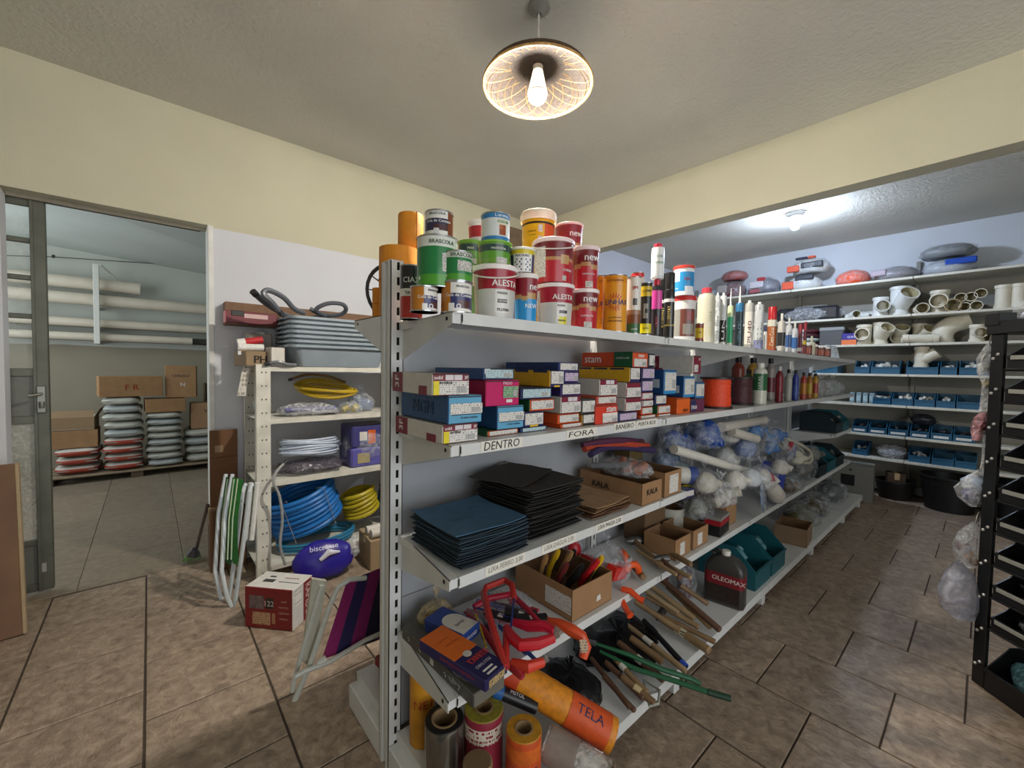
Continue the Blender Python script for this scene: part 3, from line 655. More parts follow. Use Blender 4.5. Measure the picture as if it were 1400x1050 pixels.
    p, r, h = fit(875, 891, 386, 455, zb=Z1); can('insecticide_tin', 'black and yellow insecticide tin with skull print', 'tin', p, r, h, bands=[(0, 1, '#1d1b18'), (.04, .22, '#d9c91c'), (.74, .93, '#c9a81c')], panels=[(-25, 20, .32, .6, '#8f8a80'), (-5, 32, .42, .5, '#2b2824')],
        texts=[('CUPIM', .010, .84, 4, '#2a2010', None), ('INSETO', .006, .13, 4, '#2a2010', None)])
def bottle(name, label, cat, loc, r, h, body, cap, neck=.42, shoulder=.74, caph=.12, band=None, texts=(), n=24, group=None, off=0., foot=None, squash=1.):
    t = thing(name, label, cat, loc, face_cam(loc, off), group)
    pr = [(r*.92, 0), (r, .01)]; ms = [0]
    lvl = [.02]
    if band: lvl += [band[0], band[1]]
    lvl.append(shoulder)
    for f in lvl: pr.append((r, h*f))
    pr += [(r*.96, h*(shoulder+.03)), (r*(neck+.35), h*(shoulder+.08)), (r*neck, h*(1-caph-.02)), (r*neck, h*(1-caph*.4))]
    mi = []
    for i in range(len(pr)-1):
        zm = (pr[i][1]+pr[i+1][1])/2/h
        mi.append(1 if band and band[0] <= zm <= band[1] else (2 if foot and zm < foot[0] else 0))
    b = MB(); b.lathe(pr, n, mi+[0]); o = b.build('body', [body if not isinstance(body, str) else G(body), G(band[2]) if band else G('#888888'), G(foot[1]) if foot else G('#888888')], t)
    if squash != 1: o.scale = (1, squash, 1)
    b = MB(); b.lathe([(r*neck*1.12, h*(1-caph)), (r*neck*1.15, h*(1-caph)+.001), (r*neck*1.12, h*.99), (r*neck*.95, h)], n); b.build('cap', G(cap, .4), t)
    for tx in texts:
        s, th, f, ang, c = tx[:5]; text_cyl(s, th, mat(c, .5, var=0), t, r+.0005, h*f, ang, tx[5] if len(tx) > 5 else None, vert=(tx[6] if len(tx) > 6 else False))
    return t
def aerosol(name, label, loc, r, h, col, cap, bands=(), texts=(), group=None):
    t = thing(name, label, 'spray can', loc, face_cam(loc), group)
    lv = sorted(set([0., .72] + [x for b in bands for x in b[:2]])); ms = [G(col, .25)] + [G(b[2], .25) for b in bands]; mi = []
    for a, c in zip(lv[:-1], lv[1:]):
        k = 0
        for j, b in enumerate(bands):
            if b[0] <= (a+c)/2 <= b[1]: k = j+1
        mi.append(k)
    b = MB(); b.lathe([(r, h*f) for f in lv] + [(r*.95, h*.74), (r*.7, h*.77)], 24, mi + [0, 0, 0]); b.build('body', ms, t)
    b = MB(); b.lathe([(r*.93, h*.745), (r*.93, h*.97), (r*.85, h)], 24); b.build('cap', G(cap, .3), t)
    for tx in texts: text_cyl(tx[0], tx[1], mat(tx[4], .5, var=0), t, r+.0005, h*tx[2], tx[3], tx[5] if len(tx) > 5 else None, vert=True)
    return t
def cartridge(label, loc, r, h, col, band, nozzle=True, nh=.075, word=None, wc='#e8e8e4', clear=False, group=None):
    t = thing('silicone_tube', label, 'sealant tube', loc, face_cam(loc), group)
    b = MB(); b.lathe([(r, 0), (r, h*band[0]), (r, h*band[1]), (r, h*.97), (r*.9, h), (r*.4, h+.004)], 20, [0, 1, 2, 2, 2, 2])
    b.build('body', [G(col[0]), G(col[1]), (clear_mat('#dcdfdf', .55, .15, .2, 20, 'tube') if clear else G(col[2]))], t)
    if nozzle:
        b = MB(); b.lathe([(r*.42, h), (r*.30, h+.012), (r*.10, h+nh)], 14); b.build('nozzle', G('#e9ecec', .45), t)
    else:
        b = MB(); b.lathe([(r*.42, h), (r*.40, h+.018)], 14); b.build('collar', G('#dfe2e2', .45), t)
    if word: text_cyl(word, r*.9, mat(wc, .5, var=0), t, r+.0004, h*.35, 10, h*.5, vert=True)
    return t
def sundries():
    p, r, h = fit(886, 904, 331, 381)
    q, rq, hq = fit(890, 905, 381, 457, zb=Z1)
    bottle('spray_bottle', 'pink and black bottle with red shoulder beneath the white bottle', 'bottle', q, rq, hq, '#241d24', '#c02036', .5, .8, .1, band=(.48, .80, '#d8449c'), texts=[('LAGO', .012, .26, 5, '#c84a60', None, True)])
    bottle('cleaner_bottle', 'white bottle with crimson cap stacked above the other bottles', 'bottle', (q.x, q.y, q.z+hq+.002), r, p.z+h-q.z-hq, '#e9ecec', '#b8243c', .6, .8, .14, texts=[('DIA', .012, .62, 20, '#2f7a3a', None), ('VERDE', .010, .44, 20, '#2f7a3a', None)])
    for k, (x0, x1, yt, yb, Yc, lab) in enumerate(((901, 913, 374, 457, 1.10, 'tall black oil spray can nearer the pink bottle'), (908, 922.5, 372, 458, None, 'tall black oil spray can beside the stacked white jars'))):
        p, r, h = fit(x0, x1, yt, yb, Yc, Z1)
        aerosol('spray_can', lab, p, r, h, '#1a1a1c', '#141416', bands=[(.55, .6, '#d8d6d0'), (.18, .21, '#8a7a3a')], texts=[('LUBRIMAX', r*.7, .36, 0, '#c9b46a', h*.26)])
    p, r, h = fit(920, 952, 404, 462, zb=Z1)
    can('cleaner_jar', 'white jar with red lid and brown picture label, lower of two', 'jar', p, r*.95, h, bands=[(0, 1, '#dcd9d2'), (.1, .76, '#8a8780')], panels=[(-20, 60, .10, .76, '#6d4038'), (-10, 50, .15, .4, '#8b8578'), (15, 50, .5, .7, '#8c3430')], lid='bucket', lidc='#c6282c', taper=1)
    p2, r2, h2 = fit(920, 950, 362, 403, zb=p.z+h+.002, Yc=p.y)
    can('cleaner_jar', 'white and blue jar with red lid on top of another jar', 'jar', p2, r2*.95, h2, bands=[(0, 1, '#e4e6e8'), (.14, .84, '#2d8cc4')], panels=[(-90, -20, .5, .9, '#e4e6e8'), (10, 70, .14, .32, '#e4e6e8')], lid='bucket', lidc='#cc3a2a', taper=1, texts=[('Lipo', .018, .58, 22, '#b03050', None), ('500g', .009, .24, -40, '#f0f4f6', None)])
    p, r, h = fit(950, 962, 442, 463, zb=Z1); can('spice_tin', 'tiny yellow and brown tin in front of the beige jug', 'tin', p, r, h, bands=[(0, 1, '#8a3c1e'), (.2, .75, '#d8b62c')], texts=[('TUF', .008, .5, 0, '#3a2a12', None)])
    p, r, h = fit(953, 978, 392, 464, zb=Z1, Yc=1.09)
    bottle('glue_jug', 'beige plastic jug with red cap and olive label', 'jug', p, r, h, '#bdb9a4', '#b83040', .5, .80, .09, band=None, texts=[('COLA', .016, .48, 28, '#7d8a3a', None, True), ('SUVINIL', .010, .22, 28, '#c9b92a', None, True)])
    tubes = [(977, 984, 404, 465, 1.10, ('#c9cac6', '#c9cac6', '#d4d6d4'), (.05, .06), False, 'VEDA CALHA', '#4a4a48', 'clear sealant tube with grey letters next to the beige jug'),
             (984, 993, 404, 465, None, ('#d8d8d2', '#18181a', '#cfd2d0'), (.05, .5), False, 'UNI', '#e8e8e4', 'sealant tube with black lower half and white letters'),
             (994, 1002, 418, 467, None, ('#d9d9c2', '#1ea06c', '#c9d8a8'), (.06, .72), True, None, None, 'green sealant tube with a tall white nozzle'),
             (1005, 1016, 414, 470, None, ('#101416', '#1c2a30', '#2a6f9a'), (.02, .8), True, 'VEDA CRIL', '#5c8494', 'black and blue sealant tube with a white nozzle'),
             (1018, 1030, 414, 470, None, ('#9a9890', '#d8d4c8', '#b8b6ae'), (.08, .8), False, 'PU40', '#6a3028', 'cream sealant tube with small brown print'),
             (1031, 1044, 416, 472, None, ('#7f84a6', '#c4c8c8', '#d2d6d6'), (.2, .85), False, 'SIL', '#6a6c70', 'translucent sealant tube with violet foot')]
    for x0, x1, yt, yb, Yc, c, bnd, noz, word, wc, lab in tubes:
        p, r, h = fit(x0, x1, yt, yb, Yc, Z1); cartridge(lab, p, r, h, c, bnd, noz, .105 if noz else 0, word, wc or '#888', clear=('clear' in lab or 'transl' in lab))
    p, r, h = fit(1049, 1062, 419, 477, zb=Z1); aerosol('spray_can', 'red and gold spray paint can with red cap', p, r, h, '#b03028', '#c01c24', bands=[(.03, .7, '#a85a28'), (.55, .7, '#d9d4c4')], texts=[('Chemi Color', r*.9, .32, 0, '#f0e0c0', h*.42)])
    for k, (x0, x1, yt) in enumerate(((1036, 1046, 452), (1042, 1050, 446))):
        p, r, h = fit(x0, x1, yt, 474+k, None if k == 0 else 1.12, Z1)
        bottle('glue_bottle', ['tiny white glue bottle left of the spray paint can', 'tiny white glue bottle with dark cap tucked behind the sealant tubes'][k], 'bottle', p, r, h, '#d8d8d4', '#3c4068' if k else '#e0e0dc', .45, .7, .2)
    gl = [(1063, 1074, 428, 480, '#dcd9d0', '#2c2c2e', 'white glue bottle with black label beside the spray paint'), (1074, 1083, 434, 481, '#d9dbdd', '#4468a4', 'white glue bottle with blue label, tallest of the blue labelled'),
          (1082, 1091, 440, 482, '#d9dbdd', '#3f74b8', 'white glue bottle with pale blue label, shortest of the row')]
    for x0, x1, yt, yb, c, bc, lab in gl:
        p, r, h = fit(x0, x1, yt, yb, None, Z1); bottle('glue_bottle', lab, 'bottle', p, r, h, c, '#ecebe4', .3, .72, .16, band=(.15, .5, bc))
    for k, (x0, x1, yt, lab) in enumerate(((1091, 1097, 443, 'dark red glue tube next to the white glue bottles'), (1098, 1103, 440, 'slim dark red tube with yellow dot'))):
        p, r, h = fit(x0, x1, yt, 484, None, Z1); aerosol('spray_can', lab, p, r, h, '#6a1c28', '#a02030', bands=[(.3, .42, '#c9b42a')] if k else [(.08, .2, '#c8c0b8')])
    p, r, h = fit(1104, 1115, 459, 487, None, Z1); bottle('glue_bottle', 'small cream glue bottle with pointed spout', 'bottle', p, r, h, '#cfcdb4', '#d9d8b8', .25, .6, .3)
    nx = 0
    for row in range(2):
        for k in range(5):
            X = 4.15 + k*.22 + row*.1; p = (X, YF + .05 + row*.08, Z1)
            bottle('dye_bottle', 'little brown dye bottle with white cap in the cluster at the far end', 'bottle', p, .026, .105, '#5a3228', '#e6e2da', .6, .72, .24, band=(.12, .6, '#8f4a3a'), group='little dye bottles at the far end of the top shelf', n=14)
    p = PY_(1148, 478, 1.08); w = MB(); w.box(-.10, .10, -.004, .004, 0, .14, 0, .002); tag(w.build('price_card', print_mat('#dfe6ec', '#6a7a88', .02), None, (5.35, 1.06, Z1+.001), (math.radians(-14), 0, -.25)), 'pale blue printed card standing at the end of the top shelf', 'card')
    # orange strap rolls on the rear top shelf
    ORG = mat('#d98a1e', .6, var=.12, bump=.15, scale=14)
    for nm, x0, x1, yt, yb, Yc, lab in (('a', 518, 572, 334, 432, 1.61, 'wide orange upright roll behind the end upright'),):
        p, r, h = fit(x0, x1, yt, yb, Yc, 1.692)
        t = thing('foam_roll', lab, 'roll', p, 0); b = MB(); b.lathe([(r, 0), (r*1.01, h*.3), (r, h), (r*.35, h), (r*.33, h*.9)], 36); b.build('roll', ORG, t)
        top = p.z+h
        b = MB(); b.tube([((r+.001)*math.cos(a), (r+.001)*math.sin(a), h*.55) for a in [2*PI*k/30 for k in range(30)]], .003, 4, closed=True); b.build('seam', mat('#b86f14', .7), t)
        p2, r2, h2 = fit(544, 579, 288, 334, 1.61, top+.001)
        t2 = thing('foam_roll', 'smaller orange roll standing on the wide orange roll', 'roll', p2, 0); b = MB(); b.lathe([(r2, 0), (r2, h2*.96), (r2*.95, h2), (r2*.4, h2), (r2*.38, h2*.9)], 32); b.build('roll', ORG, t2)
        b = MB(); b.box(-.002, .001, -r2-.003, -r2*.4, 0, h2); b.build('loose_edge', mat('#c07a18', .6), t2)
    p, r, h = fit(509, 527, 393, 438, 1.67, 1.692)
    t = thing('foam_roll', 'low orange roll at the left tip of the rear shelf', 'roll', p, 0); b = MB(); b.lathe([(r, 0), (r, h), (r*.4, h), (r*.38, h*.9)], 28); b.build('roll', ORG, t)
    b = MB(); b.tube([((r+.001)*math.cos(a), (r+.001)*math.sin(a), h*.5) for a in [2*PI*k/24 for k in range(24)]], .002, 4, closed=True); b.build('seam', mat('#b86f14', .7), t)
tins(); sundries()
# ------------------------------------------------------------------ cartons of locks on the second shelf
LAB = {'w': print_mat('#dedad2', '#6a6866', .0065, .56), 'l': print_mat('#c9b4cc', '#6a5a70', .0065, .56), 'a': print_mat('#b8d0d4', '#5e6a70', .0065, .56), 'g': print_mat('#8fb890', '#2e3e30', .006, .5)}
WH = mat('#dcd8d0', .6); YEL = mat('#e6d21e', .5)
def plate(name, parent, x0, x1, z0, z1, y, m, t=.0012):
    """a thin sticker on a -y face; its own origin so that print lines follow it"""
    b = MB(); b.box(-(x1-x0)/2, (x1-x0)/2, 0, t, -(z1-z0)/2, (z1-z0)/2)
    return b.build(name, m, parent, ((x0+x1)/2, y-t, (z0+z1)/2), flat=True)
def carton(label, x0, x1, yt, zb, front, side, top=None, yf=1.04, dep=.30, lab=None, texts=(), bands=(), side_bands=(), side_texts=(), strip=None, bars=True, name='lock_box', rz=0., cat='box'):
    """box whose front spans pixels x0..x1, with its top at pixel yt, standing at height zb; returns (thing, top height)"""
    ym = yt+8; a = PY_(x0, ym, yf); c = PY_(x1, ym, yf); zt = PY_((x0+x1)/2, yt, yf).z
    w = c.x-a.x; h = zt-zb-.0015
    t = thing(name, label, cat, (a.x+w/2, yf, zb), rz)
    b = MB(); fm = mat(front, .5, var=.05); sm = mat(side, .5, var=.07); tm = mat(top or side, .55, var=.07)
    b.box(-w/2, w/2, 0, dep, 0, h, [1, 1, 0, 1, 2, 2], .0025); bd = b.build('body', [fm, sm, tm], t)
    b = MB(); b.box(-w/2+.001, w/2-.001, -.0006, .002, h*.93, h*.97); b.build('flap_seam', mat('#3a3430', .8), t)
    y = -.0006
    for f0, f1, g0, g1, col in bands: plate('printed_band', t, -w/2+w*f0, -w/2+w*f1, h*g0, h*g1, y, mat(col, .5), .0008)
    if lab:
        f0, f1, g0, g1, k = lab; plate('label_sticker', t, -w/2+w*f0, -w/2+w*f1, h*g0, h*g1, y-.0006, LAB[k])
        if bars and h > .03:
            q0 = f0+(f1-f0)*.64; plate('barcode', t, -w/2+w*q0, -w/2+w*(f1-(f1-f0)*.06), h*(g0+(g1-g0)*.12), h*(g0+(g1-g0)*.62), y-.0012, bar_mat(), .0008)
    if strip: plate('yellow_tag', t, -w/2+w*strip[0], -w/2+w*strip[1], h*strip[2], h*strip[3], y-.001, YEL)
    for s, f, g, hh, col in texts: text(s, h*hh, mat(col, .5, var=0), t, (-w/2+w*f, y-.0030, h*g), bold=h*hh*.03)
    for f0, f1, g0, g1, col in side_bands:      # f along the depth from the front
        b = MB(); b.box(-w/2-.0012, -w/2, dep*f0, dep*f1, h*g0, h*g1); b.build('printed_band', mat(col, .5), t)
    for s, f, g, hh, col, tl in side_texts: text(s, h*hh, mat(col, .5, var=0), t, (-w/2-.0022, dep*f, h*g), (0, -1, 0), (0, 0, 1), bold=h*hh*.03, tilt=tl)
    return t, zb+h+.0015
MAR = '#7d1f34'; NAV = '#262b5c'; LBL_ = '#5fa4c6'; ORA = '#d8541e'; GRN_ = '#1f5a34'
def stack(*rows, zb=None):
    z = Z2 if zb is None else zb
    for r in rows:
        k = dict(r); t, z = carton(zb=z, **k)
    return z
def interni(l0, x0, x1, yt, **k):
    d = dict(label=l0, x0=x0, x1=x1, yt=yt, front=MAR, side='#cfcbc2', top='#8a8680', lab=(.02, .98, .04, .66, 'w'), strip=(.02, .17, .04, .66), texts=[('soild', .14, .82, .16, '#f0e6e0'), ('3F', .9, .82, .16, '#f0e6e0'), ('INTERNI', .34, .58, .12, '#2c2a2a')],
             bands=[(.34, .56, .70, .94, '#d9cfd2'), (.58, .8, .70, .94, '#d9cfd2')], side_bands=[(.72, 1., 0, 1, MAR), (.12, .3, 0, .42, MAR)], side_texts=[('3F', .86, .55, .5, '#e6dcd8', PI/2)])
    d.update(k); return d
def mgm(l0, x0, x1, yt, **k):
    d = dict(label=l0, x0=x0, x1=x1, yt=yt, front=LBL_, side='#24507e', top='#7da6ba', lab=(.05, 1, .34, .72, 'w'), texts=[('A mais completa', .6, .2, .1, '#24404e')], bands=[(.1, .95, .30, .33, '#2c3a48')], side_texts=[('MGM', .5, .5, .5, '#1a3a60', 0)])
    d.update(k); return d
def plain(l0, x0, x1, yt, side=NAV, front=None, k_='w', **k):
    d = dict(label=l0, x0=x0, x1=x1, yt=yt, front=front or side, side=side, lab=(.06, .94, .14, .88, k_)); d.update(k); return d
stack(interni('maroon and white lock box with yellow tag, bottom of the end stack', 605, 653, 579, yf=1.03), mgm('blue lock box lying between two maroon boxes at the shelf end', 613, 659, 540, yf=1.03),
      interni('maroon and white lock box with crushed top, highest of the end stack', 592, 640.5, 510, yf=1.03, rz=-.06, dep=.29))
stack(plain('green lock box with orange edged label under the second blue box', 666, 708.5, 587, GRN_, ORA, yf=1.06), mgm('blue lock box directly under the pink box', 680, 716, 554, yf=1.06),
      dict(label='bright pink lock box with green label', x0=664, x1=710, yt=519, yf=1.06, front='#c41260', side='#9a1040', top='#b01452', lab=(.5, .96, .3, .76, 'g'), texts=[('PADO', .62, .88, .12, '#f0c8d8')], bands=[(.6, .78, .12, .24, '#e4e0da')], side_texts=[('PADO', .4, .5, .2, '#e6b8c8', PI/2)]),
      plain('dark blue flat box lying on the pink box', 661, 703, 503, '#2a4a7c', '#31445c', 'a', yf=1.06, bands=[(.03, .2, .5, .95, '#dcdcd8')]))
stack(plain('navy flat box with pale blue label at the bottom near the word inside', 712, 747, 583, '#24386a', None, 'a', yf=1.06), plain('navy box with yellow bottom edge and white label', 716, 743.5, 562, NAV, None, yf=1.06, bands=[(.3, .7, 0, .12, '#d8b020')]),
      plain('green box with white label and orange right edge', 724, 758, 545, GRN_, ORA, yf=1.06), plain('dark navy box with long pale blue label beside the pink box', 712, 754.5, 529.5, '#232a54', None, 'a', yf=1.06),
      dict(label='yellow sided lock box with navy end in the middle of the shelf', x0=752, x1=771, yt=506, yf=1.05, front=NAV, side='#d9a41e', top='#2a2c50', lab=(.06, .94, .2, .95, 'w'), bands=[(.3, .7, 0, .1, '#d8b020')], side_bands=[(.05, .3, .86, 1, '#2a2c50'), (.4, .65, .86, 1, '#2a2c50'), (.75, .98, .86, 1, '#2a2c50')], dep=.29))
stack(plain('orange sided flat box with white label, lowest above the word outside', 767, 795, 578, ORA, None, yf=1.05), plain('orange sided flat box with white label, second from the shelf', 763, 792, 565, ORA, None, yf=1.05),
      interni('white sided lock box with maroon strip above two orange boxes', 767, 794, 541, yf=1.05, strip=None, texts=(), side_bands=()), plain('purple edged box with white label, third from the top', 767, 794, 523, '#3a2c66', None, yf=1.05),
      plain('navy box with lilac tinted label, second from the top', 771, 791, 507.5, '#33306e', None, 'l', yf=1.06), plain('long dark blue box on top beneath the steel shelf', 764, 790.5, 495, '#1f3566', '#3a3a80', yf=1.06, dep=.31, side_texts=[('3F', .8, .5, .3, '#5a78a8', 0)]))
z = stack(plain('box with white label over a black foot beside the red word box', 796, 816, 565.5, '#b98d3e', '#2a2622', yf=1.05, lab=(.06, .94, .24, .95, 'w')), plain('box with white label and olive lid', 795, 814, 545, '#4c5030', '#3a3a40', yf=1.05))
stack(dict(label='orange red lock box with large white brand word', x0=814.5, x1=844.5, yt=553, yf=1.04, front='#d23a24', side='#b8341e', lab=(.3, .98, .05, .42, 'w'), texts=[('stam', .66, .76, .26, '#f6efe8')], bands=[(.3, .98, .42, .56, '#e8e0d8')]), plain('flat white box with orange edges on the red word box', 816, 843, 541, '#c9503c', None, yf=1.05),
      interni('white sided lock box with maroon top below the long yellow box', 820, 844, 518, yf=1.05, strip=None, texts=(), side_bands=[(.35, .75, .02, .45, MAR)]))
stack(plain('navy box with lilac label at the bottom behind the bathroom tag', 845.5, 871, 563, NAV, None, 'l', yf=1.04), interni('white sided box with red corner, lower of two alike', 855, 876, 543.5, yf=1.05, strip=None, texts=(), side_bands=(), bands=[(0, .14, .1, .6, '#c02030')]),
      interni('white sided box with red corner, upper of two alike', 856.5, 876, 522.5, yf=1.05, strip=None, texts=(), side_bands=(), bands=[(0, .14, .1, .6, '#c02030')]),
      dict(label='long yellow box with navy end under the orange and green box', x0=861, x1=875, yt=502, yf=1.05, front=NAV, side='#d8a81e', top='#2a2c50', lab=(.06, .94, .2, .95, 'w'), dep=.29, side_bands=[(.1, .36, .84, .96, '#2a2c50'), (.42, .68, .84, .96, '#2a2c50'), (.74, .98, .84, .96, '#2a2c50')]),
      dict(label='long orange and green lock box at the top of its column', x0=865, x1=886, yt=481, yf=1.05, front='#d2542a', side='#cf4a20', top='#a03c1c', lab=(.08, .9, .05, .56, 'w'), texts=[('stam', .5, .76, .2, '#f6efe8')], dep=.29, side_bands=[(0, .34, 0, 1, GRN_)], side_texts=[('stam', .76, .5, .42, '#f4e8e0', 0), ('CLASSICA 600', .18, .6, .12, '#d8e4d8', 0)]))
stack(plain('flat box with orange edges, lowest in the narrow column', 875, 896, 567, '#c9502a', ORA, yf=1.05), plain('flat box with orange edges, second in the narrow column', 877, 892, 556, '#c9502a', ORA, yf=1.06), plain('white flat box in the middle of the narrow column', 878, 893, 546.5, '#b09aa0', '#8a6a74', yf=1.06), plain('pale flat box fourth up in the narrow column', 877, 892.5, 536, '#8a6a74', '#a02c40', yf=1.06),
      plain('navy box with lilac label, lower of two in the narrow column', 877, 892.5, 519, NAV, None, 'l', yf=1.06), plain('navy box with lilac label, upper of two in the narrow column', 877.5, 895, 502, NAV, None, 'l', yf=1.06), plain('black box with large silver letters behind the orange and green box', 887, 895, 483, '#16182a', '#2a2c40', yf=1.06, dep=.27, side_texts=[('MGM', .45, .8, .2, '#c9ccd0', 0)]))
stack(plain('tiny orange box near the end of the tags', 899, 916.5, 565.5, '#d2701e', ORA, yf=1.05), plain('green box with white label above the tiny orange box', 899, 916.5, 553.5, GRN_, ORA, yf=1.05), plain('small navy box with tilted white label', 896, 911, 539, NAV, None, yf=1.06),
      plain('large bright blue box with white label, left of its twin', 908, 925, 505, '#1e4a80', '#2e8ac4', yf=1.05, dep=.24, side_bands=[(.1, .55, .25, .6, '#b8c4cc')]))
stack(dict(label='plain bright orange box with black brand word near the spool', x0=926, x1=943.5, yt=543.5, yf=1.05, front='#e0641c', side='#d8561a', texts=[('stam', .62, .22, .2, '#3a2010')], bands=[], dep=.28), plain('large bright blue box with white label, right of its twin', 935, 950, 514, '#1e4a80', '#2e8ac4', yf=1.05, dep=.24, side_bands=[(.1, .5, .2, .55, '#b8c4cc')]))
z = stack(plain('maroon and navy box beside the orange spool', 944.5, 963, 545, '#7a2438', '#6a2a48', yf=1.05, lab=None, bands=[(0, .35, .1, .9, NAV)], texts=[('FINA', .2, .4, .3, '#e0d8dc')]), plain('blue box with full white label next to the spool', 951, 963, 522, '#24507e', '#2e7ab0', yf=1.06))
carton('white box with maroon ends and brand mark on top at the right', 948, 958.5, 486, PY_(951, 514, 1.05).z+.012, MAR, '#d8d4c8', '#b8b4aa', 1.05, .27, lab=(.1, .6, .1, .5, 'w'), side_bands=[(.74, 1, 0, 1, MAR), (.66, .74, .1, .3, MAR)], side_texts=[('3F', .87, .4, .3, '#e6dcd8', 0)], texts=[('3F', .7, .8, .14, '#f0e6e0')])
# spools and bottles further along the second shelf
def spool(label, px, Yc, r, h, col, core=None):
    p = PY_(px, 540, Yc); t = thing('twine_spool', label, 'spool', (p.x, Yc, Z2), 0)
    DK = mat('#2e2220', .5)
    for z in (0, h-.012):
        b = MB(); b.lathe([(r, z), (r, z+.012)], 32); b.build('flange', DK, t)
    b = MB(); n = 16
    pr = []
    for k in range(n): z = .012+(h-.024)*k/(n-1); pr += [(r*.84 + (.0025 if k % 2 else 0) + random.uniform(-.001, .001), z)]
    b.lathe(pr, 32); b.build('winding', mat(col, .55, var=.12, bump=.3, scale=70), t)
    if core:
        b = MB()
        for k in range(5):
            a = -1.6 + .35*k; b.tube([((r*.86)*math.cos(a+s*.12), (r*.86)*math.sin(a+s*.12), .02+.02*math.sin(s*.8)+.012*s*(1+.2*k) % (h-.03)) for s in range(8)], .0022, 4)
        b.build('loose_strand', mat(core, .5), t)
    return t
spool('spool of bright orange twine on dark flanges', 979, 1.11, .095, .19, '#e8481c', '#f05a28')
spool('spool of dark maroon cord beside the orange one', 1012, 1.13, .085, .19, '#4a2028')
def bt(label, x0, x1, yt, yb, c, cap, Yc=None, band=None, texts=(), foot=None, neck=.45, shoulder=.72, caph=.12, nm='bottle', zb=Z2):
    p, r, h = fit(x0, x1, yt, yb, Yc, zb); return bottle(nm, label, 'bottle', p, r, h, c, cap, neck, shoulder, caph, band=band, texts=texts, foot=foot)
bt('amber solvent bottle with black cap, left of the rear bottles', 1000, 1018, 488, 548, '#8a3a2c', '#17171a', 1.30, (.1, .5, '#b03a44'))
bt('yellow oil bottle with black cap and green label behind the spool', 1020, 1038, 489, 556, '#b08a3c', '#17171a', 1.22, (.1, .5, '#5a8a4c'))
bt('dark green bottle between the maroon spool and the white bottle', 1016, 1030, 505, 558, '#4a5a3c', '#202020', 1.14, (.15, .6, '#6a7a5a'))
bt('white bottle with large green label, tallest in front', 1029, 1049, 496, 556, '#dcdccf', '#e8e6dc', None, (.34, .74, '#2c6a3c'), [('AGUARRAS', .022, .4, 0, '#e8ece4', None, True)], neck=.5, shoulder=.76, caph=.1)
bt('clear bottle with black cap behind the white and green bottle', 1046, 1060, 490, 554, '#a49a94', '#17171a', 1.16, (.2, .55, '#7a3038'))
bt('crimson bottle with pale cap in the middle of the bottles', 1060, 1071, 501, 550, '#7a1c28', '#d8d4d0', None, (.3, .7, '#8c2430'))
bt('grey bottle with black cap beside the crimson bottle', 1073, 1083, 505, 547, '#a8a6a0', '#18181a', None, (.1, .7, '#b4b2ac'))
bt('blue bottle with white stripe and black cap', 1083, 1092, 506, 546, '#2a3f94', '#18181a', None, (.15, .5, '#3c56a8'))
for k, (x0, lab) in enumerate(((1094, 'red and gold bottle, first of the three beyond the blue bottle'), (1102, 'red and gold bottle, middle of the three beyond the blue bottle'), (1110, 'gold bottle with red spot, last of the three'))):
    bt(lab, x0, x0+9, 509+k*.6, 545-k*.8, ('#a83a2c', '#a0621e', '#b88a24')[k], '#1c1a1a', None, (.2, .6, ('#c07a28', '#b89a2c', '#a03a28')[k]))
# ------------------------------------------------------------------ sandpaper on the third shelf
def sheet_mesh(w, d, m, curl, seed, t=.0028, nx=9, ny=8):
    b = MB(); vs = []; r = random.Random(seed)
    ph = [r.uniform(0, 6) for _ in range(4)]
    for s in (1, 0):
        for j in range(ny+1):
            for i in range(nx+1):
                u, v = i/nx-.5, j/ny-.5
                z = curl*((abs(u)*2)**3*.6 + (abs(v)*2)**3*.6)*(1 if r.random() < 2 else 0) + .0025*math.sin(7*u+ph[0])*math.sin(5*v+ph[1])
                vs.append((u*w + .002*math.sin(9*v+ph[2]), v*d + .002*math.sin(8*u+ph[3]), z + s*t))
    n = (nx+1)*(ny+1); fs = []
    for j in range(ny):
        for i in range(nx):
            a = j*(nx+1)+i; q = (a, a+1, a+nx+2, a+nx+1); fs.append(q); fs.append(tuple(n+k for k in q[::-1]))
    edge = [i for i in range(nx+1)] + [(j+1)*(nx+1)-1 for j in range(1, ny+1)] + [ny*(nx+1)+i for i in range(nx-1, -1, -1)] + [j*(nx+1) for j in range(ny-1, 0, -1)]
    for k in range(len(edge)):
        a, c = edge[k], edge[(k+1) % len(edge)]; fs.append((a, n+a, n+c, c))
    b.add(vs, fs); return b.mesh('sandpaper_sheet', m)
def pile(n, cx, cy, w, d, z0, step, cols, label, top_label, group, jit=.01, curl=.002, seed=1, extra=()):
    r = random.Random(seed); z = z0; top = None
    for k in range(n):
        last = k == n-1
        me = sheet_mesh(w*r.uniform(.97, 1.0), d*r.uniform(.96, 1.0), cols[-1] if last else r.choice(cols[:-1]), curl if not last else curl*1.3, seed*50+k)
        o = mk('sandpaper_sheet', me, None, (cx+r.uniform(-jit, jit), cy+r.uniform(-jit, jit)*.7, z+.004), (0, 0, r.uniform(-.05, .05)+(.03 if k > n*.6 else 0)))
        tag(o, top_label if last else label, 'sandpaper', group); z += step; top = o
    return z, top
SPB = [mat('#2b3d48', .85, var=.25, scale=90), mat('#22303a', .85, var=.25, scale=90), mat('#37505e', .8, var=.2, scale=90), mat('#3f6480', .75, var=.12, scale=12)]
SPK = [mat('#211f1e', .8, var=.3, scale=90), mat('#2a2623', .75, var=.3, scale=90), mat('#1c1a19', .9, var=.2, scale=90), mat('#37322d', .7, var=.15, scale=14)]
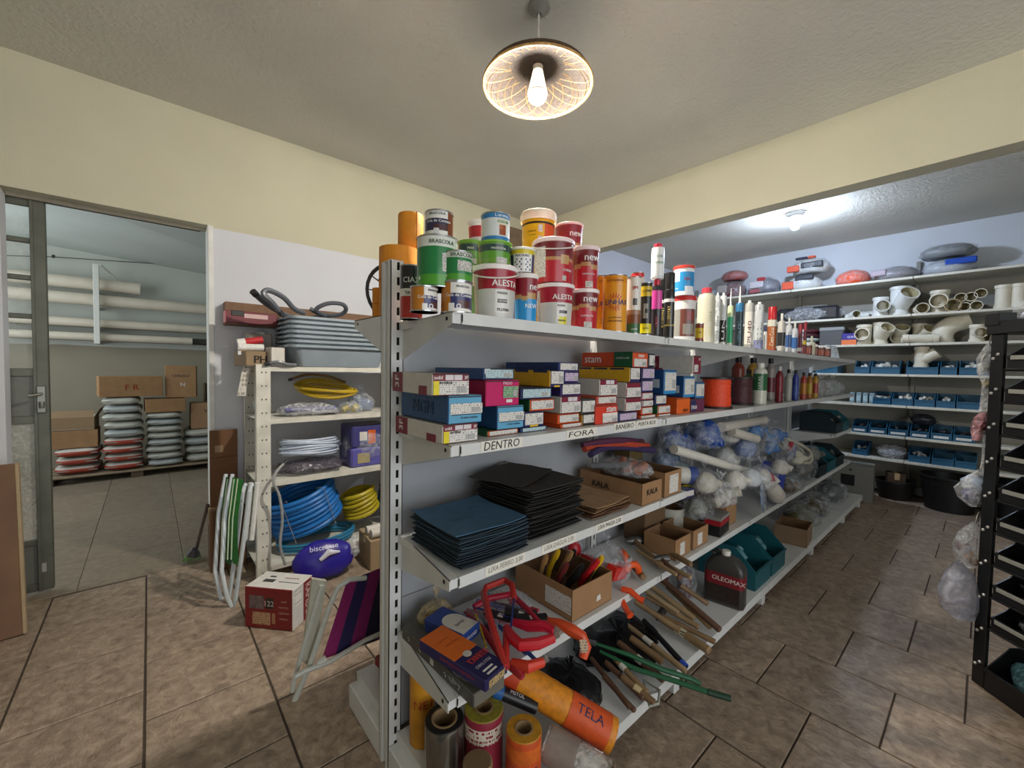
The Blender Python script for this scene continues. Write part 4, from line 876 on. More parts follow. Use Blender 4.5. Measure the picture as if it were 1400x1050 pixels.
SPR = [mat('#7a5a40', .85, var=.3, scale=80), mat('#6a4a34', .85, var=.3, scale=80), mat('#94734f', .8, var=.2, scale=80), mat('#a58460', .75, var=.15, scale=20)]
zt, tp = pile(14, .825, 1.155, .285, .29, Z3, .0078, SPB, 'dark blue-grey sandpaper sheet in the left stack', 'blue sandpaper sheet with faint print on top of the left stack', 'blue sandpaper sheets in the left stack', .007, .006, 3)
for k, (x, y, s) in enumerate(((.05, .05, 'SAINT'), (-.03, -.02, 'GRAO 120'), (.03, -.06, 'LIXA'))): text(s, .012, mat('#2b4860', .8), tp, (x, y, .0075), (1, 0, 0), (0, 1, 0))
zt, tp = pile(21, 1.135, 1.19, .30, .30, Z3, .0085, SPK, 'black sandpaper sheet in the tall middle stack', 'loose dark sandpaper sheet on top of the middle stack', 'black sandpaper sheets in the middle stack', .014, .005, 5)
o = mk('sandpaper_sheet', sheet_mesh(.28, .23, SPK[3], .008, 77), None, (1.10, 1.25, zt+.006), (.03, -.03, .35)); tag(o, 'dark sandpaper sheet lying askew at the very top', 'sandpaper')
zt2, _ = pile(6, 1.48, 1.17, .26, .29, Z3, .0085, SPR, 'brown sandpaper sheet in the low stack', 'tan sandpaper sheet on top of the low stack', 'brown sandpaper sheets in the low stack', .012, .003, 9)
# ------------------------------------------------------------------ cardboard boxes and shelf clutter
KRAFT = mat('#9a7550', .8, var=.08, scale=14); KRAFT2 = mat('#7d5d40', .85, var=.1, scale=14)
def open_box(name, label, loc, w, d, h, rz=0., m=None, m2=None, t=.004, flaps=(), cat='carton', label_sheet=None, texts=(), tilt=None, group=None):
    """open-top carton; origin at the middle of its base, front is -y"""
    m = m or KRAFT; m2 = m2 or KRAFT2
    o = thing(name, label, cat, loc, rz, group, rot=tilt)
    b = MB(); b.box(-w/2, w/2, -d/2, d/2, 0, t, 1); b.box(-w/2, w/2, -d/2, -d/2+t, t, h, [1, 1, 0, 1, 0, 0]); b.box(-w/2, w/2, d/2-t, d/2, t, h, [0, 0, 1, 0, 0, 0])
    b.box(-w/2, -w/2+t, -d/2+t, d/2-t, t, h, [0, 1, 0, 0, 0, 0]); b.box(w/2-t, w/2, -d/2+t, d/2-t, t, h, [1, 0, 0, 0, 0, 0]); b.build('body', [m, m2], o)
    for side, ang, ln in flaps:
        b = MB(); lng = {'f': w, 'b': w, 'l': d, 'r': d}[side]; b.box(-lng/2+.003, lng/2-.003, 0, ln, -t/2, t/2)
        L = {'f': ((0, -d/2, h), (ang-PI, 0, 0), 0), 'b': ((0, d/2, h), (PI-ang, 0, 0), 0), 'l': ((-w/2, 0, h), 0, 0), 'r': ((w/2, 0, h), 0, 0)}[side]
        f = b.build('flap', [m], o)
        rz_ = {'f': PI, 'b': 0, 'l': PI/2, 'r': -PI/2}[side]
        f.matrix_local = Matrix.Translation(L[0]) @ Matrix.Rotation(rz_, 4, 'Z') @ Matrix.Rotation(ang, 4, 'X')
    if label_sheet:
        f0, f1, g0, g1, face = label_sheet
        if face == 'f': plate('label_sticker', o, -w/2+w*f0, -w/2+w*f1, h*g0, h*g1, -d/2, LAB['w'])
        else:
            b = MB(); b.box(-d*(f1-f0)/2, d*(f1-f0)/2, 0, .001, -h*(g1-g0)/2, h*(g1-g0)/2)
            b.build('label_sticker', LAB['w'], o, (-w/2-.001, d/2-d*(f0+f1)/2, h*(g0+g1)/2), (0, 0, -PI/2), flat=True)
    for s, hh, x, z, col in texts: text(s, hh, mat(col, .8), o, (x, -d/2-.0012, z), bold=hh*.04)
    return o
def seal_box(name, label, loc, w, d, h, rz=0., m=None, tape=True, tilt=None, texts=(), group=None, cat='carton', tapecol='#b79a6a', top_texts=()):
    o = thing(name, label, cat, loc, rz, group, rot=tilt)
    b = MB(); b.box(-w/2, w/2, -d/2, d/2, 0, h, 0, .004); b.build('body', m or KRAFT, o)
    b = MB(); b.box(-w/2+.004, w/2-.004, -.0015, .0015, h-.001, h+.0006); b.build('flap_seam', mat('#4a3626', .9), o)
    if tape:
        b = MB(); b.box(-w/2-.0008, w/2+.0008, -.024, .024, h*.75, h+.0012); b.build('tape', mat(tapecol, .3, coat=.4), o)
    for s, hh, x, z, col in texts: text(s, hh, mat(col, .8), o, (x, -d/2-.0012, z), bold=hh*.04)
    for s, hh, x, y, col in top_texts: text(s, hh, mat(col, .8), o, (x, y, h+.002), (1, 0, 0), (0, 1, 0), bold=hh*.04)
    return o
k1 = open_box('open_carton', 'low brown carton printed with black letters on the third shelf', (1.76, 1.19, Z3), .17, .36, .10, 0, texts=[('KALA', .026, .0, .055, '#1c1a18')])
text('KALA', .028, mat('#2a2420', .8), k1, (-.087, .05, .05), (0, -1, 0), (0, 0, 1), bold=.001)
k2 = open_box('open_carton', 'brown carton with a white price sheet beside the lettered carton', (1.955, 1.19, Z3), .165, .36, .12, 0, label_sheet=(.28, .8, .1, .85, 'f'))
def blob(w, d, h, seed, rough=.18, nu=26, nv=14, flat=.25, freq=2.2):
    """a lumpy bag: closed surface with a flattened base at z=0"""
    b = MB(); vs = []; off = Vector((seed*3.7, seed*1.3, seed*2.1))
    for j in range(nv+1):
        th = PI*j/nv
        for i in range(nu):
            a = 2*PI*i/nu; p = Vector((math.sin(th)*math.cos(a), math.sin(th)*math.sin(a), -math.cos(th)))
            k = 1 + rough*(noise.noise(p*freq+off)*1.2 + .6*noise.noise(p*freq*2.7+off) + .35*noise.noise(p*freq*6+off))
            z = p.z*k; z = max(z, -1+flat)
            vs.append((p.x*k*w/2, p.y*k*d/2, (z+1-flat)*h/(2-flat)))
    fs = []
    for j in range(nv):
        for i in range(nu):
            i2 = (i+1) % nu; fs.append((j*nu+i, j*nu+i2, (j+1)*nu+i2, (j+1)*nu+i))
    b.add(vs, fs); return b
FILM = clear_mat(); FILMW = clear_mat('#f2f4f6', .34, .15, .8, 26, 'milky'); FILMD = clear_mat('#b8bcc0', .30, .12, .8, 24, 'grey')
def bag(label, loc, w, d, h, seed, film=None, contents=(), knot=True, rz=0., tilt=None, name='plastic_bag', group=None, rough=.2, cat='bag'):
    """contents: [(kind, colour, (x,y,z), size, rot)] built as parts inside the film"""
    o = thing(name, label, cat, loc, rz, group, rot=tilt)
    blob(w*.9, d*.9, h*.94, seed, rough*.9).build('film', film or FILM, o, sharp=3)
    if knot:
        b = MB(); r = random.Random(seed)
        for k in range(5):
            a = 2*PI*k/5; b.add([(0, 0, h*.96), (.35*w*.3*math.cos(a), .35*w*.3*math.sin(a), h*1.0+.03+r.uniform(0, .03)), (.35*w*.3*math.cos(a+.9), .35*w*.3*math.sin(a+.9), h*1.0+.03+r.uniform(0, .03))], [(0, 1, 2)])
        b.build('gathered_neck', film or FILM, o, flat=True)
    for n_, (kind, col, p, s, rt) in enumerate(contents):
        b = MB()
        if kind == 'tube': b.lathe([(s[0], -s[1]/2), (s[0], s[1]/2), (s[0]*.8, s[1]/2), (s[0]*.75, s[1]*.3)], 18)
        elif kind == 'box': b.box(-s[0]/2, s[0]/2, -s[1]/2, s[1]/2, -s[2]/2, s[2]/2, 0, .003)
        elif kind == 'ball': blob(s[0], s[1], s[2], n_+3, .05, 16, 10, .5).v and None; b = blob(s[0], s[1], s[2], n_+3, .05, 16, 10, .5)
        elif kind == 'elbow': b.tube([(0, 0, 0), (0, 0, s[1]*.5), (s[1]*.15, 0, s[1]*.75), (s[1]*.4, 0, s[1]*.85), (s[1]*.7, 0, s[1]*.85)], s[0], 12)
        b.build('contents', mat(col, .4, var=.1), o, p, rt)
    return o
for k in range(4): pass
bag('bag of amber and steel parts lying on the lettered carton', (1.76, 1.17, Z3+.102), .19, .34, .09, 11, FILM, [('tube', '#a8561e', (.03, -.08, .04), (.022, .10), (0, 1.5, .3)), ('tube', '#a8561e', (.02, -.03, .04), (.022, .10), (0, 1.5, .2)), ('tube', '#8a8c90', (-.04, .05, .04), (.015, .2), (1.4, 0, .2)), ('tube', '#b8641e', (.05, .04, .045), (.02, .09), (0, 1.5, .5))], knot=False)
sc_ = thing('folded_strap', 'rolled purple and orange webbing strap across the cartons', 'strap', (1.86, 1.25, Z3+.205)); 
for q, (c, dz) in enumerate((('#3a2c54', 0), ('#b8452c', .020), ('#5a2a44', .038))):
    b = MB(); b.tube([(-.26+.09*i, .03*math.sin(i*.9+q)+.012*q, dz + .018*math.sin(i*.7)-.012*i*.3) for i in range(7)], [.016]*7, 8); b.build('fold', mat(c, .8, var=.15, scale=60), sc_)
tb_ = open_box('open_carton', 'small olive box of yellow capped pens behind the strap', (2.0, 1.30, Z3+.122), .13, .10, .10, 0, mat('#5a4a24', .7), mat('#2a2216', .8))
for k in range(5):
    b = MB(); b.lathe([(.011, .02), (.011, .10), (.008, .112)], 10, 0, -.045+.022*k, -.02+.012*(k % 2)); b.build('pen', mat('#e0a828', .4), tb_)
# knife carton on the fourth shelf
kc = open_box('open_carton', 'brown carton full of cutters and tools on the fourth shelf', (1.345, 1.185, Z4), .255, .33, .125, 0, label_sheet=(.56, .98, .2, .75, 'l'))
b = MB(); b.add([(.02, -.1672, .03), (.05, -.1672, .032), (.045, -.1676, .056), (.022, -.1676, .052)], [(0, 1, 2, 3)]); b.build('sticker', WH, kc, flat=True)
def cutter(label, loc, rot, col, L=.16, col2=None, group=None):
    o = thing('utility_knife', label, 'knife', loc, 0, group, rot=rot)
    b = MB(); b.tube([(0, 0, 0), (0, .004, L*.3), (0, .0, L*.6), (0, -.003, L*.85), (0, -.006, L)], [.011, .014, .013, .015, .010], 8); b.build('handle', mat(col, .4), o)
    b = MB(); b.box(-.004, .004, -.017, -.012, L*.25, L*.7, 0, .002); b.build('slider', mat(col2 or '#2a2a2a', .4), o)
    b = MB(); b.add([(-.005, 0, 0), (.005, 0, 0), (.004, 0, -.03), (-.002, 0, -.045)], [(0, 1, 2, 3)]); b.build('blade', mat('#a8aaac', .3, .9), o)
    return o
kn = [('#c8202a', 'red utility knife leaning over the carton front edge', (1.385, 1.12, Z4+.05), (.5, .05, .25)), ('#e0b41c', 'yellow utility knife beside the red one in the carton', (1.43, 1.12, Z4+.05), (.45, .05, .1)), ('#1c1c1e', 'black tool handle in the carton middle', (1.32, 1.14, Z4+.05), (.5, -.1, .3)), ('#6a2c28', 'brown red tool handle at the carton left', (1.285, 1.17, Z4+.05), (.4, -.15, .2)),
      ('#9a7448', 'wooden tool handle at the carton back left', (1.27, 1.25, Z4+.05), (.3, -.1, 0)), ('#d8ae22', 'yellow tool handle at the carton back', (1.33, 1.26, Z4+.05), (.35, 0, .1)), ('#17181a', 'long black tool at the carton back right', (1.40, 1.24, Z4+.05), (.45, .1, -.2)), ('#a07a4c', 'round wooden handle beside the yellow one at the back', (1.36, 1.22, Z4+.05), (.38, .05, .1))]
for c, lab, p, r_ in kn: cutter(lab, p, r_, c, .15)
# hacksaws and saws lying at the near end of shelf four
def hacksaw(label, pts, z, col, hcol, grip):
    """frame bent from pixel points, laid flat at height z with a blade and a grip"""
    P = [PZ_(x, y, z+dz) for x, y, dz in pts]; o = thing('hacksaw', label, 'saw', P[0])
    Q = [p-P[0] for p in P]
    b = MB(); b.tube(Q, .012, 8); b.build('frame', mat(col, .35), o)
    b = MB(); a, c = Q[0], Q[-1]; b.tube([a, c], .004, 6); b.build('blade', mat('#3a4a8a', .4, .5), o)
    g = [PZ_(x, y, z+dz)-P[0] for x, y, dz in grip]; b = MB(); n = len(g); b.tube(g, [.012]+[.018]*(n-2)+[.014], 10); b.build('grip', mat(hcol, .35), o)
    b = MB(); b.tube([c, g[0]], .011, 8); b.build('neck', mat(col, .35), o)
    b = MB(); b.tube([g[-1], g[-1]+Vector((.012, -.006, .012))], [.008, .012], 8); b.build('wing_nut', mat('#b0b0ae', .3, .9), o)
    return o
hacksaw('large red hacksaw frame standing over the pile', [(703, 818, .09), (700, 800, .11), (690, 793, .11), (664, 803, .10), (661, 812, .10), (668, 840, .09), (680, 880, .07), (692, 912, .05)], .56, '#b8322c', '#c0202c', [(692, 858, .07), (700, 872, .075), (712, 882, .075), (735, 880, .08), (757, 872, .085)])
hacksaw('pink red hacksaw with its grip across the pile', [(648, 830, .05), (668, 818, .06), (700, 812, .06), (722, 835, .06), (742, 858, .065)], .55, '#b41c38', '#c81c3a', [(700, 850, .06), (722, 856, .07), (745, 856, .075), (758, 864, .075)])
hacksaw('third red saw half buried under the orange roll', [(640, 842, .03), (660, 860, .03), (690, 905, .03), (715, 925, .02)], .535, '#a82a30', '#d0402c', [(700, 905, .04), (722, 912, .045), (742, 905, .04)])
bag('clear bag of red and blue strips under the saws', (1.02, 1.23, Z4), .34, .26, .075, 301, FILM, [('box', '#a82838', (-.06, -.02, .035), (.03, .2, .012), (0, 0, .5)), ('box', '#3a50a0', (.02, .0, .038), (.025, .22, .012), (0, 0, .6)), ('box', '#b02a40', (.08, -.04, .035), (.03, .16, .012), (0, 0, .3)), ('box', '#b8b8b4', (-.01, -.06, .045), (.03, .16, .008), (0, 0, .8)), ('box', '#b8b0a0', (.05, .05, .04), (.05, .1, .01), (0, 0, -.4))], knot=False, rough=.12)
for k, (x, y, c) in enumerate(((684, 843, '#1c1c1e'), (712, 838, '#2a2a2c'), (727, 846, '#1c1c1e'))):
    t = thing('price_packet', ['black card packet with white tag under the red frame', 'dark card packet with white tag beside the knife carton', 'black card packet with white tag near the orange saw'][k], 'packet', PZ_(x, y, .602+.004*k)); t.rotation_euler = (.05, 0, .5+.3*k); b = MB(); b.box(-.02, .02, -.06, .06, 0, .006, 0, .001); b.build('card', mat(c, .4), t); b = MB(); b.box(-.012, .010, -.012, .008, .006, .007); b.build('tag', WH, t)
hs = thing('pruning_saw', 'orange handled pruning saw hanging over the shelf lip', 'saw', PZ_(740, 848, .60)); base_ = PZ_(740, 848, .60)
b = MB(); b.tube([PZ_(x, y, z)-base_ for x, y, z in ((740, 846, .60), (765, 852, .61), (782, 862, .61), (796, 870, .60), (801, 884, .57), (797, 900, .54))], [.008, .016, .021, .018, .019, .014], 10); b.build('handle', mat('#d8502a', .35), hs)
b = MB(); b.tube([PZ_(x, y, z)-base_ for x, y, z in ((740, 846, .60), (700, 830, .62), (672, 822, .63))], [.007, .005, .002], 4); b.build('blade', mat('#8a8c8e', .3, .9), hs)
b = MB(); b.box(-.012, .012, -.001, .001, -.018, .018); b.build('sticker', print_mat('#b8a080', '#4a3a2a', .008), hs, PZ_(797, 879, .60)-base_ + Vector((-.014, -.014, .003)), (-.5, 0, -.6))
for k, (a, c, col, lab) in enumerate((((668, 812, .56), (692, 850, .56), '#3a56a8', 'blue saw blade under the red frames'), ((675, 850, .555), (735, 905, .555), '#3858a8', 'blue strip crossing the red grips'), ((655, 838, .56), (690, 900, .55), '#17181a', 'black tool with a white sticker beside the boxes'), ((650, 840, .59), (665, 885, .58), '#d8b02a', 'slim yellow pencil on the black tool'), ((690, 838, .55), (745, 862, .545), '#b8243a', 'crimson plastic saw handle under the orange saw'))):
    A, B_ = PZ_(*a), PZ_(*c); o = thing('tool', lab, 'tool', A)
    b = MB(); b.tube([(0, 0, 0), (B_-A)*.5 + Vector((0, 0, .004)), B_-A], [.006, .009, .006] if k != 3 else [.004, .004, .003], 8); b.build('shaft', mat(col, .4), o)
    b = MB(); d = (B_-A); b.tube([d*.62, d*.78], .0115 if k != 3 else .005, 8); b.build('sleeve', mat(('#8aa0d0', '#2a3c80', '#d8d4cc', '#5a5a5c', '#d0405a')[k], .5), o)
# boxes at the near end
def rot_box(name, label, pts, z1, h, cols, cat='box', extra=None):
    A, B_, C, D = [PZ_(x, y, z1) for x, y in pts]      # left-back, right-back, right-front, left-front of the top face
    cx = (A+B_+C+D)/4; v = ((A-D)+(B_-C))/2; w = ((B_-A)+(C-D)).length/2; d = v.length; rz = math.atan2(v.y, v.x)-PI/2
    o = thing(name, label, cat, (cx.x, cx.y, z1-h), rz); b = MB(); b.box(-w/2, w/2, -d/2, d/2, 0, h, [1, 1, 2, 2, 0, 0], .003); b.build('body', [mat(c, .45, var=.05) for c in cols], o)
    return o, w, d, h
o, w_, d_, h_ = rot_box('tool_box', 'grey wrapped box with white arrows under the orange and navy box', ((548, 858), (590, 838), (690, 925), (648, 948)), .565, .042, ('#57554c', '#4c4b45', '#6a675c'))
for k in range(5): text(('\u2191', '4', '\u25a0', '\u2191', '7')[k], .02, mat('#c8c6be', .6), o, (-w_/2-.001, d_*.38-k*.075, h_*.5), (0, -1, 0), (0, 0, 1))
b = blob(w_*1.05, d_*.45, h_*1.5, 5, .1); b.build('wrapping_film', FILMD, o, (0, -d_*.25, 0), sharp=3)
o, w_, d_, h_ = rot_box('tool_box', 'long orange and navy box with red lettering at the near shelf end', ((573, 872), (605, 857), (695, 903), (663, 935)), .618, .034, ('#221f4e', '#262254', '#221f4e'))
b = MB(); b.box(-w_/2+.001, w_/2-.001, -d_*.06, d_/2-.001, h_, h_+.001); b.build('orange_panel', mat('#d86a1c', .45), o)
b = MB(); b.lathe([(.014, h_+.001), (.014, h_+.0018)], 18, 0, 0, -d_*.08); b.build('seal', mat('#c9c4b8', .5), o)
text('SEGURANCA', .024, mat('#b83a3c', .5), o, (.012, -d_*.2, h_+.0016), (-1, 0, 0), (0, -1, 0), w=w_*.8, bold=.0008)
text('POLY FARO', .012, mat('#d8d4dc', .5), o, (-.0, -d_*.31, h_+.0016), (-1, 0, 0), (0, -1, 0), w=w_*.6)
for k, dy in enumerate((.39, .445)):
    b = MB(); b.box(-w_*.25, w_*.15, -d_*dy-.003, -d_*dy+.003, h_, h_+.0012); b.build('white_bar', WH, o)
text('PARAFUSO FIX REFORCA', .008, mat('#b83a3c', .5), o, (-w_/2-.001, -d_*.1, h_*.6), (0, -1, 0), (0, 0, 1), w=d_*.5)
for k, (x, y) in enumerate(((-.03, .10), (.02, .105))): 
    text('linhas finas', .008, mat('#9a4416', .6), o, (x*.3, d_*.28-.03*k, h_+.0016), (-1, 0, 0), (0, -1, 0))
b = MB(); b.box(-w_*.35, w_*.35, -d_/2-.001, -d_/2, h_*.15, h_*.8); b.build('end_print', print_mat('#b8a070', '#4a3a2a', .008), o, flat=True)
o, w_, d_, h_ = rot_box('tool_box', 'blue box with a white rounded panel behind the orange box', ((583, 848), (602, 826), (655, 850), (634, 869)), .615, .045, ('#24408a', '#22397e', '#2a50a0'))
b = MB(); b.prism([(-w_*.42, -d_*.48), (w_*.42, -d_*.48)] + [(w_*.42*math.cos(a), -d_*.05 + d_*.25*math.sin(a)) for a in [PI*k/10 for k in range(11)]], h_, h_+.001); b.build('white_panel', mat('#d6d2c6', .5), o)
text('lamp', .02, mat('#33333a', .6), o, (0, -d_*.2, h_+.0018), (1, 0, 0), (0, 1, 0)); text('BRAND', .012, mat('#e8e4f0', .6), o, (0, -d_/2-.0012, h_*.5), bold=.0005)
bag('bag of yellowish fittings tucked behind the blue box', (.80, 1.33, Z4), .16, .12, .11, 21, clear_mat('#b8a880', .5, .2, .7, 24, 'yellowed'), [('tube', '#8a7040', (.02, 0, .04), (.02, .06), (1, 0, 0)), ('tube', '#a08448', (-.03, 0, .05), (.018, .05), (0, 1, 0))])
# upright and lying rolls on the base deck
def roll(label, c, r, h, col, core, rim, top=None, band=None, name='film_roll', words=()):
    o = thing(name, label, 'roll', (c[0], c[1], c[2] if len(c) > 2 else Z5), face_cam((c[0], c[1], 0)))
    b = MB(); b.lathe([(r*.97, 0), (r, .004), (r, h*.62), (r, h*.86), (r, h-.003), (r*.97, h), (core, h), (core, h*.3)], 32, [0, 0, 1, 2, 3, 3, 4, 4]); b.build('roll', [col, band or col, col, top or rim, mat('#6a5238', .9)], o)
    b = MB(); b.lathe([(core+.003, h-.05), (core+.003, h+.002), (core-.003, h+.002), (core-.003, h-.05)], 20, 0, cap0=False, cap1=False); b.build('core', mat('#8d7350', .9), o)
    for s, hh, z, a, cc in words: text_cyl(s, hh, mat(cc, .6), o, r, z, a)
    return o
SIL = mat('#8f8a80', .18, .85, .15, scale=9); KR2 = mat('#8d7350', .7, var=.1)
YRED = mat('#c88a1e', .5, var=.25, scale=16, bump=.1)
roll('silver foil roll with a black rim, leftmost of the standing rolls', (.722, 1.140), .064, .20, SIL, .040, mat('#141312', .5), mat('#141312', .5))
roll('yellow netted roll with red label beside the black rimmed roll', (.842, 1.083), .066, .21, mat('#8a2438', .5), .030, mat('#8a8228', .6, var=.3, scale=60), mat('#8a8228', .6, var=.3, scale=60), band=print_mat('#cfc6b4', '#8a2438', .014), words=[('300', .020, .16, -38, '#d8c8c0')])
roll('orange netted roll, rightmost of the standing rolls', (.905, .95), .058, .19, mat('#c8501e', .5, var=.2), .028, mat('#b8841e', .6, var=.2, scale=60), mat('#b8841e', .6, var=.2, scale=60), band=mat('#d0641e', .5, var=.2), words=[('TELA', .028, .09, 12, '#2c2a58'), ('3', .02, .05, 16, '#2a2438')])
roll('red and yellow roll standing by the upright', (.735, 1.31), .045, .27, YRED, .02, mat('#a86a2a', .7), mat('#b03a1e', .6), words=[('NET', .03, .16, 10, '#a0281c')])
o = thing('cardboard_tube', 'brown cardboard tube with a closed end in front of the rolls', 'tube', (.745, .985, Z5)); b = MB(); b.lathe([(.046, 0), (.046, .148), (.042, .152), (.0, .152)], 28); b.build('tube', KR2, o); b = MB(); b.lathe([(.040, .1525), (.040, .1535)], 24); b.build('end_cap', mat('#6f5a3e', .9), o)
def lying_roll(label, A, B_, r, col, endcol, bands=(), words=None, name='net_roll', ribs=0):
    A, B_ = Vector(A), Vector(B_); d = B_-A; o = thing(name, label, 'roll', A); q = d.to_track_quat('Z', 'Y'); o.rotation_euler = q.to_euler(); L = d.length
    pr = [(r*.3, 0), (r, .001)]; mi = [1, 0]; n = ribs or 12
    for k in range(1, n+1): pr.append((r*(1+(.02 if (ribs and k % 2) else 0)), L*k/(n+1))); mi.append(0)
    pr += [(r, L-.001), (r*.82, L), (r*.80, L*.9)]; mi += [1, 1, 1]
    b = MB(); b.lathe(pr, 28, mi); b.build('roll', [col, endcol], o)
    for f0, f1, c in bands: b = MB(); b.lathe([(r+.0022, L*f0), (r+.0022, L*f1)], 28, 0, cap0=False, cap1=False); b.build('label_band', mat(c, .5, var=.1), o)
    if words:
        for s, hh, f, a, c in words: text_cyl(s, hh, mat(c, .5), o, r+.003, L*f, a, vert=True)
    return o
lying_roll('orange netted roll lying slanted out over the base shelf', (.965, 1.16, .395), (1.205, .815, .222), .056, mat('#d8881e', .5, var=.2, scale=50), mat('#c88a28', .6), [(.05, .2, '#c8421e'), (.62, .95, '#d0521e')], [('TELA', .03, .78, 120, '#2c2a58'), ('TELA', .028, .12, 120, '#2c2a58'), ('TELA', .03, .78, 210, '#2c2a58')], ribs=18)
lying_roll('clear plastic roll lying in front of the orange roll', (1.0, .94, .235), (1.085, .745, .195), .054, clear_mat('#c8c4bc', .62, .1, .5, 30, 'rollfilm'), mat('#a8a8a4', .2, .6), [(.05, .5, '#8c8078')])
lying_roll('black tube with blue cap and white lettering beside the rolls', (.90, 1.10, .37), (1.01, 1.0, .31), .022, mat('#15161a', .35), mat('#15161a', .4), [(.0, .2, '#1e5a9a')], [('PISTOL', .012, .5, 100, '#d8d8dc'), ('PISTOL', .012, .5, 200, '#d8d8dc')], name='sealant_tube')
# ------------------------------------------------------------------ long handled tools on the base deck
WOOD = [mat('#8d7350', .6, var=.2, scale=18), mat('#7d6242', .6, var=.2, scale=18), mat('#9a8260', .6, var=.15, scale=18), mat('#5e4230', .6, var=.2, scale=18)]
def stick(label, a, c, r, m, head=None, ring=None, name='hand_tool', r2=None, sticker=None, zlift=0):
    A = PZ_(a[0], a[1], a[2]); B_ = PZ_(c[0], c[1], c[2]); o = thing(name, label, 'tool', A); d = B_-A
    b = MB(); b.tube([d*0, d*.15, d*.5, d*.85, d*.985, d], [r*.9, r, (r2 or r)*1.0, r*1.05, r*1.05, r*.8], 12); b.build('handle', m, o)
    if ring: b = MB(); b.tube([d*ring[0], d*ring[1]], r*1.12, 12); b.build('sleeve', mat(ring[2], .5), o)
    if sticker: b = MB(); b.tube([d*sticker, d*(sticker+.16)], r*1.09, 12); b.build('sticker', print_mat('#c8bfa0', '#4a4a3a', .01), o)
    if head:
        b = MB(); n = d.normalized(); sd = n.cross(Vector((0, 0, 1))).normalized(); h = head[1]
        b.tube([sd*(-h)-n*.01, sd*(-h*.4)-n*.01, sd*(h*.4)-n*.01, sd*h-n*.01], [r*1.5, r*1.5, r*1.4, r*.6], 10); b.build('head', mat(head[0], .4, .6), o)
    return o
tl = [((868, 740, .555), (905, 774, .545), .016, 0, ('#6a6a66', .05), None, 'hammer with pale wooden handle high behind the red clamps'), ((880, 735, .555), (945, 772, .545), .014, 1, None, None, 'brown wooden handle slanting under the small cartons'), ((893, 762, .548), (945, 790, .54), .010, 2, None, None, 'flat pale wooden blade beside the oil jug'),
      ((905, 792, .30), (985, 862, .18), .016, 3, ('#6a1c1c', .04), None, 'dark wooden mallet handle with red head, nearest the oil jug'), ((900, 790, .27), (972, 858, .17), .015, 0, None, (.05, .2, '#c8c4b8'), 'pale wooden handle left of the red mallet'), ((888, 800, .26), (950, 846, .18), .017, 2, None, None, 'short thick pale handle in the middle of the tools'),
      ((884, 815, .24), (956, 858, .17), .014, 0, None, None, 'slim pale handle under the thick one'), ((905, 842, .20), (978, 878, .168), .013, 1, ('#4a4a48', .05), None, 'brown handle with round tip near the deck edge'), ((893, 838, .19), (970, 890, .17), .019, 0, None, None, 'thick wooden handle with a printed sticker'),
      ((862, 872, .22), (906, 905, .18), .017, 1, None, None, 'short stained wooden handle in front of the black bag'), ((845, 878, .24), (908, 930, .18), .015, 3, None, (.42, .55, '#c9c4b8'), 'reddish wooden handle with pale ring'), ((858, 855, .21), (938, 918, .172), .013, 2, None, (.3, .45, '#d0ccc0'), 'long pale handle with white tape'),
      ((850, 925, .20), (895, 962, .168), .014, 1, None, (.4, .6, '#c9b88a'), 'short handle with yellow ring at the lip'), ((828, 905, .21), (880, 955, .172), .012, 3, None, None, 'dark round file handle near the orange roll'), ((808, 900, .2), (862, 968, .172), .011, 3, None, None, 'dark steel rod close to the orange roll')]
tl += [((905, 765, .56), (930, 790, .545), .012, 3, ('#5a5a58', .04), None, 'dark trowel handle lying against the small bag'), ((848, 752, .56), (880, 790, .55), .015, 1, None, (.1, .25, '#8a8a84'), 'brown handle leaning on the pale handles'), ((872, 800, .29), (928, 838, .21), .013, 2, ('#4a4c4c', .05), None, 'pale hammer handle above the black bag'), ((868, 822, .26), (930, 862, .19), .015, 0, None, None, 'wooden handle lying along the black bag'), ((870, 752, .575), (925, 786, .56), .009, 2, None, None, 'thin pale stick under the small cartons'), ((840, 900, .22), (885, 948, .18), .012, 0, None, (.2, .35, '#d0ccc0'), 'pale handle beside the dark file'), ((825, 925, .19), (868, 972, .165), .010, 3, None, None, 'black file next to the netted roll'), ((930, 800, .30), (968, 826, .22), .013, 1, None, None, 'stubby brown handle near the oil jug')]
for a, c, r, m, head, ring, lab in tl: stick(lab, a, c, r, WOOD[m], head, ring, sticker=.45 if 'sticker' in lab else None)
stick('black crowbar with bright blue end', (880, 848, .22), (938, 912, .175), .013, mat('#17181c', .4), None, (.9, 1.0, '#2a50b8'), 'crowbar')
o = thing('garden_shears', 'long green handled shears pointing into the aisle', 'shears', PZ_(815, 880, .27)); A = PZ_(815, 880, .27)
for k, pts in enumerate((((815, 880, .27), (860, 895, .25), (905, 915, .22), (945, 928, .2), (958, 935, .19)), ((820, 890, .24), (870, 915, .21), (920, 930, .19), (965, 945, .185), (999, 955, .18)))):
    b = MB(); b.tube([PZ_(*p)-A for p in pts], [.006, .010, .011, .011, .009], 8); b.build('handle', mat('#1c5a38', .4), o)
b = MB(); b.tube([Vector((0, 0, 0)), PZ_(790, 872, .28)-A], [.012, .003], 6); b.build('blade', mat('#8a8c8e', .35, .8), o)
b = MB(); b.tube([PZ_(968, 946, .186)-A, PZ_(999, 955, .18)-A], .0125, 8); b.build('grip', mat('#143a26', .6), o)
o = thing('steel_buckle', 'bent pale metal buckle hanging at the deck lip', 'buckle', PZ_(880, 930, .17)); A = PZ_(880, 930, .17)
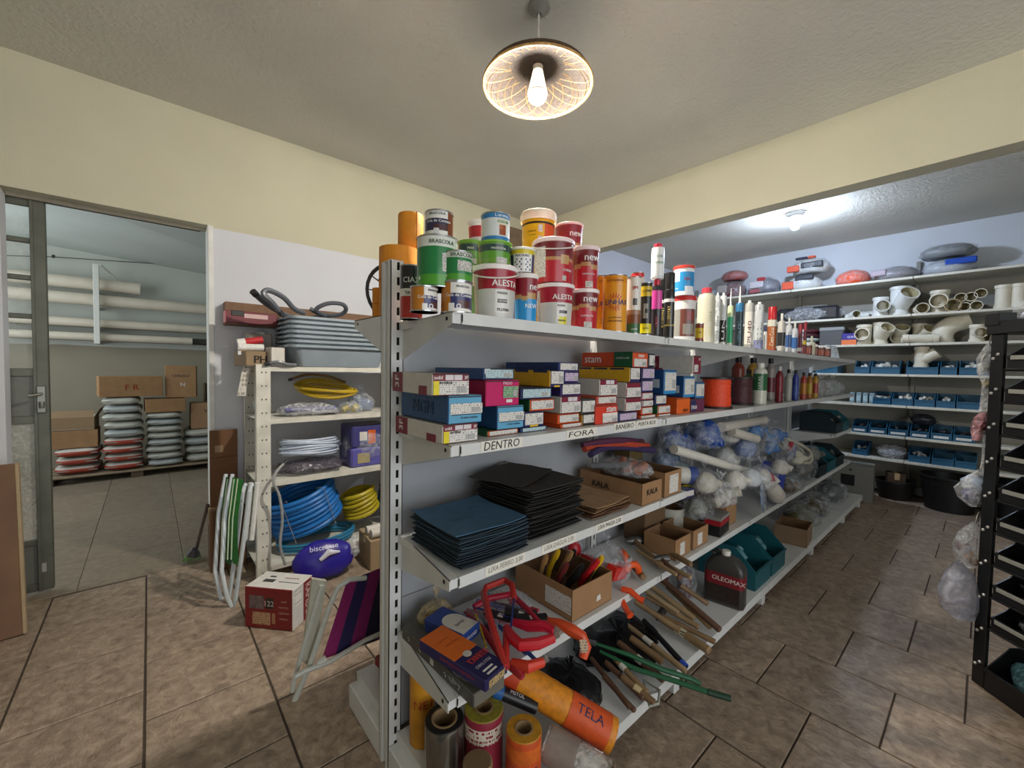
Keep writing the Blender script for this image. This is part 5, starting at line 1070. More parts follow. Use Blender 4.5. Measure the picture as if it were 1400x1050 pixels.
b = MB(); b.tube([PZ_(x, y, .165)-A for x, y in ((880, 930), (902, 944), (900, 962), (888, 966), (884, 950))], .006, 8, closed=True); b.build('loop', mat('#a8a89c', .4, .4), o); b = MB(); b.tube([PZ_(884, 950, .165)-A, PZ_(902, 944, .165)-A], .004, 6); b.build('pin', mat('#8a8a80', .4, .6), o)
bag('crumpled black bag full of tools on the base shelf', (1.72, 1.15, Z5), .50, .40, .075, 31, mat('#141416', .22, var=.2, bump=.5, scale=18), (), rough=.25)
bag('small black bag squeezed beside the orange roll', (1.33, 1.12, Z5), .22, .34, .085, 33, mat('#18181a', .25, var=.2, bump=.5, scale=18), (), rough=.25)
bag('clear bag with a red bulb shape behind the knife carton', (1.545, 1.30, Z4), .12, .12, .17, 35, FILM, [('ball', '#b8242c', (-.01, -.01, .07), (.08, .08, .09), (0, 0, 0))])
bag('clear bag of red and orange clamps beside the knife carton', (1.60, 1.14, Z4), .22, .24, .17, 37, FILM, [('box', '#c8281e', (-.02, -.07, .07), (.14, .05, .06), (.2, .3, .2)), ('elbow', '#e0561e', (.05, -.08, .05), (.016, .09), (0, .3, 1)), ('elbow', '#e0561e', (.02, -.08, .07), (.016, .09), (.3, 1.2, 0)), ('tube', '#b8b8ba', (.06, -.07, .09), (.016, .05), (1.2, 0, .5)), ('box', '#b82a22', (-.05, .04, .08), (.08, .1, .04), (0, .4, 0))])
for k, (a, c, lab) in enumerate((((843, 815, .50), (862, 842, .47), 'orange clamp jaw dangling over the shelf lip'), ((850, 805, .53), (880, 822, .50), 'orange clamp arm lying across the shelf lip'))):
    A, B_ = PZ_(*a), PZ_(*c); d = B_-A; o = thing('clamp', lab, 'clamp', A); b = MB(); b.tube([d*0, d*.4+Vector((0, 0, .012)), d*.8, d], [.012, .014, .012, .016], 8); b.build('arm', mat('#dc4a1c', .4), o); b = MB(); b.tube([d*.85, d*.85+Vector((.03, .0, -.01))], .009, 8); b.build('screw', mat('#9a9a9a', .3, .9), o)
# oil jug on the base deck
jp = PY_(998, 780, .965); jug = thing('oil_jug', 'dark grey oil jug with white cap and red label on the base shelf', 'jug', (2.56, .98, Z5), face_cam((2.56, .98, 0), -12))
b = MB(); W, D = .215, .12
def rr(w, d, n=6, r=.03):
    pts = []
    for cx, cy, a0 in ((w/2-r, d/2-r, 0), (-w/2+r, d/2-r, PI/2), (-w/2+r, -d/2+r, PI), (w/2-r, -d/2+r, 1.5*PI)):
        pts += [(cx+r*math.cos(a0+PI/2*k/n), cy+r*math.sin(a0+PI/2*k/n)) for k in range(n+1)]
    return pts
def loft(b, secs, mi=None):
    n = len(secs[0][0]); vs = []; fs = []; ms = []
    for pts, z in secs: vs += [(x, y, z) for x, y in pts]
    for i in range(len(secs)-1):
        for k in range(n): fs.append((i*n+k, i*n+(k+1) % n, (i+1)*n+(k+1) % n, (i+1)*n+k)); ms.append(mi[i] if mi else 0)
    fs.append(tuple(range(n))[::-1]); ms.append(0); fs.append(tuple(range((len(secs)-1)*n, len(secs)*n))); ms.append(0); b.add(vs, fs, ms)
loft(b, [(rr(W*.96, D*.96), 0), (rr(W, D), .012), (rr(W, D), .115), (rr(W, D), .185), (rr(W, D), .20), (rr(W*.94, D*.94), .225), (rr(W*.66, D*.7, r=.025), .265), (rr(.06, .06, r=.028), .28)], [0, 0, 1, 0, 0, 0, 0]); b.build('body', [mat('#3a3836', .35), mat('#7a1a24', .4)], jug)
b = MB(); b.box(-W/2+.02, W/2-.02, -D/2-.001, -D/2, .02, .115); b.build('label_sticker', mat('#2a1c18', .4, var=.3, scale=30), jug); text('OLEOMAX', .026, mat('#e0ccc8', .5), jug, (.03, -D/2-.002, .155), bold=.0008)
b = MB(); b.lathe([(.024, .278), (.025, .30), (.022, .305)], 18); b.build('cap', G('#d8d4cc'), jug)
b = MB(); b.tube([(-.05, 0, .25), (-.07, 0, .28), (-.04, 0, .30), (-.01, 0, .285)], .011, 8); b.build('handle', mat('#3a3836', .35), jug)
loft_b = MB(); loft(loft_b, [(rr(W*1.01, D*1.01), .0), (rr(W*1.01, D*1.01), .006)]); loft_b.build('foot_rim', mat('#6a6864', .3, .4), jug)
bag('small dark bottle bag behind the oil jug', (2.42, 1.16, Z5), .16, .14, .22, 41, FILMD, [('tube', '#5a1a20', (0, 0, .09), (.04, .15), (0, 0, 0))])
# ------------------------------------------------------------------ back room: pipes, sacks, cartons
PVC = mat('#cfc6b4', .45, var=.08, scale=5); PVCD = mat('#9a9484', .5)
rk = thing('pipe_rack', 'white steel wall rack carrying long pipes in the back room', 'rack', (-.53, 8.45, 1.7))
RK = mat('#d4d4cc', .5)
pb = PY_(133, 470, 8.1); pt_ = PY_(133, 361, 8.1)
b = MB(); b.box(pb.x-.03, pb.x+.03, 8.09, 8.13, pb.z, pt_.z, 0, .004); o = b.build('post', RK, rk); o.matrix_parent_inverse = Matrix.Translation((.53, -8.45, -1.7))
ARM = [PY_(133, y_, Yq).z-r_ for y_, Yq, r_ in ((389, 8.30, .088), (409, 8.26, .098), (442, 8.27, .062), (461, 8.25, .055))]
for z in ARM:
    b = MB(); b.box(pb.x-.02, pb.x+.02, 8.13, 8.49, z-.042, z-.002, 0, .003); o = b.build('arm', RK, rk); o.matrix_parent_inverse = Matrix.Translation((.53, -8.45, -1.7))
b = MB(); b.tube([PY_(137, 362, 8.1), PY_(160, 382, 8.3)], .012, 6); o = b.build('stay', RK, rk); o.matrix_parent_inverse = Matrix.Translation((.53, -8.45, -1.7))
def pipe(label, x0, x1, Y, r, arm, m=PVC):
    A, B_ = PY_(x0, 430, Y), PY_(x1, 430, Y); A.z = B_.z = ARM[arm]+r*1.05; o = thing('pvc_pipe', label, 'pipe', A); d = B_-A
    b = MB(); b.tube([d*0, d*.33, d*.66, d], r, 20, cap=True); b.build('pipe', m, o)
    b = MB(); n = d.normalized(); b.tube([d-n*.10, d+n*.003], r*1.05, 20); b.build('socket_end', m, o); return o
pipe('thick pipe at the top of the rack ending midway', -20, 192, 8.30, .085, 0)
pipe('thickest pipe just below the top one', -20, 330, 8.26, .080, 1)
pipe('thin pipe on the second arm', -20, 330, 8.27, .060, 2)
pipe('slim pipe on the lowest arm with a free end', -20, 262, 8.22, .053, 3)
pipe('dark slim pipe behind the lowest one', -20, 330, 8.35, .05, 3, mat('#4c4a48', .5))
pipe('grey pipe lying behind the thin pipe', -20, 330, 8.40, .045, 2, PVCD)
o = thing('hanging_wire', 'thin dark wire strung across the back room wall', 'wire', (0, 0, 0)); b = MB(); b.tube([PY_(-10, 349, 8.4), PY_(70, 351, 8.4), PY_(160, 357, 8.4), PY_(300, 366, 8.4)], .006, 5); b.build('strand', mat('#4a4a46', .7), o)
b = MB(); b.tube([PY_(71, 350, 8.4), PY_(75, 351, 8.4)], .022, 6); b.build('knot', mat('#2a2a28', .7), o)
def sack_mesh(w, d, h, seed, mats):
    b = MB(); nu, nv = 28, 10; vs = []; off = Vector((seed*2.3, seed, 0))
    for j in range(nv+1):
        th = -PI/2 + PI*j/nv
        for i in range(nu):
            a = 2*PI*i/nu; ca, sa = math.cos(a), math.sin(a); e = .45; f = .6
            x = math.copysign(abs(ca)**e, ca)*abs(math.cos(th))**f; y = math.copysign(abs(sa)**e, sa)*abs(math.cos(th))**f
            z = math.copysign(abs(math.sin(th))**.7, math.sin(th))
            k = 1 + .05*noise.noise(Vector((x, y, z))*2.5+off)
            vs.append((x*w/2*k, y*d/2*k, h/2+z*h/2*(1-.18*(abs(x)**3))))
    fs = []; ms = []
    for j in range(nv):
        for i in range(nu):
            fs.append((j*nu+i, j*nu+(i+1) % nu, (j+1)*nu+(i+1) % nu, (j+1)*nu+i)); ms.append(1 if nv*.3 <= j < nv*.52 and len(mats) > 1 and seed % 3 == 0 else 0)
    b.add(vs, fs, ms); return b.mesh('bag_body', mats, sharp=3)
SK = [mat('#b9b9ad', .6, var=.12, scale=6), mat('#b4b4aa', .55, var=.12, scale=6), mat('#aab0ae', .55, var=.12, scale=6)]
SKR = [mat('#c4bfb4', .6, var=.15, scale=5), mat('#9a3a26', .6)]
pal = thing('pallet', 'low wooden pallet under the sacks in the back room', 'pallet', (-.1, 7.7, 0))
for k in range(4): b = MB(); b.box(-.95, .95, -.46+.24*k, -.46+.24*k+.16, .08, .10, 0, .003); b.build('deck_board', mat('#8d7c64', .8, var=.2, scale=9), pal)
for k in range(3): b = MB(); b.box(-.9+.8*k, -.78+.8*k, -.44, .44, 0, .08, 0, .003); b.build('bearer', mat('#5c4a3a', .8, var=.2, scale=9), pal)
stk = [(-.70, 7.62, 3, .105, .40, 'left low stack of sacks', True), (-.275, 7.58, 9, .104, .385, 'tall second stack of sacks', False), (.145, 7.58, 8, .090, .385, 'third stack of sacks', False), (.56, 7.60, 4, .115, .40, 'right low stack of sacks', False)]
ORD = ['bottom', 'second', 'third', 'fourth', 'fifth', 'sixth', 'seventh', 'eighth', 'ninth']
for si, (x, y, n, st, w, nm, red) in enumerate(stk):
    z = .102
    for k in range(n):
        r = random.Random(si*20+k); isr = red or (si == 1 and k < 4)
        me = sack_mesh(w*r.uniform(.96, 1.02), .62, st*1.0, (si*20+k)*3 if isr else 1+3*(si*20+k), SKR if isr else [SK[(k+si) % 3]])
        o = thing('sack', '%s sack %s in the %s' % ('white and red' if isr else 'pale grey', 'at the bottom' if k == 0 else ('on top' if k == n-1 else ORD[k]+' from the floor'), nm), 'sack', (x+r.uniform(-.012, .012), y+r.uniform(-.01, .01), z), r.uniform(-.03, .03))
        mk('bag_body', me, o); b = MB(); b.box(-w*.47, w*.47, -.005, .0, -.006, .006); b.build('seam', mat('#8a8a80', .7), o, (0, -.30, st*.5)); z += st+.001
    if si in (0, 1, 3):
        b = MB(); b.box(-w*.35, w*.35, -.2, .2, 0, .002); b.build('print', print_mat('#a8a49a', '#4a4444', .03) if si != 3 else mat('#5a4458', .6), o, (0, 0, st*1.0-.004))
ztop = [.102+n*(st+.001) for x, y, n, st, w, nm, red in stk]
seal_box('carton', 'wide open-flapped carton with red print on the tall sack stack', (-.20, 7.52, ztop[1]+.005), .62, .40, .26, .12, texts=[('F R', .07, .0, .12, '#8a3a26')], tape=True)
seal_box('carton', 'upright carton with a white label on top near the jamb', (.34, 7.55, ztop[2]+.19), .34, .34, .44, -.1, texts=[('CEREALE', .035, 0, .30, '#5a4a44'), ('N', .05, .02, .18, '#c8c0b4')])
seal_box('carton', 'low carton on the third sack stack', (.15, 7.50, ztop[2]+.003), .42, .40, .175, .05)
seal_box('carton', 'plain carton standing on the right low sacks', (.60, 7.55, ztop[3]+.003), .34, .34, .36, 0, m=mat('#a88462', .8, var=.08), texts=[('V', .05, 0, .25, '#6a5040')])
seal_box('carton', 'dark carton high at the right behind the upright carton', (.78, 7.92, ztop[3]+.01), .30, .30, .62, 0, m=mat('#5c4634', .85))
open_box('open_carton', 'open carton with a lifted flap above the left low sacks', (-.71, 7.60, ztop[0]+.003), .40, .40, .22, .0)
open_box('open_carton', 'empty carton with white inside on top at the left', (-.76, 7.62, ztop[0]+.228), .46, .40, .15, -.05, m=mat('#8d7456', .8), m2=mat('#c8c2b2', .8), flaps=(('r', 1.1, .12), ('f', 2.2, .10)))
# ------------------------------------------------------------------ left foreground: boards, rack, chairs
bd = thing('wooden_board', 'brown wooden board leaning at the left edge of the doorway', 'board', (-.66, 3.42, 0))
b = MB(); b.box(-.14, .12, -.02, .02, 0, .93, 0, .003); b.build('panel', mat('#6f4f36', .6, var=.2, scale=6), bd, (0, 0, 0), (-.16, -.04, .0)); b = MB(); b.box(.12, .135, -.02, .02, 0, .93, 0, .003); b.build('edge_strip', mat('#a08a6a', .7), bd, (0, 0, 0), (-.16, -.04, 0))
bd = thing('wooden_board', 'second darker board propped in front of the first', 'board', (-.80, 3.28, 0))
b = MB(); b.box(-.14, .12, -.015, .015, 0, .80, 0, .003); b.build('panel', mat('#4e3222', .6, var=.2, scale=6), bd, (0, 0, 0), (-.14, -.04, 0)); b = MB(); b.box(-.14, .12, -.018, -.014, .2, .32); b.build('print', mat('#2a2440', .6), bd, (0, 0, 0), (-.14, -.04, 0))
wr = thing('metal_rack', 'white angle-iron rack against the left wall holding hoses and trays', 'rack', (0, 0, 0))
IV = mat('#d2cfc2', .55, var=.12, scale=10); YP = 3.22
def post(x, y, sgn):
    b = MB(); b.box(x, x+.085, y-.002, y+.002, 0, 1.50); b.box(x, x+.003, y, y+sgn*.05, 0, 1.50); o = b.build('post', IV, wr, flat=True)
    b = MB()
    for k in range(16):
        for dx in (.03, .055): b.box(x+dx, x+dx+.007, y-.0035, y+.003, .06+.092*k, .07+.092*k)
    b.build('bolt_holes', mat('#2a2a28', .8), o)
post(.535, YP, 1); post(1.72, YP, 1); post(.535, 3.72, -1); post(1.72, 3.72, -1)
RZ = (.10, .69, 1.125, 1.487)
for z in RZ: b = MB(); b.box(.54, 1.80, YP+.004, 3.72, z-.004, z-.0015); b.box(.54, 1.80, YP+.004, YP+.006, z-.035, z-.004); b.build('shelf', IV, wr, flat=True)
# trays
TR = mat('#8c98a0', .45, var=.05, scale=8)
def tray_mesh(w, d, h):
    b = MB(); o = [(rr(w*.80, d*.80, r=.04), 0), (rr(w*.94, d*.94, r=.05), h), (rr(w, d, r=.055), h), (rr(w, d, r=.055), h-.018)]
    n = len(o[0][0]); vs = []; fs = []
    rings = o[:1] + [o[1], o[3], o[2], (rr(w*.92, d*.92, r=.05), h), (rr(w*.79, d*.79, r=.04), .004)]
    for p, z in rings: vs += [(x, y, z) for x, y in p]
    for i in range(len(rings)-1):
        for k in range(n): fs.append((i*n+k, i*n+(k+1) % n, (i+1)*n+(k+1) % n, (i+1)*n+k))
    fs.append(tuple(range(n))[::-1]); fs.append(tuple(range(5*n, 6*n))); b.add(vs, fs); return b.mesh('tub', TR)
tm = tray_mesh(.74, .50, .155)
for k in range(7):
    lab = ['grey plastic tray at the bottom of the nested stack with its front showing', 'grey plastic tray second from the bottom of the stack', 'grey plastic tray third from the bottom of the stack', 'grey plastic tray in the middle of the stack', 'grey plastic tray third from the top of the stack', 'grey plastic tray second from the top of the stack', 'grey plastic tray on top under the hoses'][k]
    o = thing('plastic_tray', lab, 'tray', (1.10, 3.42, RZ[3]+.001+.0335*k), 0, 'nested grey trays on the rack'); mk('tub', tm, o)
    for sx in (-1, 1): b = MB(); b.box(sx*.37, sx*.385, -.06, .06, .137, .150, 0, .003); b.build('side_lip', TR, o)
ZT = RZ[3] + .0335*6 + .158
def coil(name, label, c, R, r, turns, col, squash=1., wob=.1, seed=1, axis=None, dz=None, cat='hose', n=22, ends=True, rough=.4, group=None, tie=None):
    """a coil of hose: one continuous tube round c, axis 'z' by default"""
    rd = random.Random(seed); o = thing(name, label, cat, c, 0, group, rot=axis); pts = []
    for k in range(int(turns*n)):
        a = 2*PI*k/n; t = k/n; q = R*(1+wob*.5*math.sin(t*2.3+seed)); dz_ = dz if dz is not None else r*1.7
        pts.append((q*math.cos(a), q*squash*math.sin(a), r + t*dz_ + wob*.05*math.sin(a*2+t)))
    b = MB(); b.tube(pts, r, 8); b.build('hose', mat(col, rough, var=.06), o)
    if tie:
        for a in tie:
            b = MB(); x, y = R*math.cos(a), R*squash*math.sin(a); H = turns*(dz if dz is not None else r*1.7)+2*r
            u = Vector((math.cos(a), math.sin(a)*squash, 0)).normalized(); w2 = r+.012
            cpt = Vector((x, y, H/2)); b.tube([cpt+u*w2+Vector((0, 0, H/2)), cpt-u*w2+Vector((0, 0, H/2)), cpt-u*w2-Vector((0, 0, H/2-.001)), cpt+u*w2-Vector((0, 0, H/2-.001))], .003, 5, closed=True); b.build('tie', mat('#8a8c90', .5), o)
    return o
def loose(name, label, pts, r, col, cat='hose', rough=.4, end=None):
    P = [Vector(p) for p in pts]; o = thing(name, label, cat, P[0]); Q = [p-P[0] for p in P]
    S_ = []
    for i in range(len(Q)-1):       # catmull-rom smoothing
        p0, p1, p2, p3 = Q[max(i-1, 0)], Q[i], Q[i+1], Q[min(i+2, len(Q)-1)]
        for k in range(5):
            t = k/5; S_.append(.5*((2*p1) + (p2-p0)*t + (2*p0-5*p1+4*p2-p3)*t*t + (3*p1-p0-3*p2+p3)*t**3))
    S_.append(Q[-1]); b = MB(); b.tube(S_, r, 8); b.build('hose', mat(col, rough, var=.08), o)
    b = MB(); d = (S_[1]-S_[0]).normalized(); b.tube([S_[0]-d*.004, S_[0]+d*.03], r*1.15, 8); b.build('end_fitting', mat(end or '#2a2a2c', .5), o); return o
loose('flexible_hose', 'grey conduit hose with an open end sticking up over the trays', [PY_(x, y, Y) for x, y, Y in ((346, 399, 3.2), (360, 412, 3.25), (378, 424, 3.3), (395, 433, 3.4), (420, 436, 3.5), (445, 432, 3.55))], .020, '#4c4f55')
loose('flexible_hose', 'grey conduit hose looping up beside the red box', [PY_(x, y, Y) for x, y, Y in ((385, 430, 3.16), (372, 414, 3.13), (360, 402, 3.12), (368, 397, 3.14), (388, 407, 3.16), (402, 422, 3.2), (415, 428, 3.26))], .018, '#53565c')
loose('flexible_hose', 'grey conduit hose making the right-hand loop above the trays', [PY_(x, y, Y) for x, y, Y in ((450, 434, 3.5), (432, 424, 3.45), (448, 415, 3.42), (468, 416, 3.42), (473, 424, 3.45), (462, 431, 3.5), (440, 430, 3.55), (424, 422, 3.55))], .017, '#50535a')
b = MB(); A = PY_(308, 406, 3.74); C_ = PY_(512, 432, 3.74)
lb = thing('long_box', 'long brown cardboard box along the wall behind the trays', 'box', (1.02, 3.735, RZ[3]+.30)); b.box(-.60, .62, -.04, .06, 0, .17, 0, .003); b.build('body', mat('#7d5f48', .8, var=.1), lb); b = MB(); b.box(-.60, .62, -.041, -.04, .08, .084); b.build('flap_seam', mat('#4a3626', .9), lb)
hb = thing('stacked_parcel', 'bubble-wrapped parcels piled at the rack corner', 'parcel', (.612, 3.60, RZ[3])); 
b = blob(.20, .20, .29, 51, .06); b.build('wrap', FILMD, hb, sharp=3); b = MB(); b.box(-.08, .08, -.08, .08, .004, .24, 0, .01); b.build('contents', mat('#8d857c', .7), hb)
rb = thing('tool_case', 'dark red box with black end on top of the wrapped parcels', 'box', (.56, 3.56, RZ[3]+.302), .05); b = MB(); b.box(-.16, .16, -.05, .05, 0, .085, [1, 0, 0, 0, 0, 0], .004); b.build('body', [mat('#6a1a26', .4), mat('#b83a3c', .4)], rb); b = MB(); b.box(-.05, .10, -.052, -.05, .04, .07); b.build('label', mat('#c8a8a4', .5), rb); b = MB(); b.box(-.13, -.05, -.053, .052, .05, .088, 0, .003); b.build('corner', mat('#1c181a', .4), rb)
bx = seal_box('carton', 'small carton with black letters jutting past the rack post', (.555, 3.35, RZ[3]), .20, .18, .10, .25, m=mat('#8a7458', .8), texts=[('PHI', .05, 0, .045, '#1c1a18')])
for k, (p, q, c, lab) in enumerate((((.45, 3.36, RZ[3]+.155), (.60, 3.36, RZ[3]+.185), '#b8242c', 'red caulking tube resting on the lettered carton'), ((.45, 3.33, RZ[3]+.127), (.60, 3.33, RZ[3]+.128), '#d8d8d2', 'white capped tube lying under the red tube'))):
    lying_roll(lab, p, q, .024, mat(c, .4), mat('#e0ded8', .5), [(.0, .3, '#e0ded8')], name='sealant_tube')
o = seal_box('paper_box', 'small white paper box at the front corner of the rack', (.66, 3.27, RZ[3]), .09, .09, .13, .2, m=mat('#c9c4ba', .6), tape=False, cat='box')
loose('hinge_arm', 'bent grey metal arm under the white paper box', [(.585, 3.21, RZ[3]+.012), (.66, 3.20, RZ[3]+.03), (.72, 3.205, RZ[3]+.015), (.78, 3.22, RZ[3]+.012)], .012, '#6a6c70', 'bracket', .3)
tg = thing('price_tag', 'white paper tag hanging off the rack beside the doorway', 'tag', (.468, 3.295, RZ[3]-.015)); b = MB(); b.add([(0, 0, 0), (.045, .004, .004), (.02, .004, -.19), (-.03, 0, -.185)], [(0, 1, 2, 3)]); b.build('paper', print_mat('#c9c4b8', '#8a857a', .03), tg, flat=True); b = MB(); b.tube([(.02, 0, 0), (.03, .02, .045)], .002, 4); b.build('string', mat('#8a8474', .8), tg)
# second level: cables, bags
coil('cable_coil', 'coil of yellow cable on the upper middle level', (1.04, 3.42, RZ[2]+.15), .20, .012, 5, '#b89a24', .55, .25, 3, (.35, .1, -.35), .012)
loose('cable', 'loose brown strap hanging above the yellow cable', [(.80, 3.5, RZ[2]+.26), (.90, 3.42, RZ[2]+.30), (1.05, 3.4, RZ[2]+.29), (1.2, 3.45, RZ[2]+.24)], .010, '#7a5c34', 'cable')
bag('silvery bag of flat packets at the front of the upper middle level', (.90, 3.36, RZ[2]), .46, .24, .10, 61, FILMW, [('box', '#6a6a9a', (0, 0, .05), (.36, .14, .02), (0, 0, .1)), ('box', '#9a9aa0', (.02, 0, .025), (.36, .16, .02), (0, 0, -.1))], knot=False)
bag('bag of blue cloths in the middle of the upper level', (1.33, 3.45, RZ[2]), .24, .26, .16, 62, FILM, [('box', '#7484a4', (0, 0, .07), (.14, .14, .07), (.3, .2, .3))])
bag('bag of brass yellow fittings under the coil', (1.20, 3.32, RZ[2]), .20, .16, .10, 63, FILM, [('tube', '#c8b42a', (.03, 0, .04), (.022, .06), (1, .3, 0)), ('tube', '#b8a428', (-.04, .0, .04), (.02, .05), (.2, 1, 0)), ('tube', '#8a8478', (.0, .04, .05), (.02, .05), (.2, .3, 0))])
bag('orange and clear bag at the right end of the upper level', (1.62, 3.36, RZ[2]), .26, .24, .20, 64, FILM, [('ball', '#b8604a', (.0, -.02, .06), (.16, .14, .14), (0, 0, 0))])
bag('green and white bag by the post on the upper level', (.62, 3.50, RZ[2]), .13, .22, .18, 65, FILMD, [('box', '#5a7a64', (0, 0, .08), (.08, .12, .08), (0, 0, 0))])
# third level: wire, purple packages, dark bag
coil('wire_coil', 'coil of pale blue-white electric wire on the lower middle level', (.92, 3.40, RZ[1]+.115), .20, .008, 9, '#c4cede', .62, .12, 4, (-.12, .06, .1), .0135, 'wire')
bag('dark wrapped coil lying under the white wire', (.92, 3.40, RZ[1]), .56, .34, .10, 66, clear_mat('#6a6470', .62, .15, .7, 20, 'smoky'), (), knot=False)
loose('cable', 'single grey wire arching down in front of the rack', [PY_(x, y, Y) for x, y, Y in ((392, 630, 3.18), (378, 645, 3.14), (374, 660, 3.12), (382, 678, 3.12), (386, 710, 3.12), (383, 745, 3.12), (390, 772, 3.12))], .009, '#9a9a98', 'cable')
pk = thing('packaged_goods', 'violet wrapped package with an orange sticker on the lower middle level', 'package', (1.36, 3.42, RZ[1])); b = MB(); b.box(-.17, .17, -.14, .14, 0, .15, 0, .012); b.build('lower_pack', mat('#5c58a0', .35, var=.15, scale=12), pk); b = MB(); b.box(-.16, .15, -.13, .14, .152, .33, 0, .012); b.build('upper_pack', mat('#45427c', .4, var=.15, scale=12), pk)
b = MB(); b.box(-.03, .03, -.133, -.13, .18, .29); b.build('orange_sticker', mat('#d8601e', .5), pk); b = MB(); b.box(-.10, -.04, -.133, -.13, .21, .28); b.build('white_sticker', WH, pk); b = MB(); b.box(-.12, -.02, -.143, -.14, .03, .11); b.build('tan_sticker', mat('#a89a74', .6), pk); blob(.38, .32, .35, 67, .05).build('film', FILM, pk, sharp=3)
0 and bag('grey bag hanging off the post at the lower middle level', (.60, 3.32, RZ[1]), .16, .18, .20, 68, FILMD, [('box', '#6a645c', (0, 0, .08), (.1, .1, .1), (0, 0, 0))])
# bottom: hoses
coil('hose_coil', 'large coil of bright blue hose at the bottom of the rack', (.94, 3.47, .25), .24, .019, 8.0, '#1d6fb8', .85, .05, 5, (.10, -.30, -.10), .036, tie=(-1.0, -2.1))
0 and coil('hose_coil', 'dark blue hose coil standing behind the bright blue one', (1.14, 3.52, .56), .18, .018, 2, '#183a62', .8, .06, 8, (.10, -.2, .1), .036)
coil('hose_coil', 'coil of yellow hose beside the blue hose', (1.36, 3.47, .23), .13, .018, 6, '#b8a61c', .8, .08, 6, (.1, -.25, -.1), .036)
coil('hose_coil', 'teal hose coil at the right end behind the shelving', (1.63, 3.5, .23), .12, .016, 7, '#1c5a78', .9, .06, 7, (.1, .1, 0), .034)
coil('hose_coil', 'flat coil of teal hose on the bottom shelf', (.98, 3.42, RZ[0]+.004), .28, .011, 3.2, '#2a7ea4', .6, .05, 9, (0, 0, .1), .022)
ps = thing('product_bag', 'violet product bag with white swoosh on the rack bottom', 'bag', (.90, 2.98, .02), -.15, rot=(-.45, 0, -.15)); sack = MB(); blob(.40, .12, .26, 71, .06, flat=.1).build('bag_body', mat('#2a1f8c', .3, var=.08, scale=6), ps, sharp=3)
b = MB(); b.tube([(-.03, -.062, .12), (.03, -.068, .16), (.10, -.062, .15)], [.012, .024, .006], 8); b.build('swoosh', mat('#dcdce8', .4), ps); text('biscreme', .035, mat('#d8d8ec', .5), ps, (.0, -.072, .20), (1, 0, 0), (0, 0, 1)); b = MB(); b.box(.18, .24, -.04, .04, .10, .24, 0, .02); b.build('clear_end', FILMW, ps)
seal_box('carton', 'low tan carton at the bottom right of the rack', (1.42, 3.04, 0), .42, .30, .22, -.1, m=mat('#a08a6c', .8))
for k in range(2):
    o = lying_roll('white paper roll lying on the tan carton' if k == 0 else 'second white paper roll beside the tan carton roll', (1.22+.0*k, 3.05-.09*k, .255), (1.34, 3.04-.09*k, .255), .032, mat('#cfcac0', .6), mat('#b8b4aa', .6), name='paper_roll')
# cardboard sheet, broom, folded green chairs by the doorway
cb = thing('cardboard_sheet', 'brown cardboard sheet standing by the door jamb', 'cardboard', (.40, 3.70, .45)); b = MB(); b.box(-.08, .09, -.012, .012, 0, .56, 0, .002); b.build('panel', mat('#6b4a30', .85, var=.1), cb, (0, 0, 0), (0, 0, 0)); b = MB(); b.box(-.075, .085, -.0135, -.012, .36, .364); b.build('crease', mat('#4a3220', .9), cb); b = MB(); b.box(-.05, .0, -.0138, -.0125, .40, .45); b.build('tape_patch', mat('#8a6e4c', .4), cb)
cbl = seal_box('carton', 'brown carton on the floor under the cardboard sheet', (.42, 3.68, 0), .22, .16, .446, 0, m=mat('#5c4028', .85))
br = thing('broom', 'green bristled broom leaning beside the doorway', 'broom', PZ_(262, 765, .01)); A = PZ_(262, 765, .01); T = PY_(284, 690, 3.74)
b = MB(); b.tube([PZ_(268, 752, .06)-A, T-A], .012, 8); b.build('stick', mat('#5a4a44', .5), br); d = (T-A).normalized()
b = MB(); b.tube([d*.05, d*.10], [.045, .016], 10); b.build('socket', mat('#3a3438', .5), br)
for k in range(14): b = MB(); a = 2*PI*k/14; b.tube([d*.055+Vector((.03*math.cos(a), .03*math.sin(a), 0)), Vector((.055*math.cos(a), .05*math.sin(a), .004))], .007, 5, r1=.004); b.build('bristle', mat('#5a8a3a', .7), br)
WT = mat('#c9d0d2', .35, .1); GF = mat('#2f7a34', .6, var=.15, scale=30)
def folded_chair(label, dx, Y, shade):
    o = thing('folding_chair', label, 'chair', PZ_(318+dx, 836, 0))
    A = Vector(o.location); f = lambda x, y, dy=0: PY_(x+dx, y, Y+dy)-A
    b = MB(); b.tube([f(345, 662, .05), f(341, 672), f(333, 740), f(322, 820), f(318, 832), f(310, 815), f(303, 780), f(308, 700, .1), f(318, 648, .14)], .0125, 8); b.build('frame', WT, o)
    b = MB(); b.tube([f(352, 660), f(348, 700), f(344, 738)], .015, 8); b.build('armrest', mat('#d8d8d0', .5), o)
    b = MB(); vs = []; n = 9
    for k in range(n+1):
        t = k/n; y = 652+118*t; s = 6*math.sin(t*PI)
        vs += [tuple(f(318-s, y, .05)), tuple(f(333-s*.8-6*t, y+4, 0)), tuple(f(331-s*.8-6*t, y+4, .02))]
    b.add(vs, [(3*k+i, 3*k+i+1, 3*k+i+4, 3*k+i+3) for k in range(n) for i in (0, 1)]); b.build('fabric', shade, o)
    for q in (0, 1):
        b = MB(); b.tube([f(325-5*q, 655, .0+.03*q-.004), f(318-5*q, 710, -.004), f(316-5*q, 765, -.004)], .004, 5); b.build('trim_stripe', mat('#b8c8a8', .6), o)
folded_chair('folded green and white beach chair nearest the rack post', 0, 3.02, GF); folded_chair('folded green beach chair behind, nearer the doorway', -9, 3.16, mat('#1f5a2a', .6, var=.15, scale=30))
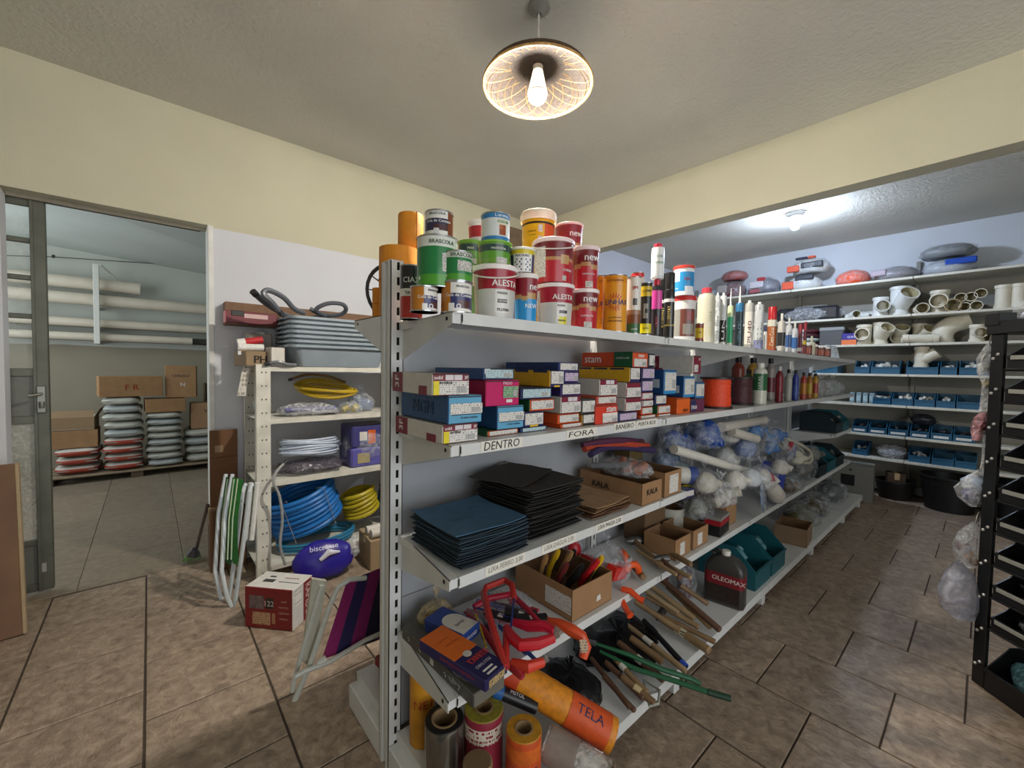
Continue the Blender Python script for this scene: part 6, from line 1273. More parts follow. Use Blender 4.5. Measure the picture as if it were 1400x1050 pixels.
# red coffee maker box
A, B_, C_, D_ = PZ_(336, 857, 0), PZ_(402, 864, 0), PZ_(426, 838, 0), None
w_ = (B_-A).length; d_ = (C_-B_).length; ang = math.atan2(B_.y-A.y, B_.x-A.x); h_ = .235
rbx = thing('appliance_box', 'red and white appliance box on the tiles in front of the rack', 'box', ((A.x+C_.x)/2, (A.y+C_.y)/2, .001), ang)
b = MB(); b.box(-w_/2, w_/2, -d_/2, d_/2, 0, h_, [0, 1, 0, 0, 1, 1], .004); b.build('body', [mat('#7d1c22', .4, var=.06), mat('#cfccc6', .45)], rbx)
b = MB(); b.box(-w_/2+.03, -w_/2+.12, -d_/2-.001, -d_/2, h_*.48, h_*.8); b.build('picture', mat('#6a5a5a', .5, var=.4, scale=40), rbx)
b = MB(); b.box(-w_/2+.13, -w_/2+.18, -d_/2-.001, -d_/2, h_*.5, h_*.76); b.build('badge', mat('#2c2424', .4), rbx); text('122', .03, mat('#d8cfc6', .5), rbx, (-w_/2+.155, -d_/2-.002, h_*.63))
b = MB(); b.box(-w_/2+.05, -w_/2+.16, -d_/2-.001, -d_/2, h_*.1, h_*.4); b.build('tan_panel', print_mat('#c09a78', '#8a5a40', .012), rbx); b = MB(); b.box(-w_/2+.17, -w_/2+.19, -d_/2-.001, -d_/2, h_*.14, h_*.4); b.build('tan_panel', mat('#a87858', .5), rbx)
for k, s in enumerate(('CAFE', 'PRATICO', 'CREMOSO', 'RAPIDO')): text(s, .010, mat('#d0a8a0', .5), rbx, (w_/2-.055, -d_/2-.0016, h_*(.7-.14*k)))
text('RAPIDO', .05, mat('#d8c8c4', .5), rbx, (w_/2+.0016, d_*.25, h_*.5), (0, 0, -1), (0, 1, 0), w=h_*.8); b = MB(); b.box(w_/2, w_/2+.001, d_*.02, d_*.49, 0.004, h_-.004); b.build('side_band', mat('#7d1c22', .4), rbx); b = MB(); b.box(w_/2, w_/2+.001, -d_*.4, -d_*.08, h_*.55, h_*.92); b.build('side_label', LAB['w'], rbx)
for k, (x0, x1, y0, y1) in enumerate(((-.6, -.15, -.3, .05), (-.55, -.3, .3, .45), (.05, .9, -.2, -.14), (.1, .7, .3, .36))): b = MB(); b.box(w_/2*x0, w_/2*x1, d_/2*y0, d_/2*y1, h_, h_+.001); b.build('top_print', mat('#3a3838' if k < 3 else '#7d1c22', .5), rbx)
# purple striped beach chair leaning on the shelving
def cpl(x, y, off=0.):
    Y = 1.93
    for _ in range(8): p = PY_(x, y, Y); Y = 1.985 - .17*p.z + off
    return PY_(x, y, Y)
A = cpl(397, 966); ch = thing('folding_chair', 'folded beach chair with purple striped fabric against the shelving end', 'chair', A)
TUB = mat('#c4c6bc', .4)
f = lambda x, y, o_=0.: cpl(x, y, o_)-A
b = MB(); b.tube([f(500, 790), f(478, 792), f(462, 803), f(450, 830), (f(425, 905)), f(404, 955), f(399, 966), f(408, 967), f(440, 952), f(475, 932), f(515, 912)], .0125, 8); b.build('frame', TUB, ch)
b = MB(); b.tube([f(404, 925, -.03), f(415, 918, -.03), f(450, 905, -.03), f(500, 875, -.03), f(530, 862, -.03)], .0115, 8); b.build('cross_tube', TUB, ch)
b = MB(); b.tube([f(440, 800, .03), f(425, 850, .03), f(402, 930, .03), f(400, 945, .03)], .011, 8); b.build('rear_leg', TUB, ch)
arm = [(427, 792), (447, 795), (433, 880), (424, 912), (414, 905), (417, 870)]
b = MB(); P1 = [f(x, y, .035) for x, y in arm]; P2 = [p + Vector((.0, .02, .002)) for p in P1]; n = len(arm); b.add(P1+P2, [tuple(range(n))[::-1], tuple(range(n, 2*n))] + [(k, (k+1) % n, n+(k+1) % n, n+k) for k in range(n)]); b.build('armrest', mat('#bdbba8', .5), ch)
cols = ['#8c1c62', '#241c50', '#7d1a5c', '#1c1830', '#6a1a5a', '#241c44', '#5a1850', '#17142a']
T0, T1, B0, B1 = (474, 795), (600, 745), (440, 902), (590, 850)
for k, c in enumerate(cols):
    def L(a, bb, t): return (a[0]+(bb[0]-a[0])*t, a[1]+(bb[1]-a[1])*t)
    t0, t1 = k/len(cols), (k+1)/len(cols); b = MB(); rows = 6; vs = []
    for j in range(rows+1):
        s = j/rows; sag = .03*math.sin(PI*s)
        for t in (t0, t1): q = L(L(T0, T1, t), L(B0, B1, t), s); vs.append(f(q[0], q[1], sag))
    b.add(vs, [(2*j, 2*j+1, 2*j+3, 2*j+2) for j in range(rows)]); b.build('fabric_stripe', mat(c, .7, var=.1, scale=80), ch)
b = MB(); b.tube([f(446, 900, -.02), f(434, 908, -.02)], .016, 8); b.build('end_cap', mat('#cfcfc6', .5), ch)
# red film packet on the rear base shelf
o = bag('flat red and clear packet on the rear base shelf', (.86, 1.65, Z5), .28, .24, .10, 73, FILM, [('box', '#7a1c22', (0, 0, .055), (.24, .18, .04), (.1, .1, .2))], knot=False)
o = thing('fan_guard', 'round dark fan guard behind the orange rolls', 'fan', PY_(515, 405, 2.05)); R_ = .12; c0 = Vector(o.location); o.location = (.83, 1.63, 1.692); 
b = MB(); b.tube([(-.03+R_*math.cos(a), .07, R_+.005+R_*math.sin(a)) for a in [2*PI*k/28 for k in range(28)]], .008, 6, closed=True); b.build('ring', mat('#3a3c3e', .5), o)
for k in range(6): b = MB(); a = PI*k/6; b.tube([(-.03-R_*math.cos(a), .07, R_+.005-R_*math.sin(a)), (-.03+R_*math.cos(a), .07, R_+.005+R_*math.sin(a))], .003, 4); b.build('spoke', mat('#4a4c4e', .5), o)
# ------------------------------------------------------------------ goods further along the shelving
def on_s4(x, y, dy=0.): return PY_(x, y, 1.02+dy)
for k, (x0, x1, lab) in enumerate(((924.6, 945.5, 'small open carton with white tag, left of the pair'), (948.5, 969, 'small open carton with white tag, right of the pair'))):
    a, c = on_s4(x0, 745), on_s4(x1, 738); open_box('open_carton', lab, ((a.x+c.x)/2, 1.115, Z4), c.x-a.x-.004, .18, .105, 0, label_sheet=(.3, .6, .12, .75, 'f'))
def oval_box(label, c, rx, ry, h, m):
    o = thing('oval_carton', label, 'carton', c); b = MB(); n = 28; out = [(rx*math.cos(2*PI*k/n), ry*math.sin(2*PI*k/n)) for k in range(n)]
    vs = [(x, y, 0) for x, y in out] + [(x, y, h) for x, y in out] + [(x*.95, y*.95, h) for x, y in out] + [(x*.95, y*.95, .004) for x, y in out]
    fs = [(i*n+k, i*n+(k+1) % n, (i+1)*n+(k+1) % n, (i+1)*n+k) for i in range(3) for k in range(n)] + [tuple(range(n))[::-1], tuple(range(3*n, 4*n))]
    b.add(vs, fs, [0]*n + [0]*n + [1]*n + [0, 1]); b.build('body', [m, KRAFT2], o); b = MB(); b.tube([(rx*1.01*math.cos(2*PI*k/n), ry*1.01*math.sin(2*PI*k/n), h*.97) for k in range(n)], .003, 4, closed=True); b.build('rim', mat('#b0aa9a', .6), o)
oval_box('white oval cut-down carton behind the pair of cartons', (2.40, 1.27, Z4), .075, .10, .15, mat('#b4b1a4', .6, var=.15, scale=20)); oval_box('second oval carton between the white one and the red box', (2.58, 1.24, Z4), .075, .10, .145, mat('#9a958a', .6, var=.15, scale=20))
t = thing('battery_box', 'red and black product box beside the oval cartons', 'box', (2.60, 1.055, Z4), .1); b = MB(); b.box(-.085, .085, -.045, .045, 0, .115, 0, .003); b.build('body', mat('#17171a', .4), t); b = MB(); b.box(-.0855, .0855, -.0458, .0455, .065, .095); b.build('red_band', mat('#9a1c28', .4), t); b = MB(); b.box(-.0852, .0852, -.0454, .0452, .096, .1155); b.build('grey_band', mat('#8a8884', .4), t)
open_box('open_carton', 'taller open carton right of the red and black box', (2.80, 1.18, Z4), .16, .26, .17, 0)
t = thing('strip_box', 'yellow fronted flat box behind the cartons', 'box', (2.72, 1.35, Z4+.16)); b = MB(); b.box(-.14, .14, -.03, .03, 0, .05, [1, 1, 0, 1, 1, 1], .003); b.build('body', [mat('#c8b828', .5), mat('#3a3420', .6)], t); b = MB(); b.box(-.13, .13, -.031, -.03, .02, .03); b.build('print', mat('#5a5420', .5), t)
t2 = seal_box('carton', 'plain carton supporting the yellow fronted box', (2.72, 1.35, Z4), .28, .07, .158, 0, tape=False)
t = thing('label_box', 'navy box with white face tilted beside the lettered carton', 'box', (2.18, 1.10, Z4+.285), 0, rot=(-.1, .12, .1)); b = MB(); b.box(-.10, .10, -.06, .06, 0, .05, 0, .003); b.build('body', mat('#24285c', .45), t); plate('face', t, -.08, .08, .012, .040, -.0605, LAB['w'])
t = lying_roll('white and blue capped cylinder lying next to the navy box', (2.15, 1.28, Z4+.40), (2.38, 1.10, Z4+.37), .05, mat('#c8c6bc', .5), mat('#27418c', .4), [(.84, 1.0, '#27418c')], name='drain_pipe')
seal_box('carton', 'carton block under the white and blue cylinder', (2.19, 1.30, Z4), .22, .14, .275, 0, m=mat('#6a5238', .85)); 
# bags of plumbing goods piled in the second and third bay
WPL = '#d8d4c8'
def pile_bag(label, px, py, Y, w, d, h, seed, contents, film=None, zb=None, knot=True, rough=.2):
    p = PY_(px, py, Y); return bag(label, (p.x, Y, zb if zb is not None else p.z), w, d, h, seed, film or FILM, contents, knot, rough=rough)
seal_box('carton', 'brown carton buried under the bags in the second bay', (2.55, 1.28, Z4+.21), .46, .22, .18, 0, m=mat('#5e4a36', .85)) if 0 else None
lying_roll('long white siphon tube with red print lying across the bags', PY_(921, 614, 1.12), PY_(1032, 648, 1.05), .026, mat(WPL, .4, var=.06), mat('#c8c4b8', .5), [(.94, 1.0, '#c4c0b4')], [('SIFAO', .018, .45, 100, '#a83a44'), ('SIFAO', .018, .45, 30, '#a83a44')], name='siphon_tube')
lying_roll('grey siphon tube just under the white one', PY_(908, 626, 1.34), PY_(985, 660, 1.24), .028, mat('#7d8a90', .4), mat('#6a767c', .5), [(.0, .12, '#8c989c')], name='siphon_tube')
lying_roll('white tube with red lettering under the second shelf', PY_(986, 584, 1.12), PY_(1044, 574, 1.10), .032, mat('#c9c3b8', .45), mat('#d8d4ca', .5), [(.88, 1, '#d4cfc4')], [('0000', .026, .5, 90, '#8c3040'), ('0000', .026, .5, 0, '#8c3040')], name='siphon_tube')
lying_roll('short white tube below the lettered tube', PY_(1000, 590, 1.10), PY_(1034, 600, 1.06), .030, mat('#cfcabe', .45), mat('#b8b4a8', .5), [], name='siphon_tube')
pile_bag('bag with deep blue valve body, highest at the left of the second bay', 962, 612, 1.22, .28, .24, .20, 81, [('ball', '#1f4a94', (0, -.02, .03), (.18, .16, .16), (0, 0, 0)), ('tube', '#2458b0', (.02, -.07, .04), (.03, .08), (1.3, 0, 0))])
pile_bag('bag of dark blue floats at the back left', 925, 625, 1.28, .34, .20, .16, 82, [('ball', '#274f8c', (-.03, 0, .02), (.16, .14, .12), (0, 0, 0)), ('ball', '#1c3470', (.09, -.01, .02), (.12, .12, .12), (0, 0, 0))])
pile_bag('bag with a white float dome in the middle of the pile', 990, 640, 1.24, .30, .22, .17, 83, [('ball', '#d8d6cc', (0, -.02, .02), (.20, .16, .14), (0, 0, 0))], FILM)
pile_bag('bag with a smaller white float behind the dome', 992, 606, 1.20, .26, .2, .14, 84, [('ball', '#cfcdc4', (0, -.02, .02), (.17, .14, .10), (0, 0, 0))], FILM)
pile_bag('bag with light blue tap handles', 1047, 618, 1.08, .26, .2, .20, 85, [('box', '#2f78b8', (0, -.03, .10), (.10, .05, .06), (.3, .4, .2)), ('tube', '#2a70b4', (-.04, -.04, .05), (.028, .10), (.4, .3, 0)), ('tube', '#2a70b4', (.05, -.04, .05), (.026, .10), (-.4, .3, 0)), ('box', '#3a86c4', (.02, -.03, .03), (.12, .05, .04), (0, .2, .3))])
pile_bag('blue tinted film bag between the white domes', 1018, 628, 1.12, .26, .2, .18, 86, [('ball', '#4a68a4', (0, 0, .03), (.18, .14, .13), (0, 0, 0))])
pile_bag('bag with red and navy packets right of the tap handles', 1072, 628, 1.08, .26, .22, .20, 87, [('box', '#a82a3a', (-.03, -.05, .12), (.08, .03, .07), (.2, .2, .2)), ('box', '#1f2c6a', (.05, -.04, .06), (.12, .05, .08), (.1, .2, .3)), ('ball', '#c8c4a8', (.06, -.06, .02), (.10, .09, .06), (0, 0, 0))])
pile_bag('bag of white and red valve kits in front', 1040, 668, 1.02, .32, .2, .18, 88, [('ball', '#d0ccc4', (-.04, -.02, .06), (.14, .11, .09), (0, 0, 0)), ('tube', '#b8323c', (.02, -.06, .09), (.03, .03), (1.2, 0, .3)), ('tube', '#d8d4cc', (.04, -.05, .05), (.03, .10), (.7, .5, 0))])
pile_bag('bag of milky connectors at the left foot of the pile', 985, 690, 1.06, .30, .2, .16, 89, [('tube', '#c8c4b4', (.04, -.03, .07), (.03, .14), (1.1, .6, 0)), ('tube', '#b8b4a6', (-.06, -.02, .05), (.028, .12), (.3, 1.2, 0))], FILMW)
pile_bag('bag of olive fittings in a dim carton', 952, 706, 1.14, .26, .2, .14, 90, [('ball', '#6a6a50', (0, 0, .02), (.16, .12, .09), (0, 0, 0))], FILMD)
CLF = clear_mat('#eef2f6', .14, .08, .9, 28, 'thin')
extra_ = [(918, 612, 1.31, '#1d4c9a', 'royal blue float bag highest at the back left'), (946, 600, 1.33, '#2358a8', 'blue valve bag touching the back panel'), (905, 640, 1.22, '#39506a', 'slate grey bag above the yellow capped pens'), (1030, 600, 1.16, '#2f80c8', 'sky blue tap bag under the second shelf'), (1058, 604, 1.14, '#2468b4', 'blue tap bag leaning on the sky blue one'),
          (1003, 668, 1.03, '#d6d2c6', 'white connector bag in front of the siphon tubes'), (1024, 664, 1.0, '#cdd2d6', 'silvery white bag above the blister pack'), (962, 672, 1.05, '#b8b4a4', 'cream hose bag behind the small cartons'), (1064, 648, 1.02, '#dcd8cc', 'bright white bag beside the blue carton'), (1086, 634, 1.05, '#d0ccb4', 'cream and yellow bag at the right of the pile'), (1108, 628, 1.08, '#5c5c50', 'dusty grey bag under the cream coil'), (1010, 622, 1.2, '#3c5ca8', 'violet blue bag between the white floats')]
for k, (x, y, Y, c, lab) in enumerate(extra_):
    pile_bag(lab, x, y, Y, .24, .18, .14, 400+k, [('ball', c, (0, -.01, .012), (.16, .12, .10), (0, 0, 0)), ('tube', c, (.04, -.03, .06), (.022, .10), (1.2, .4*k, .3))], CLF)
t = thing('blue_box', 'royal blue carton corner at the right of the bag pile', 'box', (3.62, 1.08, Z4+.065), .35, rot=(.1, .35, .3)); b = MB(); b.box(-.13, .13, -.08, .08, 0, .20, 0, .004); b.build('body', mat('#20389c', .4), t); b = MB(); b.box(-.08, .08, -.081, -.08, .05, .14); b.build('print', mat('#3a54b4', .4), t)
t = thing('blister_pack', 'blister pack with blue card hanging over the shelf front', 'packet', PY_(1042, 676, .97)); t.rotation_euler = (-.2, .75, .1)
b = MB(); b.box(-.07, .07, 0, .004, -.10, .10, 0, .001); b.build('card', mat('#5a7aa0', .4, var=.25, scale=18), t); b = MB(); b.box(-.03, .03, -.002, 0, .04, .09); b.build('sticker', LAB['w'], t); blob(.15, .05, .22, 91, .1).build('film', FILM, t, (0, .0, -.11), sharp=3)
t = thing('soap_bottle', 'white rounded bottle lying at the shelf front beside the blister pack', 'bottle', PY_(1050, 658, 1.0)); b = MB(); A = Vector(t.location); P_a = [PY_(x, y, Y)-A for x, y, Y in ((1050, 658, 1.02), (1056, 668, 1.0), (1062, 678, .99), (1066, 686, .985))]; b.tube(P_a, [.03, .055, .06, .02], 14); b.build('body', mat('#cfcac0', .4), t); b = MB(); b.tube([P_a[0], P_a[0]-(P_a[1]-P_a[0])*.25], [.02, .016], 10); b.build('cap', mat('#d8d4ca', .4), t)
coil('hose_coil', 'loose coil of thin cream tube in the third bay', (4.22, 1.12, Z4+.30), .24, .014, 2.6, '#b8b4a0', .5, .3, 12, (.75, .25, -.2), .02, 'hose')
pile_bag('clear bag of dusty parts under the cream tube', 1095, 640, 1.12, .46, .26, .26, 92, [('ball', '#5a584c', (0, 0, .05), (.3, .18, .16), (0, 0, 0))], FILMD, Z4)
pile_bag('yellow and brown packet bag at the front of the third bay', 1080, 672, 1.05, .36, .2, .15, 93, [('box', '#8a7038', (0, -.02, .05), (.16, .06, .06), (.2, .2, .3)), ('ball', '#5a4a34', (-.08, 0, .02), (.14, .12, .09), (0, 0, 0))], FILMD, Z4)
# open-front storage bins
BIN = mat('#1f5878', .45, var=.06, scale=12); BIN_T = mat('#1a5a64', .45, var=.06, scale=12); BIN_D = mat('#17272e', .5, var=.08); BIN_K = mat('#141416', .4, var=.1)
def bin_mesh(w, d, h, t=.006):
    """storage bin, front at -y with a cut-down front wall and slanted cheeks"""
    b = MB(); hf = h*.5
    b.box(-w/2, w/2, -d/2, d/2, 0, t); b.box(-w/2, w/2, d/2-t, d/2, t, h); b.box(-w/2+t, w/2-t, -d/2, -d/2+t, t, hf)
    for s in (-1, 1):
        x0, x1 = (s*w/2, s*(w/2-t)); pts = [(-d/2, t), (d/2-t, t), (d/2-t, h), (-d/2+d*.35, h), (-d/2, hf)]
        vs = [(x0, y, z) for y, z in pts] + [(x1, y, z) for y, z in pts]; fs = [(0, 1, 2, 3, 4), (9, 8, 7, 6, 5)] + [(k, (k+1) % 5, 5+(k+1) % 5, 5+k) for k in range(5)]
        if s > 0: fs = [f[::-1] for f in fs]
        b.add(vs, fs)
    b.box(-w/2+.002, w/2-.002, -d/2-.008, -d/2, hf-.012, hf+.002)
    return b
_bins = {}
def storage_bin(label, loc, w, d, h, rz, m=None, strip=False, contents=None, group=None, cn=5, seed=0):
    key = (round(w, 2), round(d, 2), round(h, 2), (m or BIN).name)
    if key not in _bins: _bins[key] = bin_mesh(w, d, h).mesh('tub', m or BIN, flat=True)
    o = thing('storage_bin', label, 'bin', loc, rz, group); mk('tub', _bins[key], o)
    if strip: b = MB(); b.box(-w*.36, w*.36, -d/2-.010, -d/2-.008, h*.12, h*.3); b.build('label_strip', mat('#d0d2d0', .5), o)
    if contents:
        r = random.Random(seed)
        for k in range(cn):
            b = MB(); s = r.uniform(.16, .26)*w; x = r.uniform(-.28, .28)*w; y = r.uniform(-.2, .1)*d
            b.tube([(0, 0, -s*.6), (0, 0, s*.2), (s*.35, 0, s*.55), (s*.8, 0, s*.6)] if r.random() < .6 else [(0, 0, -s*.7), (0, 0, s*.7)], s*.4, 10)
            q = b.build('fitting', mat(contents, .4, var=.06), o, (x, y, h*.5+s*.25), (r.uniform(0, 6), r.uniform(0, 6), r.uniform(0, 6)))
    return o
for k in range(2): storage_bin(['teal parts bin beside the oil jug on the base shelf', 'second teal parts bin further along the base shelf'][k], (2.95+.30*k, 1.08, Z5), .27, .36, .24, 0, BIN_T, contents='#5a8a94', seed=k, cn=4)
0 and pile_bag('clear bag of metal parts on the teal bins', 1075, 760, 1.05, .40, .26, .2, 94, [('tube', '#8a9094', (0, -.02, .06), (.03, .1), (1, 0, 0)), ('tube', '#70787c', (.07, -.02, .05), (.03, .1), (.2, 1, 0))], FILMD, Z5)
open_box('open_carton', 'small torn carton at the base shelf edge under the bags', (3.95, 1.0, Z5), .26, .22, .14, .1, m=mat('#8a735a', .85))
for k, (x, w, seed, lab, c) in enumerate(((4.42, .4, 95, 'olive dusty bag on the base shelf, nearest of three', '#5a5634'), (4.85, .4, 96, 'brown dusty bag on the base shelf, middle of three', '#4a4028'), (5.55, .5, 97, 'grey dusty bag on the base shelf, farthest of three', '#3e403c'))):
    bag(lab, (x, 1.08, Z5), w*.86, .34, .22, seed, FILMD, [('ball', c, (0, 0, .02), (.34, .24, .16), (0, 0, 0))], knot=False)
for k in range(3): storage_bin(['dark teal bin on the fourth shelf, first beyond the cream tube', 'dark teal bin on the fourth shelf, middle of three', 'dark teal bin on the fourth shelf, last by the end'][k], (4.85+.36*k, 1.17, Z4), .31, .32, .2, 0, BIN_T if k == 1 else BIN_D, contents='#4a5250', seed=20+k, cn=4)
for k in range(2): storage_bin(['dim bin on the third shelf of the far bay', 'teal bin on the third shelf of the far bay'][k], (5.46+.32*k, 1.17, Z3), .30, .32, .2, 0, BIN_D if k < 1 else BIN_T, contents='#6a685c', seed=30+k, cn=3)
for k, (x, c, lab) in enumerate(((4.75, '#8a7458', 'tan bag of fittings at the end of the second shelf, first'), (5.15, '#7d7668', 'milky bag of fittings at the end of the second shelf, second'), (5.6, '#9aa49c', 'spiky clear bag at the far tip of the second shelf'))): bag(lab, (x, 1.12, Z2), .36, .24, .17, 100+k, FILMW, [('ball', c, (0, 0, .02), (.24, .16, .10), (0, 0, 0))])
# ------------------------------------------------------------------ wall shelving of the stockroom
WS = thing('wall_shelving', 'white steel wall shelving full of pipe fittings at the back', 'shelving', (0, 0, 0))
ZS = [2.655, 2.22, 1.876, 1.51, 1.137, .767, .48]; XS = 6.72; SW = mat('#cdcabc', .5, var=.08, scale=8)
for z in ZS:
    for y0, y1 in ((-1.4, .62), (.625, 1.85), (1.855, 3.4)):
        b = MB(); b.box(XS, XF-.01, y0, y1, z-.03, z-.0015, 0, .003); b.build('shelf', SW, WS)
for y in (-1.4, -.39, .62, 1.85, 3.38):
    b = MB(); b.box(XF-.05, XF-.005, y-.02, y+.02, 0, 2.9, 0, .003); b.build('upright', mat('#8a8880', .5), WS)
b = MB(); b.box(XF-.012, XF-.006, -1.4, 3.4, .1, 2.62); b.build('back_sheet', mat('#8f8d84', .6, var=.1, scale=3), WS)
PV = mat('#d6d0bd', .38, var=.06, scale=10); PVW = mat('#d4d6d2', .38, var=.05, scale=10); PVIN = mat('#a89f7c', .5, var=.1)
def hollow(b, A, B_, r, t=.1, n=22, mi=0, mi_in=1, lip=True, blind=False):
    """open pipe stub from A to B with wall, socket lip at B and a visible bore"""
    A, B_ = Vector(A), Vector(B_); d = B_-A; L = d.length; M = Matrix.Translation(A) @ d.to_track_quat('Z', 'Y').to_matrix().to_4x4(); old = b.X; b.X = old @ M
    l = min(.035, L*.35)
    pr = [(r, 0), (r, L-l), (r*1.12, L-l), (r*1.12, L), (r*.98, L), (r*.98, L*.1)] if lip else [(r, 0), (r, L), (r*(1-t), L), (r*(1-t), L*.1)]
    b.lathe(pr, n, [mi]*(len(pr)-2) + [mi_in], cap0=False, cap1=True); b.X = old
def fitting(kind, label, px, py_base, r, z, rz=0., X=6.86, m=None, sc=1., cat='pipe fitting'):
    p = PX_(px, py_base, X); o = thing('pvc_' + kind, label, cat, (X, p.y, z), rz + PI*.5*0); m = m or PV; b = MB(); fx = -1
    if kind == 'tee':        # upright body, branch towards the room
        hollow(b, (0, 0, r*1.4), (0, 0, r*3.4), r); hollow(b, (0, 0, r*1.5), (0, 0, 0), r, lip=True); o2 = MB(); hollow(o2, (0, 0, r*1.7), (-r*2.1, 0, r*1.7), r*.9)
        b.build('body', [m, PVIN], o); o2.build('branch', [m, PVIN], o)
    elif kind == 'wye':
        hollow(b, (0, 0, r*1.2), (0, 0, r*4), r); hollow(b, (0, 0, r*1.3), (0, 0, 0), r); o2 = MB(); hollow(o2, (0, 0, r*1.2), (-r*1.9, -r*1.2, r*2.9), r*.98); b.build('body', [m, PVIN], o); o2.build('branch', [m, PVIN], o)
    elif kind == 'elbow':
        pts = [(0, 0, .0), (0, 0, r*.8)] + [(0, -r*1.6*(1-math.cos(a)), r*.8+r*1.6*math.sin(a)) for a in [PI/2*k/8*.85 for k in range(1, 9)]]
        b.tube(pts, r, 22, cap=False); e = Vector(pts[-1]); d = (e-Vector(pts[-2])).normalized(); b.build('bend', [m, PVIN], o)
        o2 = MB(); hollow(o2, e-d*.01, e+d*r*1.1, r*.99); o2.build('socket', [m, PVIN], o); o3 = MB(); o3.lathe([(r*1.1, 0), (r*1.1, r*.5), (r, r*.5)], 22); o3.build('collar', m, o)
    elif kind == 'coupling':   # lying, bore towards the room
        hollow(b, (r*1.6, 0, r*1.12), (-r*1.6, 0, r*1.12), r); b.build('body', [m, PVIN], o); o2 = MB(); o2.tube([(r*.1, r*1.06*math.cos(a), r*1.12+r*1.06*math.sin(a)) for a in [2*PI*k/24 for k in range(24)]], r*.06, 5, closed=True); o2.build('rib', m, o)
    elif kind == 'upright':
        hollow(b, (0, 0, 0), (0, 0, r*4.2), r); b.build('body', [m, PVIN], o); o2 = MB(); o2.lathe([(r*1.12, 0), (r*1.12, r*.7)], 22); o2.build('collar', m, o)
    elif kind == 'side_pipe':  # lying along the shelf
        hollow(b, (0, r*3.2, r*1.12), (0, -r*3.2, r*1.12), r); b.build('body', [m, PVIN], o); o2 = MB(); o2.tube([(r*1.06*math.cos(a), r*2.2, r*1.12+r*1.06*math.sin(a)) for a in [2*PI*k/24 for k in range(24)]], r*.08, 5, closed=True); o2.build('rib', m, o)
    elif kind == 'double':     # saddle: two openings one above the other
        hollow(b, (.0, 0, r*1.05), (-r*1.6, .0, r*1.3), r); hollow(b, (0, 0, r*1.6), (-r*1.2, -r*.5, r*3.1), r); b.build('body', [m, PVIN], o); o2 = MB(); o2.lathe([(r*1.05, 0), (r*1.0, r*1.2), (r*.8, r*1.9)], 22); o2.build('boss', m, o)
    return o
S1_, S2_, S3_ = ZS[1], ZS[2], ZS[3]
fl_ = [('coupling', 'small white coupling at the left end of the upper pipe shelf', 1168, 432, .042, S1_, .5, PVW), ('side_pipe', 'thin white pipe stub behind the left coupling', 1172, 424, .038, S1_, .1, PVW, 7.0), ('tee', 'white tee with its branch to the right on the upper shelf', 1203, 430, .07, S1_, .3, PVW, 6.88), ('wye', 'large white wye with the big round mouth on the upper shelf', 1229, 428, .088, S1_, 0, PVW, 6.92),
       ('coupling', 'short reducer lying right of the large wye', 1258, 427, .055, S1_, .3, PV), ('tee', 'cream inspection tee with a round hole on the upper shelf', 1284, 425, .078, S1_, 0, PV, 6.93), ('coupling', 'brown mouthed coupling next to the inspection tee', 1303, 424, .062, S1_, 0, mat('#a08a62', .5)), ('coupling', 'small cream coupling, lower of the cluster of rings', 1319, 422, .042, S1_, 0, PV), ('coupling', 'small cream coupling at the right of the ring cluster', 1335, 421, .045, S1_, 0, PV),
       ('upright', 'upright pipe stub at the far right, left of two', 1371, 418, .06, S1_, 0, PV), ('upright', 'upright pipe stub at the far right, right of two', 1393, 416, .06, S1_, 0, PV),
       ('side_pipe', 'long white pipe lying at the back of the upper shelf', 1196, 415, .05, S1_, 0, PVW, 7.11), ('side_pipe', 'long cream pipe lying behind the reducer', 1262, 412, .05, S1_, 0, PV, 7.11),
       ('tee', 'cream tee facing forward, leftmost on the lower pipe shelf', 1181, 468, .074, S2_, 0, PV), ('wye', 'cream wye with slanted mouth on the lower pipe shelf', 1203, 468, .068, S2_, 0, PV), ('double', 'double mouthed cream fitting in the middle of the lower shelf', 1229, 467, .066, S2_, 0, PV, 6.98), ('wye', 'tall cream wye behind the lying stub on the lower shelf', 1256, 467, .062, S2_, .2, PV, 7.06), ('side_pipe', 'short cream stub lying in front on the lower shelf', 1257, 467, .048, S2_, .25, PV, 6.79), ('elbow', 'largest cream elbow pipe on the lower shelf', 1287, 466, .098, S2_, .0, PV, 6.98), ('tee', 'small cream tee near the right end of the lower shelf', 1335, 465, .055, S2_, .3, PV, 6.82), ('coupling', 'small brownish coupling beside the right tee', 1346, 465, .045, S2_, .2, mat('#b09a78', .5)),
       ('wye', 'cream wye resting in the large blue bin', 1259, 500, .060, S3_+.085, .9, PV)]
for f in fl_:
    kind, lab, px, pyb, r, z, rz, m = f[:8]; fitting(kind, lab, px, pyb, r, z, rz, f[8] if len(f) > 8 else 6.86, m)
for k, (px, py) in enumerate(((1314, 405), (1328, 408), (1341, 400))): fitting('coupling', ['cream ring coupling stacked upper left in the cluster', 'cream ring coupling stacked at the middle of the cluster', 'cream ring coupling stacked highest in the cluster'][k], px, py, .045, S1_+.105 + (.0 if k < 2 else .03), 0, 6.90)
def bins_row(z, X, spans, h, labs, strip=False, cont='#d4d4cc', m=None, empty=()):
    for k, (x0, x1) in enumerate(spans):
        a, c = PX_(x0, 520, X), PX_(x1, 520, X); w = a.y-c.y
        storage_bin(labs[k], (X+.17, (a.y+c.y)/2, z), w*.97, .32, h, -PI/2, m, strip, None if k in empty else cont, seed=int(z*100)+k)
